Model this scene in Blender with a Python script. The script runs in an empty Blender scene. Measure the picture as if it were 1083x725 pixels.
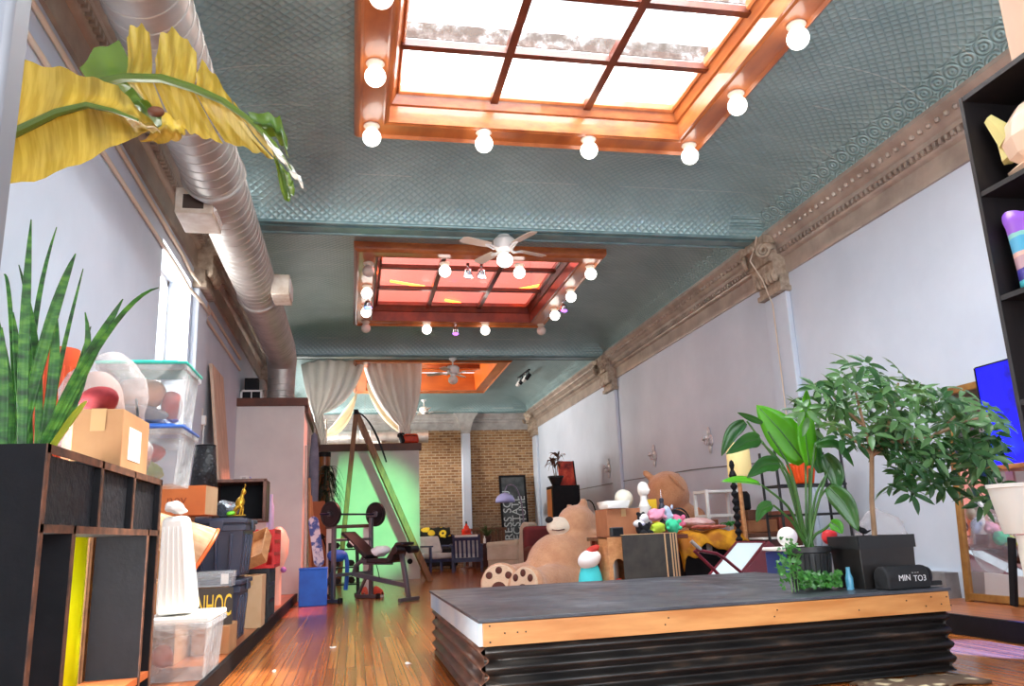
import bpy, bmesh, math, random
from math import sin, cos, pi, radians, sqrt
from mathutils import Matrix, Vector, Euler, noise
rnd = random.Random(11)
SC = bpy.context.scene
COL = SC.collection
W = {}
# ------------------------------------------------------------------ camera
CAMR = (( 0.9808814, -0.1906987, -0.0388039), ( 0.0077102, 0.2373214, -0.9714006), ( 0.1944538, 0.9525296, 0.2342544))
F = 840.0
EYE = Vector((0, 0, 0.8))
def ray(px, py):
    v = ((px - 541.5) / F, (py - 362.5) / F, 1.0)
    return Vector([sum(CAMR[i][j] * v[i] for i in range(3)) for j in range(3)])
def at(px, py, ax, val):
    """where the sight line of a photo pixel meets the plane axis = val"""
    d = ray(px, py)
    return EYE + d * ((val - EYE[ax]) / d[ax])
def PY(px, py, y): return at(px, py, 1, y)
cam_d = bpy.data.cameras.new('camera')
cam = bpy.data.objects.new('camera', cam_d)
COL.objects.link(cam)
cm = Matrix(((CAMR[0][0], -CAMR[1][0], -CAMR[2][0], EYE.x), (CAMR[0][1], -CAMR[1][1], -CAMR[2][1], EYE.y), (CAMR[0][2], -CAMR[1][2], -CAMR[2][2], EYE.z), (0, 0, 0, 1)))
cam.matrix_world = cm
cam_d.sensor_width = 36
cam_d.sensor_fit = 'HORIZONTAL'
cam_d.lens = F * 36 / 1083
cam_d.clip_start = 0.02
cam_d.clip_end = 200
SC.camera = cam
# ------------------------------------------------------------------ materials
def lin(c):
    return tuple(((x / 255) / 12.92 if x / 255 <= 0.04045 else ((x / 255 + 0.055) / 1.055) ** 2.4) for x in c) + (1,)
class N:
    """short node-tree writer"""
    def __init__(s, name):
        s.m = bpy.data.materials.new(name); s.m.use_nodes = True
        s.t = s.m.node_tree; s.n = s.t.nodes; s.l = s.t.links
        s.b = s.n['Principled BSDF']; s.out = s.n['Material Output']
    def new(s, typ, **kw):
        nd = s.n.new(typ)
        for k, v in kw.items():
            if k.startswith('i_'):
                nd.inputs[k[2:].replace('_', ' ')].default_value = v
            else:
                setattr(nd, k, v)
        return nd
    def link(s, a, b): s.l.new(a, b)
    def set(s, **kw):
        for k, v in kw.items(): s.b.inputs[k.replace('_', ' ')].default_value = v
    def ramp(s, fac, stops, interp='LINEAR'):
        r = s.new('ShaderNodeValToRGB'); r.color_ramp.interpolation = interp
        e = r.color_ramp.elements
        e[0].position, e[0].color = stops[0]; e[1].position, e[1].color = stops[-1]
        for p, c in stops[1:-1]:
            q = e.new(p); q.color = c
        s.link(fac, r.inputs[0]); return r.outputs[0]
    def math(s, op, a, b=None):
        m = s.new('ShaderNodeMath', operation=op)
        for i, v in enumerate((a, b)):
            if v is None: continue
            if isinstance(v, (int, float)): m.inputs[i].default_value = v
            else: s.link(v, m.inputs[i])
        return m.outputs[0]
    def mix(s, fac, a, b, blend='MIX'):
        m = s.new('ShaderNodeMix', data_type='RGBA', blend_type=blend)
        for i, v in ((0, fac), (6, a), (7, b)):
            if isinstance(v, (int, float)): m.inputs[i].default_value = v
            elif isinstance(v, tuple): m.inputs[i].default_value = v
            else: s.link(v, m.inputs[i])
        return m.outputs[2]
    def coord(s, kind='Object', scale=(1, 1, 1), rot=(0, 0, 0)):
        c = s.new('ShaderNodeTexCoord'); mp = s.new('ShaderNodeMapping')
        mp.inputs['Scale'].default_value = scale; mp.inputs['Rotation'].default_value = rot
        s.link(c.outputs[kind], mp.inputs[0]); return mp.outputs[0]
    def noise(s, vec, scale, detail=4, rough=.55):
        t = s.new('ShaderNodeTexNoise'); t.inputs['Scale'].default_value = scale
        t.inputs['Detail'].default_value = detail; t.inputs['Roughness'].default_value = rough
        s.link(vec, t.inputs['Vector']); return t.outputs[0]
    def bump(s, h, strength=.3, dist=.01):
        b = s.new('ShaderNodeBump'); b.inputs['Strength'].default_value = strength; b.inputs['Distance'].default_value = dist
        s.link(h, b.inputs['Height']); s.link(b.outputs[0], s.b.inputs['Normal'])
def mat(name, c, rough=.5, metal=0, c2=None, scale=8, bump=0, bscale=60, bdist=.005, emit=None, es=0, trans=0, alpha=1, sheen=0, coat=0, stretch=(1, 1, 1), detail=4, spec=.5, sss=0, lo=.35, hi=.65):
    n = N(name); c = lin(c)
    n.set(Base_Color=c, Roughness=rough, Metallic=metal)
    n.b.inputs['Specular IOR Level'].default_value = spec
    if c2 is not None or bump:
        v = n.coord('Object', stretch)
        if c2 is not None:
            n.link(n.ramp(n.noise(v, scale, detail), [(lo, c), (hi, lin(c2))]), n.b.inputs['Base Color'])
        if bump:
            n.bump(n.noise(v, bscale, 3), bump, bdist)
    if emit is not None:
        n.b.inputs['Emission Color'].default_value = lin(emit); n.b.inputs['Emission Strength'].default_value = es
    if trans: n.b.inputs['Transmission Weight'].default_value = trans
    if alpha < 1: n.b.inputs['Alpha'].default_value = alpha
    if sheen:
        n.b.inputs['Sheen Weight'].default_value = sheen; n.b.inputs['Sheen Roughness'].default_value = .5
    if coat: n.b.inputs['Coat Weight'].default_value = coat
    if sss:
        n.b.inputs['Subsurface Weight'].default_value = sss; n.b.inputs['Subsurface Scale'].default_value = .02
    return n.m
def leafmat(name, c, c2, tc, rough=.4, scale=6, tw=.35, stripes=0):
    """leaf: principled plus a translucent share so that light shows through"""
    n = N(name); v = n.coord('Object')
    col = n.ramp(n.noise(v, scale, 3), [(.35, lin(c)), (.65, lin(c2))])
    if stripes:
        col = n.mix(n.math('MULTIPLY', n.ramp(n.noise(n.coord('Object', (70, 6, 9), (0, .35, 0)), 1.0, 3), [(.42, (0, 0, 0, 1)), (.62, (1, 1, 1, 1))]), stripes), col, lin((238, 214, 110)))
    n.link(col, n.b.inputs['Base Color']); n.set(Roughness=rough)
    tr = n.new('ShaderNodeBsdfTranslucent'); tr.inputs[0].default_value = lin(tc)
    mx = n.new('ShaderNodeMixShader'); mx.inputs[0].default_value = tw
    n.link(n.b.outputs[0], mx.inputs[1]); n.link(tr.outputs[0], mx.inputs[2]); n.link(mx.outputs[0], n.out.inputs[0])
    n.bump(n.noise(v, 40, 2), .15, .004)
    return n.m
# ------------------------------------------------------------------ geometry
def rotm(e):
    if e is None: return Matrix()
    if isinstance(e, Matrix): return e.to_4x4()
    return Euler(e).to_matrix().to_4x4()
def frame(loc, rz=0, rx=0, ry=0):
    return Matrix.Translation(Vector(loc)) @ Euler((rx, ry, rz)).to_matrix().to_4x4()
def align(p, d, up=(0, 0, 1)):
    """matrix at p whose z axis runs along d"""
    z = Vector(d).normalized(); u = Vector(up)
    if abs(z.dot(u)) > .98: u = Vector((1, 0, 0))
    x = u.cross(z).normalized(); y = z.cross(x)
    return Matrix(((x.x, y.x, z.x, p[0]), (x.y, y.y, z.y, p[1]), (x.z, y.z, z.z, p[2]), (0, 0, 0, 1)))
class MB:
    def __init__(s, T=None):
        s.v = []; s.f = []; s.T = T or Matrix()
    def add(s, vs, fs, M=None):
        b = len(s.v); T = s.T @ M if M is not None else s.T
        s.v += [T @ Vector(v) for v in vs]
        s.f += [[i + b for i in f] for f in fs]
        return s
    def box(s, c, d, rot=None, taper=1):
        x, y, z = d[0] / 2, d[1] / 2, d[2] / 2; t = taper
        vs = [(-x * (t if k > 0 else 1), -y * (t if k > 0 else 1), k * z) for k in (-1, 1)]
        vs = []
        for k in (-1, 1):
            q = t if k > 0 else 1
            vs += [(-x * q, -y * q, k * z), (x * q, -y * q, k * z), (x * q, y * q, k * z), (-x * q, y * q, k * z)]
        return s.add(vs, [(3, 2, 1, 0), (4, 5, 6, 7), (0, 1, 5, 4), (1, 2, 6, 5), (2, 3, 7, 6), (3, 0, 4, 7)], Matrix.Translation(Vector(c)) @ rotm(rot))
    def bx(s, x0, x1, y0, y1, z0, z1):
        return s.box(((x0 + x1) / 2, (y0 + y1) / 2, (z0 + z1) / 2), (abs(x1 - x0), abs(y1 - y0), abs(z1 - z0)))
    def sphere(s, c, r, rot=None, seg=20, rings=12, fn=None):
        if isinstance(r, (int, float)): r = (r, r, r)
        vs = [(0, 0, r[2])]; fs = []
        for i in range(1, rings):
            a = pi * i / rings
            for j in range(seg):
                b = 2 * pi * j / seg
                vs.append((r[0] * sin(a) * cos(b), r[1] * sin(a) * sin(b), r[2] * cos(a)))
        vs.append((0, 0, -r[2])); L = len(vs) - 1
        if fn: vs = [fn(Vector(v)) for v in vs]
        for j in range(seg):
            k = (j + 1) % seg
            fs.append((0, 1 + j, 1 + k)); fs.append((L, L - seg + k, L - seg + j))
            for i in range(rings - 2):
                a = 1 + i * seg
                fs.append((a + j, a + seg + j, a + seg + k, a + k))
        return s.add(vs, fs, Matrix.Translation(Vector(c)) @ rotm(rot))
    def lathe(s, prof, c=(0, 0, 0), rot=None, seg=24, M=None, caps=True):
        vs = []; fs = []; n = len(prof)
        for r, z in prof:
            for j in range(seg):
                a = 2 * pi * j / seg; vs.append((r * cos(a), r * sin(a), z))
        for i in range(n - 1):
            for j in range(seg):
                k = (j + 1) % seg
                fs.append((i * seg + j, i * seg + k, (i + 1) * seg + k, (i + 1) * seg + j))
        if caps:
            if prof[0][0] > 1e-4: fs.append(tuple(reversed(range(seg))))
            if prof[-1][0] > 1e-4: fs.append(tuple(range((n - 1) * seg, n * seg)))
        return s.add(vs, fs, M if M is not None else Matrix.Translation(Vector(c)) @ rotm(rot))
    def cyl(s, p0, p1, r0, r1=None, seg=16):
        p0 = Vector(p0); p1 = Vector(p1); r1 = r0 if r1 is None else r1
        return s.lathe([(r0, 0), (r1, (p1 - p0).length)], seg=seg, M=align(p0, p1 - p0))
    def bar(s, p0, p1, w, h=None, up=(0, 0, 1)):
        """square bar between two points"""
        p0 = Vector(p0); p1 = Vector(p1); h = w if h is None else h
        M = align((p0 + p1) / 2, p1 - p0, up)
        return s.add(*_unit(w, h, (p1 - p0).length), M)
    def tube(s, pts, r, seg=8, caps=True, closed=False):
        pts = [Vector(p) for p in pts]; n = len(pts)
        rr = [r] * n if isinstance(r, (int, float)) else r
        vs = []; fs = []; ref = None
        for i, p in enumerate(pts):
            a = pts[i - 1] if i or closed else pts[i]; b = pts[(i + 1) % n] if i < n - 1 or closed else pts[i]
            t = (b - a).normalized()
            if ref is None:
                ref = Vector((0, 0, 1)) if abs(t.z) < .9 else Vector((1, 0, 0))
            x = (ref - t * ref.dot(t)).normalized(); ref = x; y = t.cross(x)
            for j in range(seg):
                q = 2 * pi * j / seg; vs.append(p + (x * cos(q) + y * sin(q)) * rr[i])
        for i in range(n if closed else n - 1):
            o = (i + 1) % n
            for j in range(seg):
                k = (j + 1) % seg
                fs.append((i * seg + j, i * seg + k, o * seg + k, o * seg + j))
        if caps and not closed:
            fs.append(tuple(reversed(range(seg)))); fs.append(tuple(range((n - 1) * seg, n * seg)))
        return s.add(vs, fs)
    def torus(s, c, R, r, rot=None, seg=32, sg=8):
        M = Matrix.Translation(Vector(c)) @ rotm(rot)
        return s.tube([M @ Vector((R * cos(2 * pi * i / seg), R * sin(2 * pi * i / seg), 0)) for i in range(seg)], r, sg, closed=True)
    def grid(s, rows):
        n = len(rows[0]); vs = [p for r in rows for p in r]
        return s.add(vs, [(i * n + j, i * n + j + 1, (i + 1) * n + j + 1, (i + 1) * n + j) for i in range(len(rows) - 1) for j in range(n - 1)])
    def prism(s, poly, z0, z1, M=None):
        n = len(poly)
        vs = [(x, y, z0) for x, y in poly] + [(x, y, z1) for x, y in poly]
        return s.add(vs, [tuple(reversed(range(n))), tuple(range(n, 2 * n))] + [(i, (i + 1) % n, n + (i + 1) % n, n + i) for i in range(n)], M)
    def sweep(s, prof, pts_m):
        """closed profile (x,y) placed by each matrix, joined and capped"""
        n = len(prof); vs = []; fs = []
        for M in pts_m: vs += [M @ Vector((x, y, 0)) for x, y in prof]
        for i in range(len(pts_m) - 1):
            for j in range(n):
                k = (j + 1) % n; fs.append((i * n + j, i * n + k, (i + 1) * n + k, (i + 1) * n + j))
        fs.append(tuple(reversed(range(n)))); fs.append(tuple(range((len(pts_m) - 1) * n, len(pts_m) * n)))
        return s.add(vs, fs)
def _unit(w, h, l):
    x, y, z = w / 2, h / 2, l / 2
    return [(-x, -y, -z), (x, -y, -z), (x, y, -z), (-x, y, -z), (-x, -y, z), (x, -y, z), (x, y, z), (-x, y, z)], [(3, 2, 1, 0), (4, 5, 6, 7), (0, 1, 5, 4), (1, 2, 6, 5), (2, 3, 7, 6), (3, 0, 4, 7)]
def props(o, label=None, cat=None, group=None, kind=None):
    if label: o['label'] = label
    if cat: o['category'] = cat
    if group: o['group'] = group
    if kind: o['kind'] = kind
    return o
def build(name, mb, m, parent=None, smooth=True, angle=35, bevel=0, solid=0, sub=0, remesh=0, relax=0, inv=None, norm=True, seg=2, mats=None, midx=None):
    me = bpy.data.meshes.new(name)
    vs = mb.v
    if parent is None:
        xs = [v.x for v in vs]; ys = [v.y for v in vs]; zs = [v.z for v in vs]
        L = Matrix.Translation(((min(xs) + max(xs)) / 2, (min(ys) + max(ys)) / 2, min(zs)))
    else:
        L = W[parent]
    I = L.inverted()
    me.from_pydata([I @ v for v in vs], [], mb.f)
    if norm:
        bm = bmesh.new(); bm.from_mesh(me)
        bmesh.ops.recalc_face_normals(bm, faces=bm.faces); bm.to_mesh(me); bm.free()
    for mm in ([m] if mats is None else mats): me.materials.append(mm)
    if midx: me.polygons.foreach_set('material_index', midx)
    o = bpy.data.objects.new(name, me); COL.objects.link(o)
    if parent is None: o.matrix_world = L
    else: o.parent = parent
    W[o] = L
    if smooth:
        me.polygons.foreach_set('use_smooth', [True] * len(me.polygons))
        if not (remesh or sub): me.set_sharp_from_angle(angle=radians(angle))
    if remesh:
        md = o.modifiers.new('remesh', 'REMESH'); md.mode = 'VOXEL'; md.voxel_size = remesh; md.use_smooth_shade = True
    if relax:
        md = o.modifiers.new('smooth', 'SMOOTH'); md.iterations = relax; md.factor = .5
    if solid:
        md = o.modifiers.new('solid', 'SOLIDIFY'); md.thickness = solid; md.offset = 0
    if bevel:
        md = o.modifiers.new('bevel', 'BEVEL'); md.width = bevel; md.segments = seg; md.limit_method = 'ANGLE'; md.angle_limit = radians(40); md.harden_normals = False
    if sub:
        md = o.modifiers.new('sub', 'SUBSURF'); md.levels = sub; md.render_levels = sub
    return o
def thing(name, label, cat, T=(0, 0, 0), group=None, kind=None):
    o = bpy.data.objects.new(name, None); COL.objects.link(o)
    o.empty_display_size = .1
    T = T if isinstance(T, Matrix) else Matrix.Translation(Vector(T))
    o.matrix_world = T; W[o] = T
    return props(o, label, cat, group, kind)
def one(name, mb, m, label, cat, group=None, kind=None, **kw):
    return props(build(name, mb, m, None, **kw), label, cat, group, kind)
def struct(name, mb, m, **kw):
    return props(build(name, mb, m, None, **kw), kind='structure')
def kids(o): return [c for c in COL.objects if c.parent == o]
def dup(root, T, label=None, group=None):
    """a copy of a thing with copies of its parts and sub-parts"""
    T = T if isinstance(T, Matrix) else Matrix.Translation(Vector(T))
    r = root.copy(); COL.objects.link(r); r.matrix_world = T; W[r] = T
    if label: r['label'] = label
    if group: r['group'] = group
    for ch in list(root.children):
        c = ch.copy(); COL.objects.link(c); c.parent = r; W[c] = T
        for g in list(ch.children):
            d = g.copy(); COL.objects.link(d); d.parent = c; W[d] = T
    return r
def text_mb(body, size, M, depth=.002, align_x='CENTER'):
    cu = bpy.data.curves.new('lettering', 'FONT'); cu.body = body; cu.size = size; cu.extrude = depth
    cu.align_x = align_x; cu.align_y = 'CENTER'; cu.resolution_u = 3
    ob = bpy.data.objects.new('lettering', cu); COL.objects.link(ob)
    bpy.context.view_layer.update()
    dg = bpy.context.evaluated_depsgraph_get()
    me = bpy.data.meshes.new_from_object(ob.evaluated_get(dg))
    mb = MB(); mb.add([v.co.copy() for v in me.vertices], [tuple(p.vertices) for p in me.polygons], M)
    bpy.data.objects.remove(ob); bpy.data.curves.remove(cu); bpy.data.meshes.remove(me)
    return mb
def wob(v, s, a, seed=0):
    q = Vector(v) * s + Vector((seed * 3.1, seed * 1.7, seed))
    return Vector(v) + noise.noise_vector(q) * a
def arc(p0, p1, p2, n=8):
    p0, p1, p2 = Vector(p0), Vector(p1), Vector(p2)
    return [(p0 * (1 - t) ** 2 + p1 * 2 * t * (1 - t) + p2 * t * t) for t in [i / n for i in range(n + 1)]]
def sock(pts, w, n=None, fold=.15, droop=0, up=None):
    """leaf blade rows along a midrib of points; w(t) half width; folded along the midrib"""
    pts = [Vector(p) for p in pts]; rows = []; k = len(pts)
    for i, p in enumerate(pts):
        a = pts[max(i - 1, 0)]; b = pts[min(i + 1, k - 1)]; t = (b - a).normalized()
        u = Vector(up) if up else (EYE - p).normalized()
        side = t.cross(u).normalized(); nn = side.cross(t).normalized()
        h = w(i / (k - 1)); rows.append([p - side * h + nn * h * fold, p - side * h * .55 + nn * h * fold * .4, p.copy(), p + side * h * .55 + nn * h * fold * .4, p + side * h + nn * h * fold])
    return rows
# ------------------------------------------------------------------ room materials
XL, XR, YB, YF = -1.7, 5.1, 22.3, -2.6
PZ = 0.10
def paint_mat():
    n = N('white wall paint'); v = n.coord('Object')
    n.link(n.ramp(n.noise(v, .7, 5), [(.3, lin((193, 203, 217))), (.7, lin((214, 223, 236)))]), n.b.inputs['Base Color'])
    n.set(Roughness=.6); n.bump(n.noise(v, 18, 4), .12, .01); return n.m
M_WALL = paint_mat()
def tin_mat():
    n = N('teal embossed tin'); tc = n.new('ShaderNodeTexCoord'); sp = n.new('ShaderNodeSeparateXYZ')
    n.link(tc.outputs['Object'], sp.inputs[0]); x, y, z = sp.outputs
    su = n.new('ShaderNodeSeparateXYZ'); n.link(tc.outputs['UV'], su.inputs[0]); s_, d_ = n.math('ADD', su.outputs[0], su.outputs[1]), n.math('SUBTRACT', su.outputs[0], su.outputs[1])
    k = pi / .088
    fine = n.math('ABSOLUTE', n.math('MULTIPLY', n.math('SINE', n.math('MULTIPLY', s_, k)), n.math('SINE', n.math('MULTIPLY', d_, k))))
    fine = n.math('POWER', fine, .6)
    u = n.math('SUBTRACT', n.math('FRACT', n.math('DIVIDE', y, .17)), .5)
    w = n.math('SUBTRACT', n.math('FRACT', n.math('DIVIDE', z, .1)), .5)
    rr = n.math('SQRT', n.math('ADD', n.math('MULTIPLY', u, u), n.math('MULTIPLY', w, w)))
    big = n.math('ABSOLUTE', n.math('SINE', n.math('MULTIPLY', rr, 13)))
    low = n.math('MULTIPLY', n.math('LESS_THAN', z, .215), n.math('GREATER_THAN', n.math('ABSOLUTE', x), 2.72))
    h = n.math('ADD', n.math('MULTIPLY', fine, n.math('SUBTRACT', 1, low)), n.math('MULTIPLY', n.math('MULTIPLY', big, 2.2), low))
    b = n.new('ShaderNodeBump'); b.inputs['Strength'].default_value = .65; b.inputs['Distance'].default_value = .013
    n.link(h, b.inputs['Height']); n.link(b.outputs[0], n.b.inputs['Normal'])
    base = n.ramp(n.noise(tc.outputs['Object'], 1.6, 5), [(.3, lin((128, 158, 160))), (.7, lin((154, 182, 182)))])
    worn = n.mix(n.math('MULTIPLY', fine, .28), base, lin((196, 210, 206)))
    seam = n.math('LESS_THAN', n.math('FRACT', n.math('DIVIDE', y, .612)), .018)
    sn = n.math('MULTIPLY', seam, n.math('GREATER_THAN', n.noise(tc.outputs['Object'], .9, 2), .5))
    n.link(n.mix(n.math('MULTIPLY', sn, .6), worn, lin((205, 212, 205))), n.b.inputs['Base Color'])
    n.set(Roughness=.38, Metallic=.3); return n.m
M_TIN = tin_mat()
M_BRONZE = mat('taupe cornice paint', (188, 172, 158), .42, .3, c2=(160, 144, 132), scale=3, bump=.2, bscale=60, bdist=.004)
M_CAP = mat('cream bronze capital', (190, 172, 152), .5, .2, c2=(150, 130, 112), scale=14)
M_FRAMEW = mat('varnished skylight wood', (200, 118, 62), .32, 0, c2=(166, 88, 44), scale=5, stretch=(1, .35, 3), coat=.4)
M_FRAMED = mat('dark red skylight wood', (120, 56, 34), .35, 0, c2=(92, 40, 26), scale=6, coat=.3)
M_TRIMB = mat('brown painted trim', (104, 52, 30), .5, 0, c2=(82, 42, 26), scale=6)
M_BLACK = mat('black painted wood', (13, 14, 19), .65, 0, spec=.25, c2=(20, 20, 25), scale=12, bump=.2, bscale=50)
M_GALV = mat('galvanised duct metal', (196, 190, 184), .46, .7, c2=(176, 170, 164), scale=5)
M_WHITEP = mat('white enamel', (232, 230, 226), .4)
M_CREAMP = mat('cream conduit paint', (214, 198, 180), .5)
def floor_mat(name, c1, c2, c3, w=.085, l=1.6, rough=.22, along='Y'):
    n = N(name); tc = n.new('ShaderNodeTexCoord'); mp = n.new('ShaderNodeMapping')
    mp.inputs['Rotation'].default_value = (0, 0, pi / 2 if along == 'Y' else 0)
    n.link(tc.outputs['Object'], mp.inputs[0])
    br = n.new('ShaderNodeTexBrick'); br.offset = .37; br.offset_frequency = 2
    for k, v in (('Scale', 1), ('Mortar Size', .0025), ('Mortar Smooth', .2), ('Bias', 0), ('Brick Width', l), ('Row Height', w)): br.inputs[k].default_value = v
    br.inputs['Color1'].default_value = (0, 0, 0, 1); br.inputs['Color2'].default_value = (1, 1, 1, 1); br.inputs['Mortar'].default_value = (.5, .5, .5, 1)
    n.link(mp.outputs[0], br.inputs['Vector'])
    g = n.coord('Object', (16, .22, 1) if along == 'Y' else (.22, 16, 1))
    grain = n.noise(g, 2.2, 6)
    tone = n.math('ADD', n.math('MULTIPLY', br.outputs['Color'], .2), n.math('MULTIPLY', grain, .85))
    c = n.ramp(tone, [(.2, lin(c1)), (.5, lin(c2)), (.85, lin(c3))])
    wear = n.ramp(n.noise(n.coord('Object'), .8, 6), [(.42, (0, 0, 0, 1)), (.7, (1, 1, 1, 1))])
    c = n.mix(n.math('MULTIPLY', wear, .12), c, lin((84, 40, 20)))
    c = n.mix(br.outputs['Fac'], c, lin((58, 28, 14)))
    n.link(c, n.b.inputs['Base Color'])
    n.link(n.math('ADD', n.math('MULTIPLY', grain, .08), rough - .02), n.b.inputs['Roughness'])
    b = n.new('ShaderNodeBump'); b.inputs['Strength'].default_value = .12; b.inputs['Distance'].default_value = .003
    n.link(n.math('SUBTRACT', grain, n.math('MULTIPLY', br.outputs['Fac'], 2)), b.inputs['Height']); n.link(b.outputs[0], n.b.inputs['Normal'])
    return n.m
M_FLOOR = floor_mat('orange brown floorboards', (132, 62, 26), (180, 98, 44), (216, 140, 72), w=.06, l=4.2, rough=.2)
M_LEDGE = floor_mat('reddish ledge boards', (126, 62, 34), (168, 96, 54), (196, 126, 76), w=.12, rough=.3)
def brick_mat():
    n = N('old tan brick'); tc = n.new('ShaderNodeTexCoord'); sp = n.new('ShaderNodeSeparateXYZ'); cb = n.new('ShaderNodeCombineXYZ')
    n.link(tc.outputs['Object'], sp.inputs[0]); n.link(sp.outputs[0], cb.inputs[0]); n.link(sp.outputs[2], cb.inputs[1])
    br = n.new('ShaderNodeTexBrick')
    for k, v in (('Scale', 1), ('Mortar Size', .011), ('Mortar Smooth', .3), ('Bias', -.1), ('Brick Width', .215), ('Row Height', .075)): br.inputs[k].default_value = v
    br.inputs['Color1'].default_value = lin((122, 82, 50)); br.inputs['Color2'].default_value = lin((180, 138, 94)); br.inputs['Mortar'].default_value = lin((196, 176, 146))
    n.link(cb.outputs[0], br.inputs['Vector'])
    v = tc.outputs['Object']
    spots = n.ramp(n.noise(v, 7, 3), [(.36, lin((132, 88, 52))), (.5, lin((172, 124, 78))), (.66, lin((204, 176, 138)))])
    c = n.mix(.22, br.outputs['Color'], spots)
    hgt = n.ramp(n.math('ADD', n.math('DIVIDE', sp.outputs[2], 2.2), n.math('MULTIPLY', n.math('SUBTRACT', n.noise(v, 1.2, 4), .5), 1.0)), [(.25, (.75, .75, .75, 1)), (.75, (0, 0, 0, 1))])
    c = n.mix(n.math('MULTIPLY', hgt, .55), c, lin((150, 142, 130)))
    n.link(c, n.b.inputs['Base Color']); n.set(Roughness=.85)
    b = n.new('ShaderNodeBump'); b.inputs['Strength'].default_value = .6; b.inputs['Distance'].default_value = .012
    n.link(n.math('SUBTRACT', n.noise(v, 25, 3), n.math('MULTIPLY', br.outputs['Fac'], 1.2)), b.inputs['Height']); n.link(b.outputs[0], n.b.inputs['Normal'])
    return n.m
M_BRICK = brick_mat()
def glass_mat(name, tint=(1, 1, 1, 1), gl=.08, rough=.05):
    n = N(name); n.n.remove(n.b)
    tr = n.new('ShaderNodeBsdfTransparent'); tr.inputs[0].default_value = tint
    g = n.new('ShaderNodeBsdfGlossy'); g.inputs['Roughness'].default_value = rough
    mx = n.new('ShaderNodeMixShader'); mx.inputs[0].default_value = gl
    n.link(tr.outputs[0], mx.inputs[1]); n.link(g.outputs[0], mx.inputs[2]); n.link(mx.outputs[0], n.out.inputs[0]); return n.m
M_PANE = glass_mat('skylight glass'); M_PANER = glass_mat('pinkish skylight glass', (.95, .56, .52, 1), .1, .15)
# ------------------------------------------------------------------ shell
struct('floor', MB().bx(XL - .3, XR + .3, YF - .3, YB + .3, -.1, 0), M_FLOOR)
def walls_with_holes(axis, p0, p1, a0, a1, z0, z1, holes):
    """boxes filling a wall slab around rectangular openings (lo, hi, zlo, zhi) along its run"""
    mb = MB(); cur = a0
    def put(u0, u1, v0, v1):
        if u1 - u0 < 1e-4 or v1 - v0 < 1e-4: return
        if axis == 'X': mb.bx(p0, p1, u0, u1, v0, v1)
        else: mb.bx(u0, u1, p0, p1, v0, v1)
    for lo, hi, zl, zh in holes:
        put(cur, lo, z0, z1); put(lo, hi, z0, zl); put(lo, hi, zh, z1); cur = hi
    put(cur, a1, z0, z1); return mb
struct('wall_left', walls_with_holes('X', XL - .3, XL, YF, YB + .3, 0, 4.7, [(2.5, 3.7, .35, 1.0), (7.2, 8.5, 1.9, 3.52), (17.6, 21.2, 2.85, 3.65)]), M_WALL)  # low and loft openings are unseen, added to let light in
struct('wall_right', MB().bx(XR, XR + .3, YF, YB + .3, 0, 4.7), M_WALL)
struct('wall_back', MB().bx(XL, XR, YB, YB + .3, 0, 4.7), M_BRICK)
struct('wall_front', walls_with_holes('Y', YF - .3, YF, XL - .3, XR + .3, 0, 4.7, [(-1.3, 4.7, .55, 4.0)]), M_WALL)
# shop window behind the camera
wr = thing('window_1', None, None, (1.7, YF - .15, .55), kind='structure')
mb = MB()
for x in (-1.27, .7, 2.7, 4.67): mb.bx(x - .04, x + .04, YF - .2, YF - .1, .55, 4.0)
for z in (.59, 3.0, 3.96): mb.bx(-1.3, 4.7, YF - .2, YF - .1, z - .04, z + .04)
build('frame', mb, M_FRAMED, wr); build('glass', MB().bx(-1.3, 4.7, YF - .155, YF - .145, .55, 4.0), M_PANE, wr)
# left window
wl = thing('window_2', None, None, (XL - .2, 7.85, 1.9), kind='structure')
mb = MB()
for y in (7.23, 8.47): mb.bx(XL - .28, XL - .22, y - .04, y + .04, 1.9, 3.52)
for z in (1.93, 3.49): mb.bx(XL - .28, XL - .22, 7.2, 8.5, z - .03, z + .03)
build('frame', mb, M_WHITEP, wl); build('glass', MB().bx(XL - .256, XL - .25, 7.2, 8.5, 1.9, 3.52), M_PANE, wl)
build('sill', MB().bx(XL - .3, XL + .05, 7.15, 8.55, 1.86, 1.9), M_WHITEP, wl, bevel=.006)
# ledges along both long walls, with a dark riser
struct('ledge_floor_left', MB().bx(XL, -.80, 1.0, 12.2, 0, PZ), M_LEDGE)
struct('trim_1', MB().bx(-.80, -.77, 1.0, 12.2, 0, PZ + .004), M_BLACK)
struct('ledge_floor_right', MB().bx(4.2, XR, YF, 6.7, 0, .13), M_LEDGE)
struct('trim_2', MB().bx(4.16, 4.2, YF, 6.7, 0, .134), M_BLACK)
struct('baseboard_right', MB().bx(XR - .03, XR, 6.7, YB, 0, .22).bx(XR - .03, XR, YF, 6.7, .13, .35), M_WALL)
struct('trim_3', MB().bx(XR - .16, XR, 6.2, YB - .3, .13, .34), mat('grey ledge stone', (150, 146, 146), .8, c2=(120, 116, 118), scale=6))
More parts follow.
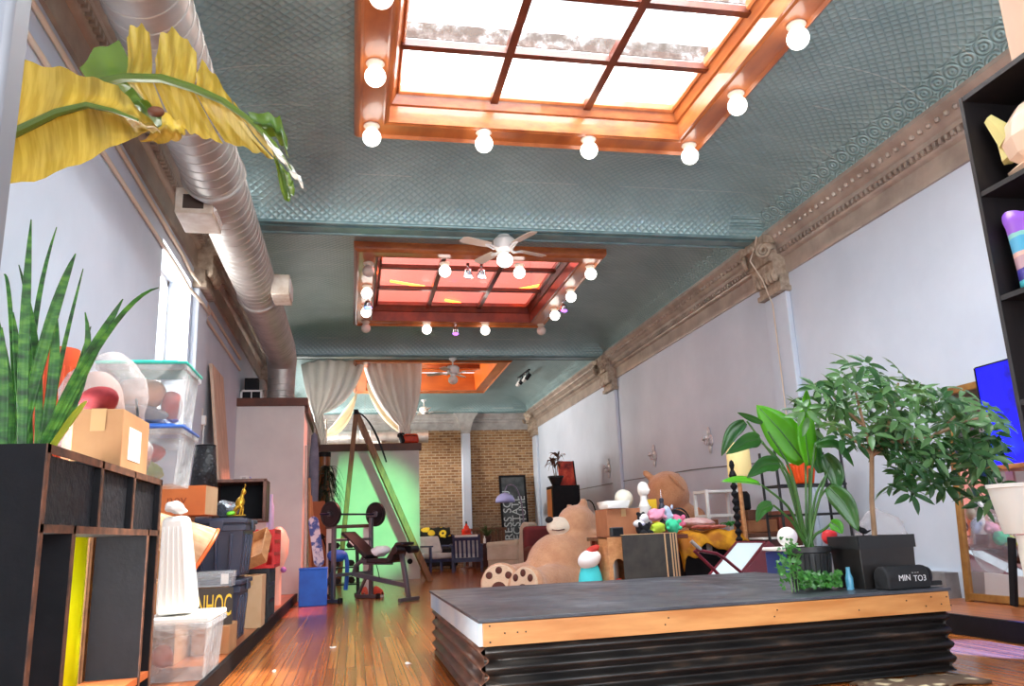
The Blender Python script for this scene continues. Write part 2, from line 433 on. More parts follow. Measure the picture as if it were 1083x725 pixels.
# ------------------------------------------------------------------ coved tin ceiling
def cove(d, r=.95):
    return sqrt(max(0, 1 - (1 - d / r) ** 2)) if d < r else 1.0
CX0, CX1 = XL + .23, XR - .23
SKY = [(.03, 3.37, 3.12, 6.9), (.03, 3.37, 10.0, 13.75), (.03, 3.37, 16.7, 20.5)]
BAYS = [(2.02, 8.32, SKY[0]), (8.68, 14.8, SKY[1]), (15.16, 21.95, SKY[2]), (YF, 1.66, None)]
def lins(a, b, st, extra=()):
    n = max(2, int(round((b - a) / st))); s = [a + (b - a) * i / n for i in range(n + 1)]
    for e in extra:
        s = [q for q in s if abs(q - e) > .02] + [e]
    fine = []
    for q in (.015, .04, .08): fine += [a + q, b - q]
    return sorted(s + fine)
cb = MB()
for y0, y1, h in BAYS:
    xs = lins(CX0, CX1, .12, h[:2] if h else ()); ys = lins(y0, y1, .12, h[2:] if h else ())
    vs = [(x, y, 4.2 + .4 * min(cove(min(x - CX0, CX1 - x)), cove(min(y - y0, y1 - y)))) for y in ys for x in xs]
    n = len(xs); fs = []
    for i in range(len(ys) - 1):
        for j in range(n - 1):
            cx, cy = (xs[j] + xs[j + 1]) / 2, (ys[i] + ys[i + 1]) / 2
            if h and h[0] < cx < h[1] and h[2] < cy < h[3]: continue
            fs.append((i * n + j, i * n + j + 1, (i + 1) * n + j + 1, (i + 1) * n + j))
    cb.add(vs, fs)
ARC = [0]
for i in range(190):
    ARC.append(ARC[-1] + sqrt(.005 ** 2 + (.4 * (cove((i + 1) * .005) - cove(i * .005))) ** 2))
def arclen(d): return ARC[min(190, int(round(d / .005)))] + max(0, d - .95)
ceil = struct('ceiling', cb, M_TIN, norm=False, smooth=True, angle=80)
EX = ARC[-1] - .95
uvl = ceil.data.uv_layers.new(name='UVMap'); uvv = []
for v in cb.v:
    y0, y1 = [(a, b) for a, b, h in BAYS if a - .01 <= v.y <= b + .01][0]
    dx, dy = min(v.x - CX0, CX1 - v.x), min(v.y - y0, y1 - v.y)
    u_ = arclen(dx) if cove(dx) <= cove(dy) else dx + EX
    w_ = arclen(dy) if cove(dy) <= cove(dx) else dy + EX
    uvv.append((u_ if v.x < 1.7 else CX1 - CX0 + 2 * EX - u_, w_ if v.y < (y0 + y1) / 2 else y1 - y0 + 2 * EX - w_))
for lp in ceil.data.loops: uvl.data[lp.index].uv = uvv[lp.vertex_index]
M_BEAM = mat('teal beam paint', (126, 152, 152), .35, .25, c2=(100, 130, 132), scale=4)
for i, (y0, y1) in enumerate([(1.66, 2.02), (8.32, 8.68), (14.8, 15.16), (21.95, YB)]):
    mb = MB().bx(CX0 - .1, CX1 + .1, y0, y1, 4.19, 4.7)
    for y in (y0 + .02, y1 - .02):
        mb.cyl((CX0 - .05, y, 4.19), (CX1 + .05, y, 4.19), .022, seg=10)
    mb.bx(CX0, CX1, y0 + .11, y1 - .11, 4.17, 4.19)
    struct('trim_%d' % (4 + i), mb, M_BEAM)
# cornice along both walls and the back
CP = [(0, 3.72), (.03, 3.72), (.035, 3.75), (.03, 3.78), (.03, 3.92), (.06, 3.935), (.075, 3.96), (.075, 4.0), (.12, 4.01), (.12, 4.055), (.15, 4.075), (.17, 4.12), (.2, 4.155), (.235, 4.18), (.25, 4.2), (.25, 4.24), (0, 4.24)]
def cornice(x, sgn, y0, y1):
    mb = MB()
    Ms = [Matrix(((sgn, 0, 0, x), (0, 0, 1, y), (0, 1, 0, 0), (0, 0, 0, 1))) for y in (y0, y1)]
    mb.sweep(CP, Ms)
    y = y0 + .04
    while y < y1:
        mb.box((x + sgn * .095, y, 3.985), (.04, .035, .045))
        y += .075
    y = y0 + .05
    while y < y1:
        mb.sphere((x + sgn * .185, y, 4.135), (.028, .035, .032), seg=6, rings=4)
        y += .11
    return mb
struct('trim_8', cornice(XL, 1, YF, YB), M_BRONZE)
struct('trim_9', cornice(XR, -1, YF, YB), M_BRONZE)
M_CORB = mat('grey back cornice', (176, 172, 168), .6, c2=(150, 146, 142), scale=5)
mb = MB(); mb.sweep(CP, [Matrix(((0, 0, 1, x), (-1, 0, 0, YB), (0, 1, 0, 0), (0, 0, 0, 1))) for x in (XL + .1, XR - .1)])
struct('trim_10', mb, M_CORB)
# pilasters with scrolled capitals
def spiral(mb, c, ax, R, r, turns=2.2, hand=1):
    M = align(c, ax); pts = []; rr = []
    for i in range(34):
        t = i / 33; a = hand * t * turns * 2 * pi; q = R * (1 - .82 * t)
        pts.append(M @ Vector((q * cos(a), q * sin(a), .02 * t))); rr.append(r * (1 - .55 * t))
    mb.tube(pts, rr, 6)
def pilaster(i, x, sgn, yc, w=.5):
    d = .07
    p = struct('trim_%d' % i, MB().bx(x, x + sgn * d, yc - w / 2, yc + w / 2, 0, 3.5), M_WALL, bevel=.015)
    mb = MB()
    mb.box((x + sgn * .06, yc, 3.53), (.16, w + .06, .06)); mb.box((x + sgn * .05, yc, 3.63), (.14, w, .2), None, 1.0)
    mb.box((x + sgn * .09, yc, 3.8), (.2, w + .02, .2)); mb.box((x + sgn * .15, yc, 4.13), (.32, w + .12, .1))
    mb.box((x + sgn * .12, yc, 3.98), (.24, w, .22))
    for s in (-1, 1):
        spiral(mb, (x + sgn * .27, yc + s * (w / 2 - .02), 4.0), (sgn * .7, s * .7, 0), .1, .03, hand=s * sgn)
        for k in range(3):
            mb.sphere((x + sgn * .16, yc + s * (.06 + k * .08), 3.72), (.05, .045, .1), seg=8, rings=6)
    mb.sphere((x + sgn * .3, yc, 4.1), (.05, .07, .06), seg=8, rings=6)
    build('capital', mb, M_CAP, p)
k = 11
for yc in (8.5, 15.0, 22.06):
    pilaster(k, XR, -1, yc); pilaster(k + 1, XL, 1, yc + (.35 if yc < 10 else 0)); k += 2
# white column against the brick
ct = struct('trim_%d' % k, MB().bx(2.96, 3.2, YB - .26, YB - .02, 0, 3.75), M_WALL, bevel=.02)
mb = MB()
hp = [(0.12, 3.6), (.14, 3.72), (.16, 3.8), (.2, 3.95), (.28, 4.08), (.34, 4.14), (.34, 4.18)]
mb.add([(3.08 + a * sx, YB - .14 + min(a, .2) * sy, z) for a, z in hp for sx, sy in ((-1, -1), (1, -1), (1, .6), (-1, .6))], [(i * 4 + j, i * 4 + (j + 1) % 4, i * 4 + 4 + (j + 1) % 4, i * 4 + 4 + j) for i in range(len(hp) - 1) for j in range(4)] + [(3, 2, 1, 0), (24, 25, 26, 27)])
build('capital', mb, M_CORB, ct)
# conduits on the left wall
mb = MB()
for z, dz in ((3.62, .1), (3.42, .07)):
    mb.tube([(XL + .02, -2, z), (XL + .02, 7.9, z), (XL + .02, 8.3, z - dz * .3), (XL + .09, 8.62, z - dz), (XL + .09, 9.1, z - dz), (XL + .02, 9.25, z - dz), (XL + .02, 12.2, z - dz)], .018, 8)
one('conduit', mb, M_CREAMP, 'pair of cream painted conduits running along the upper white wall beside the duct', 'pipe')
mb = MB(); mb.tube([(XR - .012, 9.0, 1.55), (XR - .012, 11.5, 1.66), (XR - .012, 15, 1.72), (XR - .012, 20, 1.76)], .008, 6)
one('wall_cable', mb, mat('grey cable', (130, 128, 130), .6), 'thin grey cable strung along the white wall below the sconces', 'cable')
mb = MB(); mb.tube([(XR - .33, 8.3, 4.19), (XR - .3, 8.42, 4.1), (XR - .34, 8.5, 3.95), (XR - .2, 8.5, 3.7), (XR - .095, 8.52, 3.4), (XR - .09, 8.52, 2.4), (XR - .09, 8.53, 1.2)], .009, 6)
one('hanging_wire', mb, M_CREAMP, 'cream wire running down the pilaster behind the leafy tree', 'wire')
# ------------------------------------------------------------------ skylights
def ring(mb, rect, prof):
    x0, x1, y0, y1 = rect; n = len(prof)
    cor = [(x0, y0, 1, 1), (x1, y0, -1, 1), (x1, y1, -1, -1), (x0, y1, 1, -1)]
    vs = [(cx + sx * d, cy + sy * d, z) for cx, cy, sx, sy in cor for d, z in prof]
    fs = [(c * n + i, ((c + 1) % 4) * n + i, ((c + 1) % 4) * n + (i + 1) % n, c * n + (i + 1) % n) for c in range(4) for i in range(n)]
    return mb.add(vs, fs)
M_SHAFT = mat('white skylight shaft', (228, 226, 222), .8)
def flake_mat():
    n = N('flaking grey paint'); v = n.coord('Object')
    n.link(n.ramp(n.noise(v, 11, 5), [(.42, lin((62, 50, 42))), (.55, lin((88, 80, 76))), (.68, lin((150, 150, 154)))]), n.b.inputs['Base Color']); n.set(Roughness=.8); return n.m
M_FLAKE = flake_mat()
def skylight(num, rect, rows, wood, dark, pane, shaft, rail=False, top=None):
    x0, x1, y0, y1 = rect
    r = thing('window_%d' % num, None, None, ((x0 + x1) / 2, (y0 + y1) / 2, 4.46), kind='structure')
    mb = MB()
    ring(mb, rect, [(-.05, 4.62), (-.05, 4.52), (-.03, 4.49), (0, 4.47), (.02, 4.5), (.2, 4.5), (.22, 4.49), (.24, 4.5), (.245, 4.62)])
    build('casing', mb, wood, r)
    mb = MB()
    ring(mb, rect, [(.24, 4.5), (.26, 4.5), (.27, 4.66), (.29, 4.67), (.33, 4.75), (.345, 4.74), (.36, 4.76), (.36, 4.82), (.24, 4.82)])
    build('reveal', mb, wood if rail else dark, r)
    px0, px1, py0, py1 = x0 + .33, x1 - .33 + .14, y0 + .33, y1 - .24
    px1 = x1 - .3; py1 = y1 - .3
    mb = MB(); t = .035
    for i in (1, 2):
        x = px0 + (px1 - px0) * i / 3; mb.bx(x - t, x + t, py0, py1, 4.72, 4.79)
    for i in range(1, rows):
        y = py0 + (py1 - py0) * i / rows; mb.bx(px0, px1, y - t, y + t, 4.725, 4.785)
    build('muntin', mb, dark, r)
    for i in range(3):
        for j in range(rows):
            a = px0 + (px1 - px0) * i / 3; b = py0 + (py1 - py0) * j / rows
            build('pane', MB().bx(a, a + (px1 - px0) / 3, b, b + (py1 - py0) / rows, 4.79, 4.796), pane, r)
    if rail:
        mb = MB()
        for i in range(1, rows):
            y = py0 + (py1 - py0) * i / rows; mb.bx(px0, px1, y - .035, y - .02, 4.8, 4.95)
        build('flaked_rail', mb, M_FLAKE, r)
    mb = MB(); a, b, c, d = x0 + .2, x1 - .2, y0 + .2, y1 - .2
    mb.bx(a - .05, a, c, d, 4.62, 5.7); mb.bx(b, b + .05, c, d, 4.62, 5.7); mb.bx(a - .05, b + .05, c - .05, c, 4.62, 5.7); mb.bx(a - .05, b + .05, d, d + .05, 4.62, 5.7)
    if top and 0: mb.bx(a - .05, b + .05, c - .05, d + .05, 5.7, 5.75)
    build('shaft', mb, shaft, r)
    return r
M_ORANGEW = mat('orange stained wood', (206, 106, 30), .45, c2=(176, 82, 22), scale=4, stretch=(.3, 4, 1))
skylight(3, SKY[0], 4, M_FRAMEW, M_FRAMED, M_PANE, M_SHAFT, rail=True)

s2 = skylight(4, SKY[1], 3, M_FRAMEW, M_FRAMED, M_PANER, M_SHAFT, top=True)
s3 = thing('window_5', None, None, (1.7, 18.6, 4.46), kind='structure')
mb = MB(); ring(mb, SKY[2], [(-.05, 4.62), (-.05, 4.52), (0, 4.47), (.02, 4.5), (.2, 4.5), (.24, 4.5), (.245, 4.62)]); build('casing', mb, M_FRAMEW, s3)
mb = MB(); ring(mb, SKY[2], [(.24, 4.5), (.26, 4.5), (.3, 4.95), (.24, 4.95)]); build('reveal', mb, M_ORANGEW, s3)
mb = MB(); y = 17.0
while y < 20.2:
    mb.box((1.7, y + .12, 4.97), (2.9, .23, .03), (radians(7), 0, 0)); y += .25
build('slatted_board', mb, M_ORANGEW, s3)
mb = MB()
for i in range(1, 3): mb.bx(.3, 3.1, 16.9 + 1.15 * i - .03, 16.9 + 1.15 * i + .03, 4.86, 4.95)
build('batten', mb, M_FRAMED, s3)
struct('roof', MB().bx(.1, 3.3, 16.8, 20.4, 5.05, 5.1), M_SHAFT)
# ------------------------------------------------------------------ loft
M_LOFTW = mat('loft white paint', (226, 222, 216), .6, c2=(214, 210, 206), scale=2)
struct('wall_partition', MB().bx(XL, -.73, 12.2, 12.3, 0, 2.80).bx(-.80, -.73, 12.3, 17.0, 0, 2.72), M_LOFTW)
struct('trim_30', MB().bx(XL, -.68, 12.15, 12.32, 2.80, 2.92).bx(-.82, -.68, 12.32, 17.0, 2.72, 2.86), M_TRIMB, bevel=.006)
struct('wall_loft', MB().bx(-.73, 1.36, 17.0, 17.1, 0, 2.62).bx(1.28, 1.36, 17.1, 20, 0, 2.62), M_LOFTW)
struct('trim_31', MB().bx(-.75, 1.41, 16.94, 17.12, 2.62, 2.77), M_TRIMB, bevel=.006)
struct('roof_slab', MB().bx(XL, -.82, 12.32, 17.0, 2.78, 2.83).bx(XL, 1.3, 17.12, 20, 2.6, 2.66), M_LOFTW)
# ------------------------------------------------------------------ globe bulbs
M_GLOBE = mat('lit opal globe', (255, 250, 240), .3, emit=(255, 248, 238), es=3.2)
M_GLOBEO = mat('unlit opal globe', (226, 214, 204), .25)
M_PORC = mat('cream porcelain', (232, 218, 200), .4)
def bulb(name, T, label, group, lit=True):
    t = thing(name, label, 'light bulb', T, group)
    build('socket', MB(T).lathe([(.07, 0), (.075, -.012), (.06, -.03), (.05, -.045), (.03, -.05)], seg=20), M_PORC, t)
    build('globe', MB(T).sphere((0, 0, -.122), .084, seg=24, rings=16), M_GLOBE if lit else M_GLOBEO, t)
    return t
g1 = 'globe bulbs around the near skylight'; g2 = 'globe bulbs around the rosy middle skylight'
T0 = frame((.14, 6.72, 4.5))
b_on = bulb('globe_bulb', T0, 'lit globe bulb at the far corner of the near skylight on the duct side', g1)
for (x, y), lab in {
    (1.18, 6.72): 'lit globe bulb on near skylight far edge, one in from the duct-side corner',
    (2.21, 6.73): 'lit globe bulb on near skylight far edge, one in from the plant-side corner',
    (3.25, 6.73): 'lit globe bulb at the far corner of the near skylight above the leafy plants',
    (.145, 5.72): 'lit globe bulb midway along the duct-side edge of the near skylight',
    (.16, 4.74): 'lit globe bulb on the duct-side edge of near skylight, cut by the photo top',
    (3.28, 5.77): 'lit globe bulb on plain-ceiling edge of near skylight, one in from the far corner',
    (3.29, 4.79): 'topmost lit globe bulb on the plain-ceiling edge of the near skylight'}.items():
    dup(b_on, frame((x, y, 4.5)), lab, g1)
for (x, y), lab in {
    (1.22, 10.42): 'lit globe bulb on rosy skylight near edge, duct side of two clip lights',
    (2.27, 10.4): 'lit globe bulb on rosy skylight near edge, just past the two clip lights',
    (3.31, 10.38): 'lit globe bulb at the near corner of the rosy skylight, away from the duct',
    (.175, 11.52): 'lit globe bulb on rosy skylight duct-side edge, above the blue spot lamp',
    (.18, 12.56): 'lit globe bulb on rosy skylight duct-side edge, below the blue spot lamp',
    (3.32, 11.5): 'lit globe bulb on rosy skylight plain-ceiling edge, above the violet spot lamp',
    (3.33, 12.58): 'lit globe bulb on rosy skylight plain-ceiling edge, below the violet spot lamp',
    (1.25, 13.6): 'lit globe bulb on rosy skylight far edge, duct side of the spot lamp',
    (2.3, 13.62): 'lit globe bulb on rosy skylight far edge, past the spot lamp'}.items():
    dup(b_on, frame((x, y, 4.5)), lab, g2)
b_off = bulb('globe_bulb', frame((.18, 10.5, 4.5)), 'unlit globe bulb at the near duct-side corner of the rosy skylight', g2, False)
dup(b_off, frame((.19, 13.56, 4.5)), 'unlit globe bulb at the far duct-side corner of the rosy skylight', g2)
dup(b_off, frame((3.33, 13.6, 4.5)), 'unlit globe bulb at the far corner of the rosy skylight, away from the duct', g2)
# clip lights
M_CHROME = mat('chrome', (220, 220, 224), .15, 1)
def cliplight(T, label, c, es, group):
    t = thing('spot_lamp', label, 'spot lamp', T, group)
    build('clamp', MB(T).box((0, 0, -.02), (.04, .05, .04)).cyl((0, 0, -.02), (0, 0, -.09), .01), M_CHROME, t)
    build('can', MB(T).lathe([(.03, .07), (.045, .06), (.062, 0), (.066, -.05), (.058, -.05), (.05, 0)], (0, 0, -.15), (.6, 0, 0), 18), M_CHROME, t)
    build('lens', MB(T).sphere((0, -.02, -.19), (.055, .055, .03), (.6, 0, 0), 16, 8), mat('lens ' + label[:12], c, .3, emit=c, es=es), t)
    build('ring', MB(T).torus((0, -.035, -.215), .062, .006, (.6, 0, 0), 20, 6), M_CHROME, t)
    return t
gl = 'small spot lamps clipped to the rosy skylight'
cl = cliplight(frame((1.54, 10.42, 4.5)), 'white clip-on spot lamp on the near skylight edge, duct side of a close pair', (240, 240, 255), 2.0, gl)
dup(cl, frame((1.73, 10.42, 4.5)), 'white clip-on spot lamp on the near skylight edge, other one of a close pair', gl)
cl = cliplight(frame((3.34, 12.05, 4.5)), 'violet spot lamp between two globe bulbs on the plain-ceiling skylight edge', (180, 120, 255), 1.5, gl)
dup(cl, frame((1.76, 13.62, 4.5)), 'violet spot lamp at the middle of the far edge of the rosy skylight', gl)
cliplight(frame((.2, 12.05, 4.5)), 'blue glowing spot lamp between globe bulbs on the duct-side skylight edge', (120, 150, 255), 2.5, gl)
M_NEON = mat('glowing neon', (255, 120, 50), .3, emit=(255, 130, 50), es=22)
for (a, b, z, lab) in (((413, 297), (449, 303), 5.0, 'orange glowing neon tube behind the duct-side pane of the rosy skylight'), ((471, 317), (500, 323.5), 4.86, 'orange glowing neon tube behind the middle pane of the rosy skylight'), ((537, 308), (571, 301.5), 4.96, 'orange glowing neon tube slanting behind the pane away from the duct')):
    mb = MB(); mb.tube([at(*a, 2, z), at(*b, 2, z)], .022, 8)
    one('neon_tube', mb, M_NEON, lab, 'neon light', 'neon tubes inside the rosy skylight')
# ceiling fans
def fan(loc, drop, R, ang, label, globe=True, nb=4, lit=True):
    T = frame(loc); t = thing('ceiling_fan', label, 'fan', T)
    build('mount', MB(T).lathe([(.07, 0), (.075, -.02), (.03, -.06), (.015, -.07), (.015, -drop)], seg=18), M_WHITEP, t)
    build('motor', MB(T).lathe([(.03, -drop + .02), (.1, -drop), (.125, -drop - .03), (.125, -drop - .1), (.1, -drop - .14), (.05, -drop - .16), (.045, -drop - .2), (.0, -drop - .2)], seg=28), M_WHITEP, t)
    for i in range(nb):
        a = ang + i * 2 * pi / nb
        B = T @ frame((0, 0, -drop - .12), a) @ Matrix.Rotation(radians(10), 4, 'X')
        o = build('blade', MB(B).prism([(.2, -.05), (.3, -.062), (R - .05, -.068), (R, -.045), (R, .045), (R - .05, .068), (.3, .062), (.2, .05)], -.004, .004), mat('fan blade %d' % i, (222, 206, 188), .5) if i == 0 else bpy.data.materials['fan blade 0'], t, bevel=.002)
        build('bracket', MB(B).tube([(.08, 0, -.01), (.14, .02, -.03), (.21, .02, -.008), (.26, 0, -.006)], .012, 6).tube([(.08, 0, -.01), (.14, -.02, -.03), (.21, -.02, -.008), (.26, 0, -.006)], .012, 6), M_WHITEP, o)
    if globe: build('globe', MB(T).sphere((0, 0, -drop - .27), (.095, .095, .085)), M_GLOBE if lit else M_GLOBEO, t)
fan((1.69, 8.5, 4.17), .03, .58, radians(24), 'white four-blade ceiling fan with round lamp under the near teal beam')
fan((1.87, 14.98, 4.17), .16, .55, radians(60), 'white ceiling fan hanging under the second teal beam by the orange skylight', True, 4, False)
fan((1.84, 21.2, 4.42), .2, .62, radians(8), 'white ceiling fan at the back of the room beside the white curtain', False)
# track light
P0, P1 = Vector((3.92, 18.6, 4.5)), Vector((3.98, 17.6, 4.5))
tr = thing('track_light', 'short dark track with small spot heads on the teal ceiling far back', 'track light', (P0 + P1) / 2)
build('track', MB().bar(P0, P1, .04, .03), M_BLACK, tr)
for i in range(4):
    p = P0.lerp(P1, .08 + i * .28)
    build('spot_head', MB().cyl(p, p + Vector((0, 0, -.1)), .012).cyl(p + Vector((.02, -.03, -.1)), p + Vector((-.05, .06, -.2)), .05, .045), M_BLACK if i % 2 else M_WHITEP, tr)
# ------------------------------------------------------------------ ducts
T = frame((-1.12, 12.7, 2.92)); dc = thing('air_duct', 'large spiral galvanised duct running under the ceiling and dropping onto the white partition', 'duct', T)
DC = Vector((-1.12, 0, 3.70)); R = .225
pts = [(-1.12, -2.4, 3.7), (-1.12, 12.3, 3.7)]
mb = MB(); mb.tube(pts, R, 32)
y = -2.3
while y < 12.3:
    mb.torus((-1.12, y, 3.7), R + .002, .006, (pi / 2 + .16, 0, 0), 32, 5); y += .14
build('spiral_pipe', mb, M_GALV, dc)
mb = MB(); el = [(-1.12, 12.3, 3.7), (-1.12, 12.5, 3.68), (-1.12, 12.63, 3.6), (-1.12, 12.7, 3.45), (-1.12, 12.7, 2.92)]
mb.tube(el, [.225, .226, .23, .215, .2], 32)
for z in (3.42, 3.3, 3.2, 3.1, 3.02): mb.torus((-1.12, 12.7, z), .204, .012, None, 32, 6)
build('elbow', mb, M_GALV, dc)
mb = MB()
for y in (3.2, 6.2, 9.4): build('hanger', MB().torus((-1.12, y, 3.7), R + .008, .02, (pi / 2, 0, 0), 32, 6).cyl((-1.12, y, 3.92), (-1.12, y, 4.45), .01), M_GALV, dc)
M_DARKIN = mat('dark opening', (60, 44, 36), .8)
M_RUSTY = mat('aged cream vent paint', (216, 206, 192), .5, c2=(186, 166, 146), scale=7)
v = build('vent_box', MB().bx(-1.42, -1.13, 6.3, 6.75, 3.40, 3.62), M_RUSTY, dc, bevel=.008)
build('opening', MB().bx(-1.36, -1.2, 6.296, 6.302, 3.44, 3.56), M_DARKIN, v)
build('grille', MB().bx(-1.132, -1.122, 6.34, 6.71, 3.43, 3.6).bx(-1.122, -1.112, 6.36, 6.69, 3.45, 3.47).bx(-1.122, -1.112, 6.36, 6.69, 3.5, 3.52).bx(-1.122, -1.112, 6.36, 6.69, 3.55, 3.57), M_WHITEP, v)
v = build('vent_box', MB().bx(-.92, -.72, 8.8, 9.25, 3.5, 3.74), M_RUSTY, dc, bevel=.012)
build('grille', MB().bx(-.722, -.71, 8.84, 9.21, 3.54, 3.7), M_WHITEP, v)
mb = MB(); mb.tube([(-1.62, 13.6, 3.3), (-1.54, 13.3, 3.34), (-1.47, 13.05, 3.3), (-1.45, 13.0, 3.15), (-1.45, 13.0, 2.92)], .085, 20)
for z in (3.02, 3.1, 3.18): mb.torus((-1.45, 13.0, z), .088, .008, None, 24, 6)
one('flue_pipe', mb, M_GALV, 'narrower bent metal pipe beside the big duct on the partition', 'pipe')
ac = thing('window_fan', 'white framed twin vent unit with dark grilles on the partition top', 'vent unit', (-1.52, 12.5, 2.92))
build('case', MB().bx(-1.69, -1.66, 12.4, 12.62, 2.92, 3.08).bx(-1.4, -1.37, 12.4, 12.62, 2.92, 3.08).bx(-1.69, -1.37, 12.4, 12.62, 2.92, 2.945).bx(-1.69, -1.37, 12.4, 12.62, 3.06, 3.085).bx(-1.535, -1.52, 12.4, 12.62, 2.94, 3.06).bx(-1.66, -1.4, 12.6, 12.62, 2.94, 3.06), M_WHITEP, ac)
for x in (-1.66, -1.52): build('grille', MB().bx(x, x + .12, 12.42, 12.44, 2.945, 3.06), M_BLACK, ac)
one('speaker_box', MB().bx(-1.64, -1.44, 12.45, 12.62, 3.088, 3.28), M_BLACK, 'small black box sitting on the white vent unit under the duct', 'box', bevel=.008)
# back duct
mb = MB(); mb.tube([(-1.6, 21.3, 3.45), (1.95, 21.3, 3.45)], .17, 20)
for i in range(14): mb.torus((-1.4 + i * .25, 21.3, 3.45), .172, .008, (0, pi / 2, 0), 20, 5)
bd = thing('air_duct', 'straight galvanised duct crossing in front of the brick wall', 'duct', (.5, 21.3, 3.1))
build('spiral_pipe', mb, M_GALV, bd)
for x, y0 in ((.55, 21.14), (1.42, 21.14)):
    v = build('vent_box', MB().bx(x - .16, x + .16, y0 - .05, y0 + .25, 3.1, 3.32), M_WHITEP, bd, bevel=.01)
    mb = MB()
    for i in range(5): mb.bx(x - .13 + i * .055, x - .11 + i * .055, y0 - .065, y0 - .05, 3.13, 3.29)
    build('grille', mb, M_GALV, v)
# loft things
def curtain(name, label, outer, inner, tail, yb, m):
    """sheet hung from the ceiling between an outer and an inner hem, gathered at a tie and falling in a tail"""
    rows = []; n = 30
    O = arc(*[PY(*q, yb) for q in outer], 15); I = arc(*[PY(*q, yb) for q in inner], 15); Tl = [PY(*q, yb) for q in tail]
    for i in range(16):
        s = i / 15; row = []
        for j in range(n):
            u = j / (n - 1); p = O[i].lerp(I[i], u); p.y += (.07 - .045 * s) * sin(u * 38 + s * 2) + .03 * sin(u * 11 + s * 3); row.append(p)
        rows.append(row)
    for i in range(1, 6):
        s = i / 5; row = []
        for j in range(n):
            u = j / (n - 1); p = (O[15].lerp(I[15], u)).lerp(Tl[0].lerp(Tl[1], u), s); p.y += .025 * sin(u * 38 + 2); row.append(p)
        rows.append(row)
    return one(name, MB().grid(rows), m, label, 'curtain', 'sheer curtains above the loft', solid=.006, angle=180)
M_SHEER = leafmat('sheer white cloth', (232, 228, 224), (240, 236, 232), (225, 220, 214), .8, 3, .3)
curtain('curtain', 'white sheer curtain tied back at the loft corner beside the duct', [(316, 368), (322, 420), (332, 440)], [(388, 372), (380, 424), (342, 437)], [(334, 470), (346, 470)], 17.15, M_SHEER)
curtain('curtain', 'white sheer curtain gathered above the orange bag on the loft edge', [(446, 372), (448, 425), (434, 450)], [(382, 372), (388, 420), (421, 450)], [(436, 468), (422, 468)], 17.45, M_SHEER)
M_LINEN = leafmat('cream lining cloth', (240, 230, 206), (246, 238, 220), (250, 236, 205), .8, 3, .45)
def swag(label, p0, p1, p2, w, yb):
    a = arc(p0, p1, p2, 14); mb = MB(); rows = []
    for i, p in enumerate(a):
        t = i / 14; h = w * (.35 + sin(pi * t))
        rows.append([(p.x - (0.0 if k else 0) , yb + .03 * sin(k * 2.2 + t * 3), p.z + h * (k / 6)) for k in range(7)])
    mb.grid(rows); one('curtain_lining', mb, M_LINEN, label, 'curtain', solid=.005, angle=180)
swag('bright cream lining swagging behind the curtain at the loft corner', (-.62, 17.8, 3.02), (-.1, 17.8, 3.02), (.06, 17.8, 3.95), .3, 17.8)
swag('bright cream lining falling behind the curtain gathered over the bag', (.28, 17.9, 4.15), (.5, 17.9, 3.35), (1.17, 17.9, 3.02), .34, 17.9)
mb = MB()
for x in (-.66, -.58): mb.cyl((x, 17.3, 2.66), (x, 17.3, 3.35), .02, seg=8)
one('loft_post', mb, M_CREAMP, 'pair of thin cream posts standing at the loft corner behind the curtain', 'post')
bg_ = thing('backpack', 'bright orange and black backpack lying on the loft edge under the curtain', 'bag', (1.15, 17.03, 2.77))
def lump(c, r, s=0, amp=.03, sc=4):
    mb = MB(); mb.sphere(c, r, None, 20, 14, lambda v: wob(v, sc, amp, s)); return mb
M_ORBAG = mat('orange nylon', (232, 70, 26), .5, c2=(206, 52, 18), scale=8, bump=.2, bscale=30)
M_BLKF = mat('black fabric', (26, 26, 30), .75, bump=.25, bscale=60)
build('body', MB().box((1.19, 17.03, 2.875), (.36, .16, .2), None, .85), M_ORBAG, bg_, bevel=.05, seg=3)
build('pocket', MB().box((1.0, 17.02, 2.87), (.14, .16, .2), (0, -.4, 0), .7), M_BLKF, bg_, bevel=.05, seg=3)
build('zip', MB().tube([(1.07, 16.93, 2.92), (1.2, 16.93, 2.93), (1.32, 16.93, 2.91)], .007, 6), M_BLKF, bg_)
build('strap', MB().tube(arc((.93, 17, 2.9), (.88, 16.96, 3.0), (1.05, 17.0, 2.97)), .018, 6), M_BLKF, bg_)
fr = thing('square_picture_holder', 'small white square frame hanging in front of the back duct', 'frame', (.36, 21.05, 3.3))
x0, z0 = at(366, 461, 1, 21.0).x, at(366, 466, 1, 21.0).z
mb = MB()
for a in (0, 1): mb.bx(.14 + a * .26, .17 + a * .26, 20.98, 21.0, 3.36, 3.58); mb.bx(.14, .43, 20.98, 21.0, 3.36 + a * .2, 3.39 + a * .2)
build('border', mb, M_WHITEP, fr); build('wire', MB().cyl((.28, 20.99, 3.58), (.28, 20.99, 4.5), .004, seg=6), M_GALV, fr)
